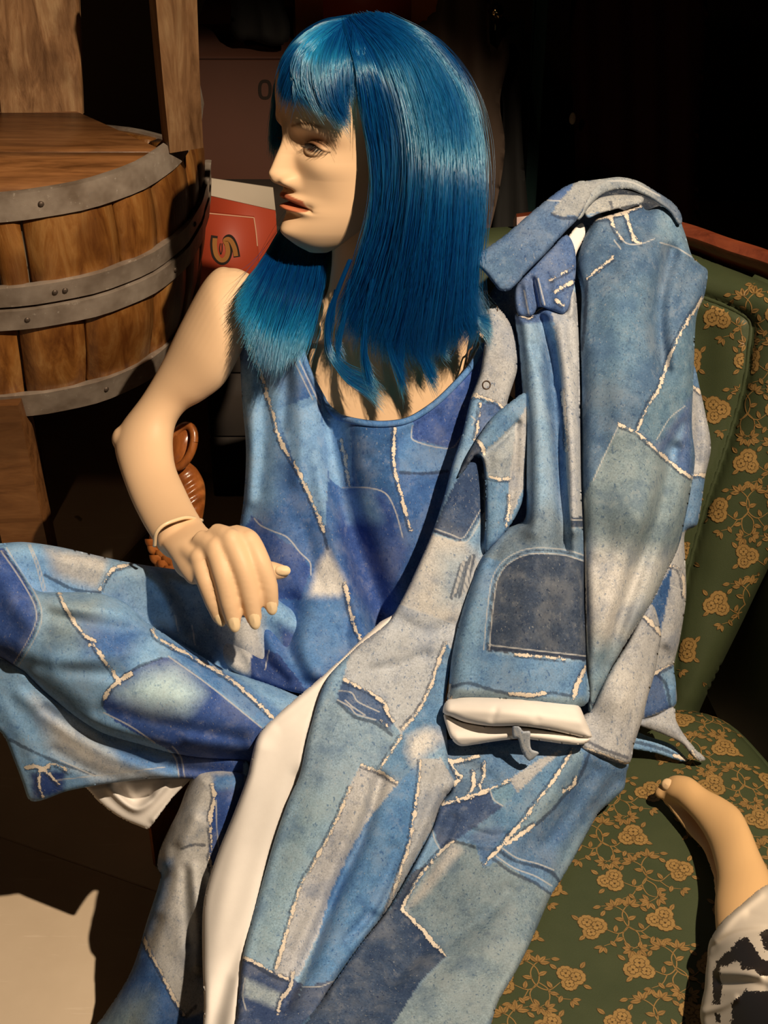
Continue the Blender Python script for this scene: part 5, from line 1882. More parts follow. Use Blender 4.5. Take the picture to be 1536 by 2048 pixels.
sheet('back_panel', back_poly, bk_ctrl, DC, coat, HC,
      [([(1345, 500), (1322, 580), (1318, 660), (1330, 740)], -21, 17), ([(1270, 520), (1245, 620), (1232, 760), (1228, 860)], 7, 40), ([(1400, 560), (1370, 640), (1345, 730)], 6, 18), ([(1348, 900), (1318, 1020), (1280, 1130), (1244, 1230), (1216, 1330)], -19, 17), ([(1375, 960), (1335, 1070), (1290, 1160)], 6, 20),
       ([(1300, 990), (1250, 1100), (1214, 1200), (1196, 1300)], 6, 26), ([(1190, 700), (1186, 900), (1190, 1100)], 5, 18), ([(1300, 420), (1270, 450), (1230, 480)], -5, 12), ([(1250, 480), (1320, 480), (1372, 505)], 5, 12), ([(1370, 850), (1345, 880), (1330, 920)], -6, 14), ([(1215, 520), (1240, 560), (1260, 600)], -3, 18)], (20, .022), base=ob(92, 116, 146),
      patches=[([(1160, 470), (1410, 420), (1420, 545), (1382, 512), (1320, 484), (1266, 486), (1225, 517), (1174, 558), (1150, 600)], ob(88, 112, 142), 6), ([(1320, 410), (1420, 440), (1392, 520), (1350, 494), (1310, 470)], ob(122, 144, 164), 12), ([(1407, 597), (1373, 645), (1338, 716), (1320, 774), (1298, 809), (1276, 858), (1320, 890), (1385, 955), (1400, 800)], ob(106, 132, 152), 4),
               ([(1310, 895), (1385, 790), (1386, 962), (1350, 930)], INDIGO, 8), ([(1330, 905), (1366, 850), (1350, 930)], SKY, 8), ([(1238, 849), (1276, 867), (1311, 898), (1351, 933), (1386, 958), (1356, 1096), (1304, 1205), (1184, 1420), (1174, 1440), (1160, 1010), (1185, 958), (1205, 915)], ob(142, 148, 150)),
               ([(1175, 1100), (1262, 1110), (1340, 1120), (1250, 1290), (1190, 1320), (1172, 1240)], PALE, 40), ([(1175, 1120), (1225, 1120), (1215, 1230), (1175, 1240)], CREAM, 30), ([(1172, 1290), (1240, 1290), (1184, 1430)], ob(130, 148, 162), 24), ([(1185, 620), (1290, 560), (1290, 740), (1200, 800)], ob(106, 134, 160), 40)],
      seams=[('fray', [(1186, 440), (1236, 428), (1284, 410)]), ('fray', [(1218, 428), (1226, 448), (1236, 468), (1246, 480)]), ('fray', [(1248, 420), (1258, 448), (1264, 466), (1272, 484), (1284, 486)]), ('line', [(1236, 466), (1252, 486), (1280, 488), (1310, 477)]), ('line', [(1228, 480), (1242, 498)]), ('line', [(1320, 485), (1352, 495), (1384, 514)]),
             ('fray', [(1174, 557), (1196, 538), (1212, 526), (1226, 516)]), ('dark', [(1174, 557), (1170, 640), (1163, 700)]), ('fray', [(1407, 597), (1373, 645), (1338, 716), (1320, 774), (1298, 809), (1276, 858)]), ('fray', [(1238, 849), (1276, 867), (1311, 898), (1351, 933), (1384, 956)]), ('line', [(1238, 850), (1205, 920), (1186, 962)]), ('line', [(1313, 880), (1340, 836), (1370, 812)]),
             ('dark', [(1174, 1395), (1188, 1412)])], wave=(.0015, 50), seed=11)
# lower part of that side, passing behind the sleeve end
low_poly = [(1300, 1206), (1322, 1266), (1316, 1310), (1309, 1348), (1296, 1392), (1285, 1437), (1268, 1490), (1256, 1528), (1205, 1516), (1160, 1494), (1160, 1440), (1184, 1415), (1215, 1352), (1255, 1285)]
sheet('lower_side', low_poly, [(1300, 1230, 1.625), (1300, 1350, 1.625), (1190, 1430, 1.600), (1250, 1520, 1.60), (1230, 1400, 1.590), (1180, 1490, 1.585)], DC, coat, HC, [([(1300, 1230), (1270, 1330), (1235, 1430), (1222, 1500)], 7, 26)], (14, .014), base=GREY,
      patches=[([(1230, 1330), (1290, 1360), (1260, 1430), (1215, 1420)], PALE, 26)], seams=[('fray', [(1262, 1226), (1290, 1234), (1322, 1268)]), ('fray', [(1160, 1494), (1205, 1508), (1254, 1528)]), ('dark', [(1170, 1480), (1210, 1500), (1256, 1516)])], seed=12)

# front skirt of the coat, over the seat
skirt_poly = [(868, 1492), (905, 1478), (960, 1480), (1060, 1480), (1160, 1486), (1205, 1500), (1256, 1526), (1253, 1545), (1247, 1579), (1224, 1602), (1196, 1628), (1176, 1664), (1148, 1716), (1121, 1762), (1100, 1795), (1066, 1874), (1033, 1941), (998, 2000), (955, 2080), (590, 2080), (640, 2005), (664, 1971), (720, 1890), (775, 1818), (820, 1740), (862, 1660), (880, 1608), (900, 1578), (872, 1540)]
sk_ctrl = [(880, 1500, 1.580), (1050, 1490, 1.590), (1200, 1510, 1.595), (1245, 1560, 1.625), (1100, 1600, 1.565), (950, 1640, 1.555), (880, 1620, 1.560), (1190, 1640, 1.620), (1000, 1760, 1.530), (1110, 1780, 1.560), (800, 1830, 1.535), (900, 1900, 1.505), (1030, 1930, 1.475), (690, 1970, 1.455), (800, 2040, 1.425), (970, 2050, 1.415), (600, 2080, 1.395)]
sheet('front_skirt', skirt_poly, sk_ctrl, DC, coat, HC,
      [([(1016, 1780), (970, 1832), (910, 1872), (850, 1900), (790, 1960)], -7, 17), ([(1060, 1800), (1000, 1870), (930, 1930), (870, 2000)], 5, 28), ([(1150, 1520), (1090, 1610), (1020, 1700)], 6, 18), ([(1185, 1540), (1140, 1620), (1090, 1690)], -7, 16), ([(1235, 1560), (1180, 1630), (1140, 1700), (1105, 1770)], -5, 12), ([(1215, 1530), (1190, 1590)], 4, 16),
       ([(880, 1620), (840, 1720), (790, 1800), (720, 1890), (660, 1980)], 6, 13), ([(905, 1640), (860, 1740), (815, 1810)], -6, 14), ([(940, 1660), (985, 1672), (1010, 1668)], -4, 7), ([(950, 1690), (990, 1694)], 3, 6), ([(930, 1530), (990, 1560)], -5, 14), ([(840, 1900), (760, 1980), (700, 2060)], -4, 20)], (16, .016), base=MID,
      patches=[([(868, 1490), (985, 1490), (1000, 1560), (940, 1595), (885, 1606), (905, 1560)], STEEL), ([(985, 1480), (1080, 1490), (1060, 1520), (1020, 1556), (975, 1560), (960, 1520)], ob(98, 130, 168)), ([(885, 1610), (930, 1598), (978, 1580), (990, 1606), (1010, 1612), (960, 1648), (925, 1672), (882, 1698), (860, 1644)], ob(72, 88, 128)), ([(978, 1580), (1017, 1562), (1031, 1586), (1008, 1612), (990, 1604)], ob(118, 150, 174)),
               ([(1018, 1559), (1074, 1521), (1124, 1500), (1086, 1541), (1034, 1586)], GREY), ([(1008, 1612), (1034, 1586), (1124, 1500), (1146, 1496), (1101, 1569), (1044, 1643), (968, 1730), (949, 1692), (930, 1670)], ob(100, 136, 172)), ([(925, 1672), (1000, 1650), (1012, 1668), (966, 1731), (949, 1690)], ob(84, 112, 156), 6),
               ([(1146, 1496), (1176, 1508), (1149, 1565), (1105, 1619), (1068, 1650), (1013, 1690), (980, 1716), (1044, 1643), (1101, 1569)], ob(132, 150, 166)), ([(1172, 1496), (1256, 1526), (1253, 1560), (1186, 1640), (1149, 1724), (1120, 1764), (1078, 1736), (1010, 1698), (1071, 1652), (1152, 1566)], ob(92, 122, 162)), ([(1190, 1640), (1240, 1590), (1160, 1720), (1110, 1772), (1130, 1700)], ob(138, 156, 168), 22),
               ([(905, 1680), (930, 1686), (949, 1690), (966, 1734), (1000, 1722), (1098, 1786), (1108, 1800), (1040, 1960), (892, 1911), (804, 1816), (871, 1714)], ob(136, 144, 150)), ([(880, 1716), (906, 1684), (925, 1700), (850, 1790), (812, 1820)], PALE, 8), ([(892, 1911), (1060, 1880), (960, 2090), (740, 2090), (842, 1962)], ob(150, 154, 156), 6), ([(804, 1816), (892, 1911), (842, 1962), (760, 2090), (580, 2090), (664, 1971), (770, 1822)], ob(62, 76, 106)),
               ([(871, 1714), (831, 1762), (804, 1816), (770, 1834), (826, 1744)], DEEP), ([(860, 1648), (882, 1698), (852, 1730), (826, 1744)], SKY)],
      seams=[('fray', [(842, 1506), (880, 1512), (902, 1522), (930, 1520), (955, 1512)]), ('fray', [(902, 1522), (912, 1545), (924, 1556), (908, 1568)]), ('fray', [(946, 1540), (948, 1570), (936, 1590)]), ('fray', [(968, 1524), (968, 1550), (958, 1576)]), ('fray', [(912, 1594), (918, 1602)]), ('fray', [(886, 1608), (930, 1596), (976, 1580), (1018, 1560)]), ('line', [(980, 1580), (988, 1600), (1006, 1612)]), ('line', [(861, 1646), (870, 1680), (880, 1698)]),
             ('fray', [(1146, 1497), (1124, 1535), (1101, 1569), (1072, 1606), (1044, 1643), (1004, 1690), (966, 1731)]), ('fray', [(1068, 1650), (1040, 1670), (1014, 1688)]), ('dark', [(1178, 1506), (1166, 1540), (1150, 1568), (1128, 1592), (1104, 1620), (1070, 1650), (1050, 1655)]), ('fray', [(1152, 1556), (1146, 1572), (1128, 1582)]), ('dark', [(997, 1701), (1030, 1722), (1071, 1732), (1105, 1746), (1122, 1768)]), ('line', [(1003, 1695), (1034, 1716), (1074, 1727), (1108, 1740)]), ('dark', [(986, 1718), (1024, 1745), (1068, 1765), (1100, 1787)]), ('line', [(992, 1712), (1028, 1736), (1070, 1752), (1104, 1772)]),
             ('fray', [(905, 1682), (871, 1714), (840, 1752), (818, 1790), (806, 1816)]), ('fray', [(804, 1818), (841, 1855), (868, 1888), (892, 1911)]), ('dark', [(905, 1682), (930, 1688), (949, 1694)]), ('dark', [(1186, 1650), (1160, 1700), (1130, 1760)]), ('line', [(1236, 1592), (1194, 1640), (1170, 1690)])], wave=(.0018, 50), seed=13)

# long front panel with the button band, from the shoulder down over the lap
fp = [(973, 602), (990, 612), (1004, 622), (1024, 655), (1033, 688), (1035, 720), (1033, 746), (1014, 812), (1044, 792), (1052, 860), (1047, 960), (1012, 1060), (972, 1105), (937, 1200), (910, 1310), (890, 1400), (894, 1476), (898, 1540), (910, 1566), (882, 1608), (863, 1660), (820, 1740), (775, 1818), (720, 1890), (664, 1971), (640, 2010), (600, 2090), (468, 2090), (474, 2030),
      (485, 1918), (505, 1836), (546, 1689), (575, 1605), (599, 1550), (612, 1490), (622, 1450), (652, 1361), (710, 1297), (775, 1246), (800, 1206), (818, 1171), (863, 1069), (889, 990), (906, 925), (925, 866), (942, 795), (960, 746), (969, 688), (973, 649)]
fp_ctrl = [(985, 615, 1.612), (1025, 700, 1.605), (970, 720, 1.600), (950, 800, 1.598), (1030, 860, 1.600), (900, 960, 1.592), (1010, 1040, 1.600), (870, 1075, 1.582), (940, 1180, 1.585), (800, 1220, 1.575), (880, 1390, 1.575), (700, 1330, 1.560), (640, 1420, 1.540), (870, 1560, 1.555), (600, 1570, 1.530), (720, 1620, 1.525), (540, 1720, 1.530), (780, 1790, 1.520), (500, 1880, 1.500), (620, 1900, 1.490), (480, 2060, 1.415), (610, 2060, 1.415)]
rd = random.Random(11)
darn = [('line' if k % 2 else 'dark', [(905 + k * 3.6 - rd.uniform(0, 6), 1195 - k * 1.2 + rd.uniform(-6, 6)), (922 + k * 3.2, 1118 + rd.uniform(-8, 14))]) for k in range(10)]
fpanel, fp_d = sheet('front_panel', fp, fp_ctrl, DC, coat, HC,
      [([(985, 640), (1012, 720), (1000, 800)], 5, 26), ([(800, 1240), (850, 1262), (905, 1250)], -4, 14), ([(850, 1310), (800, 1330), (740, 1340)], -5, 12), ([(770, 1280), (740, 1330), (700, 1370)], 5, 22), ([(890, 1320), (870, 1400), (830, 1450)], -5, 14), ([(700, 1420), (650, 1560), (600, 1720), (545, 1880)], 7, 36),
       ([(760, 1560), (720, 1680), (690, 1740), (655, 1820), (610, 1930), (570, 2010)], -17, 15), ([(730, 1600), (690, 1690), (650, 1790), (600, 1890)], 5, 18), ([(850, 1450), (820, 1560), (770, 1690), (710, 1820), (650, 1930)], 6, 26), ([(790, 1700), (760, 1790), (700, 1880)], -4, 14), ([(880, 1530), (850, 1640), (800, 1740), (760, 1820)], 5, 12), ([(890, 1590), (830, 1720), (768, 1830), (670, 1960)], -6, 8),
       ([(960, 880), (968, 960), (968, 1060), (950, 1140)], -8, 9), ([(930, 950), (905, 1040)], 4, 18), ([(740, 1830), (690, 1880)], -5, 10)], (14, .012), base=LIGHT,
      patches=[([(960, 590), (1010, 600), (1045, 690), (1040, 760), (1010, 820), (990, 804), (972, 796), (944, 792), (960, 700)], GREY), ([(944, 792), (972, 796), (990, 804), (1012, 820), (985, 840), (930, 930), (880, 1010), (925, 860)], SKY), ([(962, 806), (988, 804), (1012, 818), (985, 836), (952, 880), (950, 850)], INDIGO, 3),
               ([(866, 1064), (920, 1082), (934, 1077), (968, 1020), (967, 922), (950, 910), (928, 932), (902, 982), (884, 1020)], ob(62, 80, 118)), ([(862, 1068), (920, 1084), (936, 1078), (968, 1024), (985, 1080), (940, 1180), (925, 1240), (905, 1246), (850, 1226), (796, 1208)], PALE), ([(930, 1082), (968, 1026), (980, 1090), (960, 1120)], LIGHT, 8), ([(880, 1110), (950, 1100), (930, 1210), (880, 1205)], ob(168, 168, 164), 20),
               ([(796, 1206), (850, 1226), (906, 1246), (930, 1230), (905, 1300), (892, 1285), (877, 1326), (857, 1385), (834, 1426), (802, 1470), (785, 1441), (770, 1408), (745, 1387), (687, 1359), (700, 1300)], ob(186, 178, 170)), ([(892, 1285), (877, 1326), (857, 1385), (834, 1426), (802, 1470), (790, 1500), (757, 1543), (795, 1566), (840, 1530), (895, 1470), (890, 1400), (912, 1310)], ob(102, 140, 180)),
               ([(690, 1358), (680, 1372), (674, 1400), (705, 1428), (750, 1440), (783, 1466), (786, 1442), (771, 1410), (745, 1388)], ob(80, 100, 142)), ([(660, 1370), (674, 1400), (705, 1429), (750, 1442), (802, 1471), (785, 1500), (757, 1543), (720, 1528), (698, 1574), (640, 1640), (590, 1600), (620, 1450)], ob(156, 168, 182), 6), ([(610, 1580), (690, 1590), (623, 1734), (560, 1925), (490, 1920), (505, 1830), (560, 1660)], ob(166, 182, 192), 30),
               ([(722, 1530), (757, 1543), (796, 1566), (769, 1598), (736, 1640), (698, 1706), (661, 1785), (641, 1858), (621, 1903), (600, 1950), (575, 1960), (546, 1946), (569, 1874), (602, 1767), (623, 1734), (666, 1654), (698, 1574)], ob(190, 178, 168)), ([(720, 1560), (790, 1570), (740, 1640), (700, 1690)], PALE, 20), ([(796, 1566), (842, 1520), (832, 1640), (795, 1765), (760, 1832), (668, 1962), (606, 1975), (640, 1862), (661, 1786), (698, 1706), (736, 1640)], ob(92, 138, 190)),
               ([(818, 1474), (851, 1457), (874, 1460), (894, 1476), (855, 1504), (827, 1530), (814, 1504)], CREAM, 12), ([(842, 1518), (880, 1516), (912, 1566), (884, 1606), (863, 1660), (826, 1728), (790, 1795), (764, 1840), (790, 1758), (818, 1690), (832, 1620)], ob(182, 172, 162)),
               ([(466, 1908), (490, 1914), (548, 1946), (580, 1956), (606, 1968), (560, 2090), (460, 2090)], ob(66, 80, 122)), ([(490, 1956), (562, 1988), (552, 2016), (488, 1992)], ob(168, 168, 160), 6), ([(606, 1974), (672, 1960), (600, 2095), (548, 2090)], ob(74, 86, 122))],
      seams=[('fray', [(944, 794), (958, 791), (975, 800), (990, 802), (1008, 818)]), ('fray', [(962, 808), (956, 850), (950, 880)]), ('line', [(942, 832), (950, 840), (944, 850)]), ('double', [(866, 1062), (900, 1074), (920, 1082), (934, 1076), (966, 1022)]), ('line', [(798, 1206), (850, 1227), (908, 1247)]), ('fray', [(892, 1285), (877, 1326), (857, 1385), (834, 1426), (804, 1458)]),
             ('fray', [(688, 1360), (712, 1371), (745, 1387), (768, 1406)]), ('fray', [(770, 1406), (776, 1426), (788, 1442)]), ('fray', [(762, 1440), (775, 1452)]), ('line', [(677, 1382), (703, 1385), (715, 1403), (759, 1424)]), ('line', [(674, 1399), (700, 1414), (712, 1428), (752, 1440)]), ('line', [(690, 1400), (706, 1414), (730, 1430)]), ('dark', [(675, 1404), (710, 1434), (752, 1446), (783, 1470)]), ('fray', [(802, 1472), (785, 1500), (765, 1530), (758, 1542)]),
             ('fray', [(722, 1530), (757, 1543), (794, 1565)]), ('fray', [(700, 1574), (668, 1652), (625, 1732), (604, 1766), (588, 1815), (571, 1874), (550, 1944)]), ('fray', [(841, 1520), (837, 1570), (827, 1640), (818, 1690), (802, 1740), (786, 1790), (766, 1838)]), ('fray', [(486, 1914), (520, 1930), (545, 1945), (575, 1958)]), ('fray', [(586, 1946), (580, 1975), (562, 2000), (556, 2028)]), ('line', [(490, 1956), (485, 1990), (492, 2020)]), ('line', [(606, 1974), (640, 1973), (670, 1961)]), ('dark', [(500, 1926), (545, 1952), (575, 1962)])] + darn, wave=(.0018, 48), seed=14)
# cream facing turned out along the front edge
facing = [(800, 1204), (787, 1228), (760, 1244), (738, 1264), (690, 1310), (634, 1361), (590, 1398), (546, 1437), (522, 1462), (511, 1484), (502, 1520), (494, 1555), (466, 1630), (435, 1707), (412, 1780), (405, 1830), (405, 1924), (408, 2000), (412, 2090), (480, 2090), (478, 2030), (490, 1918), (512, 1836), (552, 1689), (604, 1560), (620, 1467), (656, 1366), (712, 1303), (778, 1252)]
sheet('front_facing', facing, [(795, 1215, 1.588), (700, 1310, 1.578), (560, 1440, 1.550), (630, 1440, 1.552), (500, 1570, 1.548), (600, 1560, 1.545), (430, 1740, 1.555), (540, 1720, 1.540), (410, 1920, 1.520), (490, 1900, 1.500), (415, 2080, 1.435), (475, 2080, 1.420)], [M['lining'], M['denim']], coat, HC,
      [([(560, 1452), (612, 1418), (660, 1360)], -2.5, 14), ([(520, 1500), (485, 1640), (450, 1780), (425, 1900), (415, 2000)], 7, 26), ([(600, 1560), (560, 1680), (515, 1830), (470, 1930), (440, 2000), (425, 2080)], -8, 20), ([(470, 1960), (452, 2080)], 4, 14)], (14, .012), base=(.7, .7, .7), seed=15, wave=(.0006, 80))
# folded flap between the button band and the sleeve
sheet('front_fold', [(1050, 786), (1018, 806), (988, 830), (960, 868), (935, 910), (914, 956), (930, 940), (950, 912), (964, 916), (970, 960), (971, 1030), (970, 1104), (988, 1090), (1012, 1062), (1032, 1032), (1048, 990), (1054, 900), (1054, 820)], [(1045, 800, 1.585), (970, 870, 1.582), (920, 950, 1.580), (1000, 900, 1.578), (1040, 950, 1.590), (975, 1090, 1.588), (1010, 1040, 1.585)], DC, coat, 3,
      [([(1020, 822), (975, 870), (940, 920)], 5, 10), ([(1036, 846), (1000, 884), (972, 906)], -6, 7), ([(1000, 920), (994, 1000), (985, 1080)], 5, 16), ([(1034, 850), (1030, 950), (1018, 1030)], -4, 7)], (8, .008), base=ob(112, 146, 182),
      patches=[([(966, 906), (1030, 846), (1046, 836), (1032, 890), (1018, 956), (976, 956), (966, 920)], ob(166, 162, 154)), ([(1032, 850), (1060, 800), (1054, 960), (1020, 1040), (1014, 1000), (1026, 900)], GREY), ([(906, 960), (930, 915), (956, 880), (968, 900), (945, 920), (928, 944)], DEEP, 3)],
      seams=[('fray', [(976, 954), (996, 958), (1018, 957)]), ('line', [(1032, 850), (1032, 890), (1020, 960)]), ('fray', [(1020, 990), (1018, 1020), (1012, 1050)]), ('fray', [(956, 882), (966, 896), (968, 908)])], seed=16)

# hanging empty sleeve
sl = [(1030, 630), (1044, 626), (1062, 631), (1082, 616), (1098, 614), (1128, 622), (1136, 590), (1146, 560), (1152, 590), (1156, 640), (1160, 700), (1160, 800), (1162, 960), (1167, 1093), (1168, 1200), (1172, 1330), (1168, 1412), (1030, 1402), (931, 1398), (896, 1402), (897, 1380), (904, 1304), (916, 1250), (931, 1198), (966, 1112), (1010, 1060), (1048, 1040), (1052, 1000), (1049, 849), (1045, 783), (1037, 694)]
sl_ctrl = [(1040, 640, 1.600), (1130, 630, 1.600), (1160, 800, 1.592), (1050, 850, 1.585), (1105, 850, 1.570), (1052, 1030, 1.578), (1110, 1050, 1.555), (1165, 1080, 1.575), (970, 1120, 1.572), (1060, 1200, 1.540), (1165, 1250, 1.565), (910, 1310, 1.560), (1030, 1330, 1.535), (900, 1395, 1.555), (1165, 1400, 1.555), (1040, 1400, 1.535)]
sheet('sleeve', sl, sl_ctrl, DC, coat, HC,
      [([(1056, 650), (1072, 760), (1076, 880), (1078, 1000), (1066, 1060)], 12, 20), ([(1082, 640), (1102, 720), (1112, 820), (1118, 930), (1124, 1040), (1130, 1100)], -22, 13), ([(1068, 690), (1085, 740), (1100, 770)], -6, 8), ([(1122, 660), (1140, 800), (1148, 960), (1150, 1060)], 7, 13), ([(1138, 640), (1146, 720)], -5, 8), ([(1050, 1050), (1010, 1080), (980, 1130)], -5, 12), ([(1046, 990), (1050, 1040)], -10, 9), ([(1118, 1100), (1122, 1200), (1118, 1300)], -5, 22),
       ([(1070, 1060), (1064, 1200), (1050, 1340)], 5, 36), ([(960, 1180), (930, 1290), (925, 1380)], 4, 20)], (20, .024), (30, .02), base=ob(148, 172, 200),
      patches=[([(1020, 610), (1150, 600), (1130, 640), (1030, 650)], INDIGO, 3), ([(1090, 640), (1112, 690), (1122, 760), (1130, 850), (1136, 960), (1142, 1050), (1120, 1060), (1104, 900), (1080, 740)], ob(92, 124, 166), 6), ([(1104, 625), (1128, 618), (1142, 570), (1160, 600), (1166, 1000), (1172, 1056), (1143, 1056), (1136, 950), (1131, 850), (1123, 760), (1114, 690)], ob(186, 176, 166)), ([(1030, 1040), (1100, 1000), (1145, 1056), (1168, 1060), (1168, 1120), (1100, 1104), (1040, 1110), (1008, 1128), (950, 1130)], ob(130, 138, 150), 16),
               ([(1142, 1034), (1172, 1034), (1172, 1054), (1142, 1054)], DEEP), ([(975, 1302), (980, 1240), (986, 1190), (992, 1160), (1010, 1130), (1040, 1112), (1075, 1106), (1130, 1110), (1172, 1122), (1174, 1322), (1080, 1312)], ob(66, 74, 96)), ([(960, 1110), (1002, 1124), (984, 1180), (972, 1306), (1080, 1318), (1176, 1326), (1172, 1420), (880, 1420), (904, 1304)], ob(112, 148, 190)), ([(900, 1300), (960, 1200), (960, 1330), (910, 1390)], ob(136, 164, 190), 22), ([(890, 1378), (960, 1376), (1060, 1394), (1170, 1392), (1170, 1420), (890, 1410)], ob(146, 160, 172), 4)],
      seams=[('fray', [(1036, 628), (1060, 634), (1080, 616), (1096, 612), (1126, 622)]), ('line', [(1114, 690), (1123, 760), (1131, 850), (1135, 950), (1142, 1040)]), ('fray', [(1126, 780), (1131, 850), (1133, 900)]), ('double', [(973, 1300), (978, 1240), (984, 1190), (990, 1158), (1008, 1128), (1040, 1108), (1075, 1101), (1130, 1105), (1170, 1117)]), ('line', [(978, 1290), (1080, 1302), (1172, 1312)]), ('dark', [(976, 1296), (1080, 1306), (1172, 1318)]), ('fray', [(1030, 1308), (1082, 1313), (1130, 1318)]),
             ('dark', [(904, 1374), (935, 1366), (970, 1376), (1010, 1386), (1060, 1393), (1100, 1386), (1142, 1392)]), ('fray', [(1020, 1386), (1060, 1390), (1090, 1386)]), ('fray', [(1172, 1334), (1162, 1356), (1152, 1376), (1146, 1400)]), ('line', [(1142, 1040), (1172, 1040)]), ('fray', [(898, 1370), (898, 1400)])], wave=(.0014, 46), seed=17)
cuff_up = [(886, 1426), (892, 1402), (910, 1396), (931, 1393), (980, 1394), (1032, 1397), (1100, 1402), (1150, 1407), (1160, 1414), (1172, 1442), (1184, 1472), (1176, 1476), (1150, 1471), (1100, 1460), (1040, 1452), (980, 1452), (930, 1444), (904, 1434)]
sheet('cuff', cuff_up, [(890, 1420, 1.550), (1030, 1425, 1.525), (1175, 1465, 1.550), (1030, 1398, 1.535)], M['lining'], coat, 3, [([(900, 1418), (1030, 1424), (1160, 1442)], 9, 17), ([(985, 1440), (992, 1420)], -2, 7), ([(1060, 1410), (1075, 1440)], -2, 9)], (14, .014), (20, .016), base=(.7, .7, .7), seed=18, wave=(.0003, 60))
cuff_lo = [(887, 1428), (904, 1436), (930, 1446), (980, 1454), (1040, 1455), (1100, 1463), (1150, 1473), (1180, 1477), (1166, 1489), (1130, 1488), (1100, 1484), (1070, 1480), (1041, 1477), (1010, 1480), (980, 1484), (950, 1489), (922, 1492), (908, 1484), (898, 1468)]
sheet('cuff_inside', cuff_lo, [(890, 1434, 1.553), (1030, 1465, 1.548), (1170, 1484, 1.556), (930, 1485, 1.552)], M['lining'], coat, 3, [([(915, 1476), (980, 1474), (1040, 1468), (1140, 1480)], 5, 9)], (8, .006), (14, .012), base=(.7, .7, .7), seed=19, wave=(.0003, 60))
sheet('sleeve_tab', [(1025, 1452), (1038, 1452), (1046, 1462), (1060, 1463), (1060, 1480), (1063, 1498), (1078, 1506), (1058, 1522), (1044, 1504), (1036, 1478), (1026, 1475)], [(1030, 1460, 1.530), (1055, 1480, 1.536), (1060, 1515, 1.548)], DC, coat, 2.5, [], (5, .003), base=ob(178, 172, 166), seams=[('line', [(1040, 1464), (1048, 1490), (1062, 1510)]), ('line', [(1028, 1458), (1036, 1474)])])
# collar: broad left flap and the band that stands up behind the neck
sheet('inner_neck', [(1128, 462), (1156, 437), (1176, 402), (1200, 385), (1240, 378), (1290, 392), (1330, 412), (1345, 432), (1300, 426), (1230, 430), (1186, 446), (1166, 482), (1150, 520), (1134, 540)], [(1140, 480, 1.645), (1240, 390, 1.715), (1330, 420, 1.715), (1180, 450, 1.685)], DC, coat, 3, [], (8, .006), base=ob(40, 46, 60))  # shade below the collar band is put into this near-black base colour
sheet('lining_edge', [(1128, 500), (1140, 468), (1164, 446), (1170, 470), (1152, 510), (1146, 560), (1134, 560)], [(1140, 480, 1.622), (1150, 550, 1.618), (1165, 450, 1.628)], M['lining'], coat, 3, [], (6, .004), base=(.7, .7, .7), wave=(.0003, 60))
sheet('collar_stand', [(1168, 418), (1188, 399), (1228, 390), (1262, 390), (1286, 394), (1284, 406), (1240, 416), (1196, 428), (1176, 436)], [(1175, 425, 1.605), (1230, 400, 1.625), (1285, 400, 1.635)], DC, coat, 2.6, [], (7, .005), base=ob(176, 164, 148), patches=[([(1170, 430), (1200, 424), (1186, 440)], MID)], seams=[('line', [(1180, 432), (1238, 418), (1284, 407)]), ('dark', [(1221, 404), (1224, 414)])])
sheet('collar_band', [(1150, 367), (1180, 361), (1210, 357), (1240, 354), (1276, 362), (1311, 382), (1347, 406), (1362, 428), (1364, 446), (1356, 448), (1340, 424), (1310, 402), (1284, 388), (1256, 378), (1226, 380), (1200, 392), (1178, 414), (1158, 440), (1140, 420)], [(1160, 400, 1.600), (1240, 364, 1.630), (1320, 395, 1.645), (1360, 440, 1.65), (1200, 380, 1.612)], DC, coat, 2.6, [([(1170, 410), (1200, 376), (1245, 362), (1310, 390)], 3, 9)], (6, .005), base=ob(160, 154, 144),
      patches=[([(1290, 362), (1370, 400), (1370, 450), (1350, 440), (1320, 404)], ob(92, 104, 128), 8)], seams=[('line', [(1216, 362), (1262, 364), (1320, 392)])], seed=20)
flap = [(946, 517), (975, 495), (1006, 473), (1038, 446), (1068, 420), (1099, 395), (1130, 373), (1156, 364), (1196, 360), (1216, 362), (1196, 378), (1178, 402), (1156, 437), (1130, 464), (1094, 504), (1072, 526), (1050, 548), (1034, 568), (1019, 581), (1008, 582), (997, 579), (972, 548)]
sheet('collar_flap', flap, [(950, 520, 1.575), (1010, 575, 1.570), (1040, 500, 1.570), (1100, 430, 1.580), (1150, 400, 1.592), (1205, 366, 1.612)], DC, coat, 3, [([(985, 540), (1060, 475), (1130, 415)], 4, 26)], (9, .007), base=ob(92, 114, 152),
      patches=[([(1103, 426), (1130, 388), (1152, 364), (1216, 358), (1200, 380), (1178, 404), (1155, 433), (1140, 430), (1124, 434)], ob(158, 150, 140)), ([(1090, 398), (1130, 372), (1150, 366), (1128, 392), (1118, 402)], INDIGO), ([(960, 530), (1010, 490), (1040, 530), (1000, 575)], ob(104, 128, 160), 16)],
      seams=[('line', [(1092, 400), (1122, 402)]), ('dark', [(1103, 428), (1124, 436), (1150, 436)])], seed=21)
# two buttonhole rings printed on the button band become small flat buttons
for x, y in ((973, 770), (988, 618)):
    d = fp_d(np.array([[x, y]]))[0] - 0.0005
    c = P(x, y, d)
    pts = [c + RIGHT * .0042 * math.cos(t) + UP * .0046 * math.sin(t) for t in np.linspace(0, 2 * math.pi, 17)]
    mb = MB().tube(pts, .0007, 6, False)
    mb.build('button_ring', M['greycloth'], fpanel)
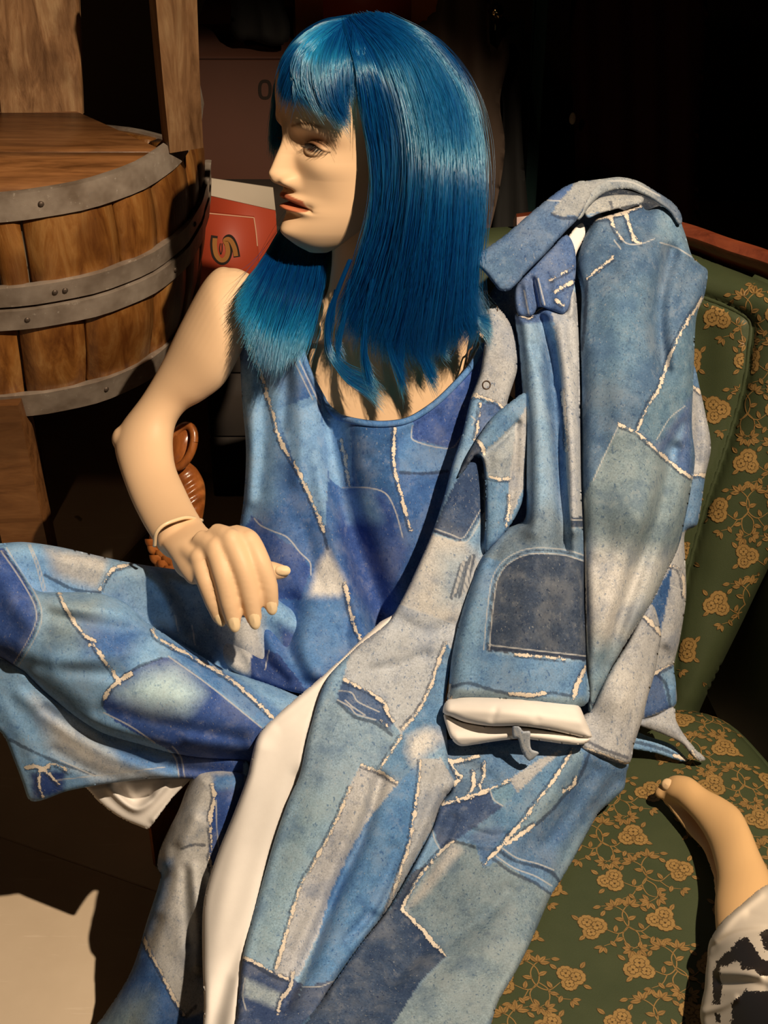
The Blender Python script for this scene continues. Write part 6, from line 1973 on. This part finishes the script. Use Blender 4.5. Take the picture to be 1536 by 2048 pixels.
# ------------------------------------------------------------------ blue wig: strands interpolated between guide curves
# depth of the bare head on a coarse pixel grid keeps every strand outside the skin
hpx, hpy, hpd = proj(np.concatenate([HV, np.array(EV)]))
GS = 6
gw, gh = 1536 // GS + 1, 2048 // GS + 1
hmap = np.full((gh, gw), 9.0)
np.minimum.at(hmap, (np.clip((hpy / GS).astype(int), 0, gh - 1), np.clip((hpx / GS).astype(int), 0, gw - 1)), hpd)
# fill, soften and sample the grid smoothly
for _ in range(2):
    pad = np.pad(hmap, 1, constant_values=9.0)
    hmap = np.min([pad[1 + dy:1 + dy + gh, 1 + dx:1 + dx + gw] for dy in (-1, 0, 1) for dx in (-1, 0, 1)], axis=0)
on = hmap < 5
hblur = np.where(on, hmap, 0.0)
wblur = on.astype(float)
for _ in range(6):
    for a_ in (0, 1):
        hblur = (np.roll(hblur, 1, a_) + 2 * hblur + np.roll(hblur, -1, a_)) / 4
        wblur = (np.roll(wblur, 1, a_) + 2 * wblur + np.roll(wblur, -1, a_)) / 4
hsm = np.where(wblur > 1e-3, hblur / np.maximum(wblur, 1e-3), 9.0)
hsm = np.where(on, hsm, 9.0)


def head_depth(x, y):
    """softened head depth at pixels, 9 where there is no head"""
    gx, gy = np.clip(x / GS - .5, 0, gw - 1.01), np.clip(y / GS - .5, 0, gh - 1.01)
    ix, iy = gx.astype(int), gy.astype(int)
    fx, fy_ = gx - ix, gy - iy
    v = [hsm[iy, ix], hsm[iy, ix + 1], hsm[iy + 1, ix], hsm[iy + 1, ix + 1]]
    w = [(1 - fx) * (1 - fy_), fx * (1 - fy_), (1 - fx) * fy_, fx * fy_]
    ok = [a < 5 for a in v]
    ws = sum(np.where(o, b, 0) for o, b in zip(ok, w))
    return np.where(ws > 0.05, sum(np.where(o, a * b, 0) for o, a, b in zip(ok, v, w)) / np.maximum(ws, 0.05), 9.0)


rw = np.random.RandomState(21)
strand_pos, strand_rad = [], []
NPT = 22


def lock_sheet(guides, n, depth_jit=0.012, spread=3.0, rad=0.00023, over=True, wave=1.6, tip=0.10, bias=1.0, tuft=0, front=False):
    """n strands between neighbouring guides (lists of (px, py, depth))"""
    g = np.stack([resample(cr([(x, y, d * 1000) for x, y, d in q], 8), NPT) for q in guides])
    if over:
        # lay the guides smoothly over the skull before any strand is drawn from them
        for _ in range(6):
            hd = head_depth(g[..., 0], g[..., 1])
            g[..., 2] = np.where(hd < 5, np.minimum(g[..., 2], hd * 1000 - 4.0), g[..., 2])
            for _ in range(2):
                g[:, 1:-1, 2] = (g[:, :-2, 2] + 2 * g[:, 1:-1, 2] + g[:, 2:, 2]) / 4
            if len(g) > 2:
                g[1:-1, :, 2] = np.minimum(g[1:-1, :, 2], (g[:-2, :, 2] + 2 * g[1:-1, :, 2] + g[2:, :, 2]) / 4 + 3.0)
    k = len(guides) - 1
    t = rw.rand(n) * max(k, 1e-6)
    if tuft:
        # gather part of the strands into tufts
        c = rw.rand(tuft) * k
        near_ = c[np.argmin(np.abs(t[:, None] - c[None]), 1)]
        pull = 0.75
    i = np.clip(t.astype(int), 0, max(k - 1, 0))
    f = (t - i)[:, None, None]
    s = g[i] * (1 - f) + g[np.minimum(i + 1, k)] * f
    if tuft:
        i2 = np.clip(near_.astype(int), 0, max(k - 1, 0))
        f2 = (near_ - i2)[:, None, None]
        s2 = g[i2] * (1 - f2) + g[np.minimum(i2 + 1, k)] * f2
        w = (np.linspace(0, 1, NPT) ** 1.4)[None, :, None] * pull
        s = s * (1 - w) + s2 * w
    u = np.linspace(0, 1, NPT)[None]
    s[..., 0] += rw.randn(n, 1) * spread * (0.35 + u) + wave * np.sin(u * rw.uniform(4, 11, (n, 1)) + rw.uniform(0, 6.28, (n, 1))) * u
    s[..., 1] += rw.randn(n, 1) * spread * 0.6 + rw.randn(n, 1) * 16 * u ** 2
    lift = rw.rand(n, 1) ** bias * depth_jit * 1000
    if front:
        lift = lift * np.clip(0.18 + 0.5 * t, 0, 1)[:, None]
    s[..., 2] += -lift * (0.55 + 0.45 * np.sin(np.pi * np.clip(u * 1.1, 0, 1))) if over else lift
    # keep a random end length
    L = 1 - tip * rw.rand(n, 1) ** 2
    idx = u * L * (NPT - 1)
    j = np.clip(idx.astype(int), 0, NPT - 2)
    fr_ = (idx - j)[..., None]
    a = np.take_along_axis(s, np.repeat(j[..., None], 3, 2), 1)
    b = np.take_along_axis(s, np.repeat(j[..., None] + 1, 3, 2), 1)
    s = a * (1 - fr_) + b * fr_
    d = s[..., 2] / 1000
    if over:
        hd = head_depth(s[..., 0], s[..., 1])
        d = np.where(hd < 5, np.minimum(d, hd - 0.0005), d)
    strand_pos.append(P(s[..., 0], s[..., 1], d))
    strand_rad.append(np.repeat((rad * rw.uniform(.7, 1.25, (n, 1))), NPT, 1) * np.clip((1 - u) * 6, 0.25, 1))


near = [
    [(684, 44, 1.602), (702, 96, 1.558), (717, 160, 1.542), (728, 235, 1.536), (743, 300, 1.534), (751, 370, 1.536), (747, 430, 1.541), (733, 490, 1.551), (716, 550, 1.571), (694, 600, 1.582), (676, 640, 1.592)],
    [(698, 40, 1.605), (740, 106, 1.550), (772, 190, 1.541), (790, 270, 1.531), (796, 350, 1.528), (786, 440, 1.536), (765, 520, 1.556), (742, 590, 1.565), (722, 640, 1.583), (716, 676, 1.590)],
    [(710, 36, 1.605), (775, 100, 1.550), (812, 190, 1.534), (832, 280, 1.522), (836, 360, 1.519), (826, 450, 1.526), (808, 550, 1.551), (790, 630, 1.565), (776, 676, 1.585), (782, 712, 1.593)],
    [(730, 33, 1.606), (805, 92, 1.554), (852, 190, 1.533), (872, 290, 1.521), (872, 380, 1.519), (864, 470, 1.528), (852, 560, 1.542), (838, 640, 1.569), (832, 684, 1.584), (852, 716, 1.594)],
    [(750, 33, 1.608), (832, 86, 1.562), (888, 180, 1.543), (910, 290, 1.530), (912, 390, 1.528), (906, 480, 1.538), (898, 570, 1.552), (888, 630, 1.577), (880, 668, 1.592), (866, 694, 1.602)],
    [(765, 35, 1.612), (852, 84, 1.580), (915, 175, 1.560), (940, 285, 1.550), (944, 390, 1.548), (938, 480, 1.555), (928, 560, 1.570), (930, 620, 1.585), (950, 655, 1.590), (930, 672, 1.594)],
    [(775, 37, 1.618), (868, 86, 1.600), (930, 170, 1.590), (956, 270, 1.585), (962, 380, 1.585), (956, 470, 1.588), (946, 550, 1.592), (952, 605, 1.595), (974, 636, 1.592), (980, 640, 1.590)],
]
lock_sheet(near, 13000, 0.013, 4.2, tuft=46, wave=4.0, tip=0.18, front=True)
lock_sheet(near, 4200, 0.023, 6.0, tuft=26, wave=7.5, tip=0.25, front=True)
lock_sheet(near[2:], 2500, 0.004, 3.0)
# crown: top of the head running over to the far side
crown = [[(690, 40, 1.600), (652, 46, 1.600), (616, 66, 1.606), (588, 96, 1.625), (568, 130, 1.645), (556, 172, 1.660)],
         [(696, 40, 1.600), (660, 54, 1.580), (624, 82, 1.582), (598, 116, 1.600), (580, 150, 1.620), (568, 186, 1.640)],
         [(700, 40, 1.600), (672, 62, 1.568), (640, 92, 1.560), (616, 126, 1.566), (598, 156, 1.575), (586, 186, 1.590)]]
lock_sheet(crown, 3600, 0.010, 2.5, tuft=16, tip=0.2)
far_cap = [[(690, 38, 1.606), (652, 42, 1.616), (606, 68, 1.632), (572, 110, 1.646), (554, 170, 1.656), (546, 240, 1.660), (540, 296, 1.662)],
           [(700, 36, 1.608), (660, 46, 1.622), (612, 78, 1.642), (584, 130, 1.656), (570, 190, 1.664), (566, 250, 1.668), (560, 290, 1.668)],
           [(720, 34, 1.61), (690, 36, 1.620), (640, 50, 1.644), (606, 96, 1.662), (600, 200, 1.672), (600, 300, 1.674)]]
lock_sheet(far_cap, 3000, 0.006, 3.0, over=False, tuft=20)
# fringe swept across the forehead
fringe = [[(660, 50, 1.590), (620, 74, 1.570), (594, 106, 1.565), (582, 140, 1.560), (584, 166, 1.552), (598, 186, 1.545)],
          [(668, 48, 1.588), (632, 78, 1.555), (608, 114, 1.545), (600, 150, 1.540), (612, 180, 1.535), (634, 206, 1.530)],
          [(676, 46, 1.588), (646, 82, 1.545), (628, 122, 1.533), (628, 162, 1.526), (644, 196, 1.522), (672, 228, 1.518)],
          [(684, 44, 1.590), (660, 84, 1.545), (648, 126, 1.530), (650, 166, 1.520), (666, 206, 1.515), (698, 246, 1.512)],
          [(690, 42, 1.590), (676, 86, 1.548), (666, 126, 1.530), (666, 160, 1.520), (676, 192, 1.514), (700, 232, 1.512)],
          [(696, 42, 1.592), (690, 84, 1.550), (684, 120, 1.532), (680, 150, 1.522), (682, 176, 1.516), (692, 206, 1.512)],
          [(700, 42, 1.594), (706, 84, 1.550), (706, 116, 1.532), (704, 140, 1.522), (704, 160, 1.516), (708, 184, 1.512)],
          [(702, 40, 1.596), (722, 84, 1.548), (728, 116, 1.530), (730, 140, 1.520), (734, 160, 1.514), (742, 190, 1.512)]]
lock_sheet(fringe, 5200, 0.011, 2.4, tuft=26, tip=0.28)
lock_sheet([fringe[-2][:5], fringe[-1][:5], near[0][:4], near[1][:4]], 2200, 0.014, 3.0, tip=0.3)
# far side, falling behind the chin on to the right shoulder
far = [[(600, 400, 1.686), (556, 470, 1.676), (520, 530, 1.628), (490, 562, 1.610), (466, 580, 1.600)],
       [(606, 400, 1.686), (562, 490, 1.671), (528, 560, 1.618), (502, 620, 1.596), (482, 652, 1.588)],
       [(616, 400, 1.686), (580, 500, 1.668), (552, 580, 1.610), (528, 660, 1.586), (512, 722, 1.580)],
       [(630, 400, 1.686), (606, 500, 1.668), (584, 590, 1.608), (560, 670, 1.583), (548, 735, 1.576)],
       [(645, 410, 1.686), (630, 510, 1.666), (612, 600, 1.606), (590, 670, 1.584), (576, 712, 1.578)],
       [(662, 420, 1.686), (652, 520, 1.664), (640, 600, 1.608), (622, 660, 1.588), (606, 696, 1.582)]]
lock_sheet(far, 6500, 0.012, 3.5, over=False, tuft=34, tip=0.25)
# loose thin locks on the chest
for q, n in (([(700, 520, 1.560), (672, 590, 1.575), (656, 640, 1.585), (660, 700, 1.590), (692, 746, 1.588), (736, 772, 1.585), (768, 800, 1.585)], 170),
             ([(745, 560, 1.550), (732, 640, 1.570), (728, 710, 1.580), (740, 756, 1.585), (756, 784, 1.585)], 150), ([(770, 600, 1.555), (776, 680, 1.575), (796, 735, 1.583), (814, 768, 1.588)], 160),
             ([(826, 620, 1.560), (836, 690, 1.578), (858, 736, 1.590), (876, 762, 1.594)], 260), ([(700, 560, 1.570), (690, 630, 1.580), (676, 690, 1.588), (690, 724, 1.590)], 120),
             ([(800, 620, 1.560), (806, 690, 1.578), (800, 740, 1.585), (808, 776, 1.588)], 140), ([(672, 580, 1.580), (664, 640, 1.590), (654, 690, 1.598), (662, 716, 1.6)], 70),
             ([(900, 600, 1.570), (900, 650, 1.585), (884, 690, 1.592), (900, 704, 1.594)], 200), ([(940, 600, 1.575), (952, 636, 1.580), (976, 656, 1.580), (984, 664, 1.58)], 260)):
    lock_sheet([[(x - 3, y, d) for x, y, d in q], [(x + 3, y, d) for x, y, d in q]], n, 0.004, 1.6, over=False, wave=2.2)
# fly-away hairs
lock_sheet(near[2:], 800, 0.034, 9.0, rad=0.00014, wave=9.0, tip=0.5)
lock_sheet(far, 160, 0.012, 10.0, rad=0.00012, over=False, wave=8.0, tip=0.4)
lock_sheet([near[4], near[5], [(x + 14, y, d) for x, y, d in near[6]]], 160, 0.020, 8.0, rad=0.00013, wave=12.0, tip=0.6)

# far side and back of the head, drawn in the head's own coordinates over the skull and then straight down
HG = HL.reshape(NZ, NA, 3)
n = 7000
ang = np.where(rw.rand(n) < .5, rw.uniform(-182, -66, n), rw.uniform(118, 182, n)) * math.pi / 180
ia_ = np.searchsorted(np.sort(az), ((ang + math.pi) % (2 * math.pi)) - math.pi) % NA
uu = np.linspace(0, 1, NPT)[None]
zt = .2185 - .150 * np.clip(uu / .55, 0, 1) ** 1.5
izs = np.argmin(np.abs(zz_true[None, None, :] - zt[..., None]), -1)
pp_ = HG[np.repeat(izs, n, 0), ia_[:, None]]
rad_ = np.stack([pp_[..., 0], pp_[..., 1] + .014, np.zeros(pp_.shape[:2])], -1)
rad_ = rad_ / (np.linalg.norm(rad_, axis=-1, keepdims=True) + 1e-6)
off = rw.uniform(.003, .012, (n, 1, 1))
wld = head_world(pp_ + rad_ * off * np.clip(uu * 3, .35, 1)[..., None] + np.array([0, 0, 1.0]) * (.25 * off * np.clip(1 - uu * 3, 0, 1)[..., None]))
kk = np.argmax(uu[0] > .55)
last = wld[:, kk:kk + 1]
drop = (uu[0, kk:] - .55) / .45
wld[:, kk:] = last + np.stack([rw.randn(n, 1) * .004 * drop[None], rw.randn(n, 1) * .004 * drop[None], -(.135 + .03 * rw.rand(n, 1)) * drop[None]], -1)
strand_pos.append(wld)
strand_rad.append(np.repeat(0.00024 * rw.uniform(.7, 1.25, (n, 1)), NPT, 1) * np.clip((1 - uu) * 6, .25, 1))

SP = np.concatenate(strand_pos) - np.array(mannequin.location)
SR = np.concatenate(strand_rad)
wc = bpy.data.hair_curves.new('wig')
wc.add_curves([NPT] * len(SP))
wc.position_data.foreach_set('vector', SP.astype(np.float32).ravel())
wc.points.foreach_set('radius', SR.astype(np.float32).ravel())


def wig_material():
    """coloured fibre: hair scattering with a share of hard plastic glint"""
    m = bpy.data.materials.new('shiny_blue_wig_fibre')
    m.use_nodes = True
    t = m.node_tree
    t.nodes.clear()
    out = t.nodes.new('ShaderNodeOutputMaterial')
    h = t.nodes.new('ShaderNodeBsdfHairPrincipled')
    h.parametrization = 'COLOR'
    info = t.nodes.new('ShaderNodeHairInfo')
    rp = t.nodes.new('ShaderNodeValToRGB')
    rp.color_ramp.elements[0].color = (0.002, 0.040, 0.21, 1)
    rp.color_ramp.elements[1].color = (0.004, 0.125, 0.36, 1)
    t.links.new(info.outputs['Random'], rp.inputs[0])
    t.links.new(rp.outputs[0], h.inputs['Color'])
    h.inputs['Roughness'].default_value = 0.16
    h.inputs['Radial Roughness'].default_value = 0.22
    h.inputs['Random Roughness'].default_value = 0.5
    h.inputs['Coat'].default_value = 0.3
    p = t.nodes.new('ShaderNodeBsdfPrincipled')
    t.links.new(rp.outputs[0], p.inputs['Base Color'])
    p.inputs['Roughness'].default_value = 0.25
    p.inputs['Specular IOR Level'].default_value = 0.9
    p.inputs['Specular Tint'].default_value = (0.35, 0.95, 1.0, 1)
    mx = t.nodes.new('ShaderNodeMixShader')
    mx.inputs[0].default_value = 0.45
    t.links.new(h.outputs[0], mx.inputs[1])
    t.links.new(p.outputs[0], mx.inputs[2])
    t.links.new(mx.outputs[0], out.inputs[0])
    return m


M['wig'] = wig_material()
wc.materials.append(M['wig'])
wig = bpy.data.objects.new('wig', wc)
col.objects.link(wig)
wig.parent = mannequin
wig['label'] = 'shiny shoulder length blue wig with swept fringe'
# ------------------------------------------------------------------ second mannequin: only its foot and trouser leg reach into the picture
second = thing('mannequin', 'bare mannequin foot and lower leg in white trousers with black print on the green seat', 'mannequin', tuple(P(1500, 1900, 1.46)))
fst = [(1325, 1572, 1337, 1554, 1.668, .7), (1330, 1590, 1354, 1550, 1.662, .95), (1350, 1602, 1382, 1555, 1.650, 1.0), (1374, 1624, 1414, 1579, 1.632, 1.0), (1396, 1650, 1447, 1596, 1.612, .9), (1416, 1684, 1479, 1620, 1.588, .84),
       (1428, 1722, 1500, 1658, 1.562, .82), (1434, 1758, 1519, 1704, 1.538, .85), (1429, 1810, 1544, 1756, 1.512, .9), (1433, 1880, 1580, 1840, 1.475, .95), (1440, 1980, 1625, 1960, 1.425, .95), (1450, 2090, 1680, 2090, 1.375, .95)]
V, F = loft(fst, 36, 6)
fv, ff = list(V), [tuple(f) for f in F]
V2, F2 = loft([(1319, 1585, 1350, 1580, 1.668, .5), (1335, 1611, 1388, 1606, 1.662, .55), (1356, 1640, 1414, 1632, 1.648, .6), (1380, 1671, 1432, 1660, 1.630, .6), (1405, 1698, 1446, 1688, 1.610, .6), (1417, 1727, 1456, 1720, 1.602, .6), (1426, 1758, 1470, 1752, 1.570, .6), (1431, 1810, 1490, 1800, 1.530, .6)], 28, 6)
ff += [tuple(i + len(fv) for i in f) for f in F2]
fv += list(V2)


def fput(mb):
    n = len(fv)
    fv.extend(mb.v)
    ff.extend([tuple(i + n for i in f) for f in mb.f])


for pts, rr in (([(1372, 1600, 1.655), (1350, 1588, 1.660), (1332, 1580, 1.666), (1321, 1586, 1.668)], [.012, .010, .0085, .0075]), ([(1380, 1612, 1.655), (1356, 1602, 1.664), (1338, 1600, 1.668)], [.012, .0095, .0075]),
                ([(1390, 1626, 1.650), (1366, 1616, 1.664), (1350, 1616, 1.666)], [.011, .009, .007]), ([(1398, 1642, 1.646), (1378, 1632, 1.660), (1364, 1634, 1.662)], [.010, .008, .0065])):
    W, r = digit(pts, rr)
    fput(MB().tube(W, r, 12))
c0 = P(1436, 1600, 1.625)
tmp = mk('foot_cage', np.array(fv), ff, M['skin'])
md = tmp.modifiers.new('r', 'REMESH')
md.mode = 'VOXEL'
md.voxel_size = 0.0022
sm_ = tmp.modifiers.new('s', 'SMOOTH')
sm_.factor = 0.5
sm_.iterations = 6
dg = bpy.context.evaluated_depsgraph_get()
dg.update()
me2 = bpy.data.meshes.new_from_object(tmp.evaluated_get(dg))
fco = np.empty(len(me2.vertices) * 3, np.float32)
me2.vertices.foreach_get('co', fco)
fq = [tuple(p.vertices) for p in me2.polygons]
bpy.data.objects.remove(tmp)
NV, NF = [], []
nail((1337, 1570, 1.660), (1372, 1582, 1.648), .0072, .0066, .0068)
nfv = fco.reshape(-1, 3).astype(float)
allv = np.concatenate([nfv, np.array(NV)])
mk('foot', allv, fq + [tuple(i + len(nfv) for i in f) for f in NF], M['skin'], second, {'tone': np.concatenate([np.tile(np.array(ob_skin(218, 160, 100, 1.05)), (len(nfv), 1)), np.tile(np.array(ob_skin(228, 176, 122, 1.05)), (len(NV), 1))])})

t = NT('white_cloth_black_print')
ink = t.attr('ink')
co = t.coord()
jj = t.math('ADD', t.math('MULTIPLY', t.math('SUBTRACT', t.noise(co, 300, 3.0, 0.7), 0.5), 46.0), t.math('MULTIPLY', t.math('SUBTRACT', t.noise(co, 90, 2.0, 0.6), 0.5), 22.0))
c = t.mix(t.step(t.math('ADD', ink, jj), 0.0, 0.8), (0.74, 0.66, 0.56), (0.016, 0.010, 0.008))
M['printcloth'] = t.out(c, 0.45, 0.0, 0.4)
blacks = [[(1433, 1923), (1451, 1907), (1477, 1881), (1494, 1872), (1522, 1917), (1560, 1930), (1560, 1951), (1520, 1951), (1507, 1939), (1483, 1938), (1477, 1922), (1442, 1933), (1440, 1954), (1445, 1974), (1439, 2008), (1426, 2008), (1424, 1954)],
          [(1468, 2000), (1493, 1983), (1620, 1983), (1700, 2120), (1459, 2120), (1464, 2019)], [(1428, 2025), (1440, 2030), (1442, 2045), (1434, 2043)], [(1519, 1868), (1560, 1840), (1580, 1905), (1528, 1900)]]


def ink_field(q):
    v = np.full(len(q), 60.0)
    for p_ in blacks:
        dd = seg_dist(q, p_, True)
        v = np.minimum(v, np.where(inside(q, p_), -dd - 4, dd + 4))
    return {'ink': v}


tp = [(1600, 1740), (1536, 1768), (1512, 1783), (1488, 1804), (1456, 1831), (1439, 1849), (1421, 1878), (1416, 1895), (1414, 1922), (1411, 1946), (1409, 1976), (1404, 2000), (1400, 2029), (1405, 2056), (1425, 2110), (1700, 2110), (1700, 1800)]
sheet('trouser_leg', tp, [(1536, 1775, 1.455), (1440, 1850, 1.450), (1416, 1900, 1.455), (1405, 2020, 1.400), (1500, 1950, 1.350), (1600, 1850, 1.385), (1600, 2090, 1.25), (1420, 2100, 1.36)], M['printcloth'], second, 3,
      [([(1520, 1790), (1470, 1830), (1430, 1880)], 4, 9), ([(1536, 1860), (1480, 1866), (1440, 1884), (1418, 1910)], -5, 8), ([(1440, 1944), (1490, 1946), (1520, 1950)], 6, 9), ([(1440, 1968), (1500, 1968), (1530, 1974)], -5, 9), ([(1404, 2024), (1440, 2014), (1470, 1998)], 5, 8), ([(1500, 1830), (1540, 1840)], -3, 10)],
      (12, .008), base=(0.7, 0.7, 0.7), extra=ink_field, seed=31, wave=(.0006, 60))
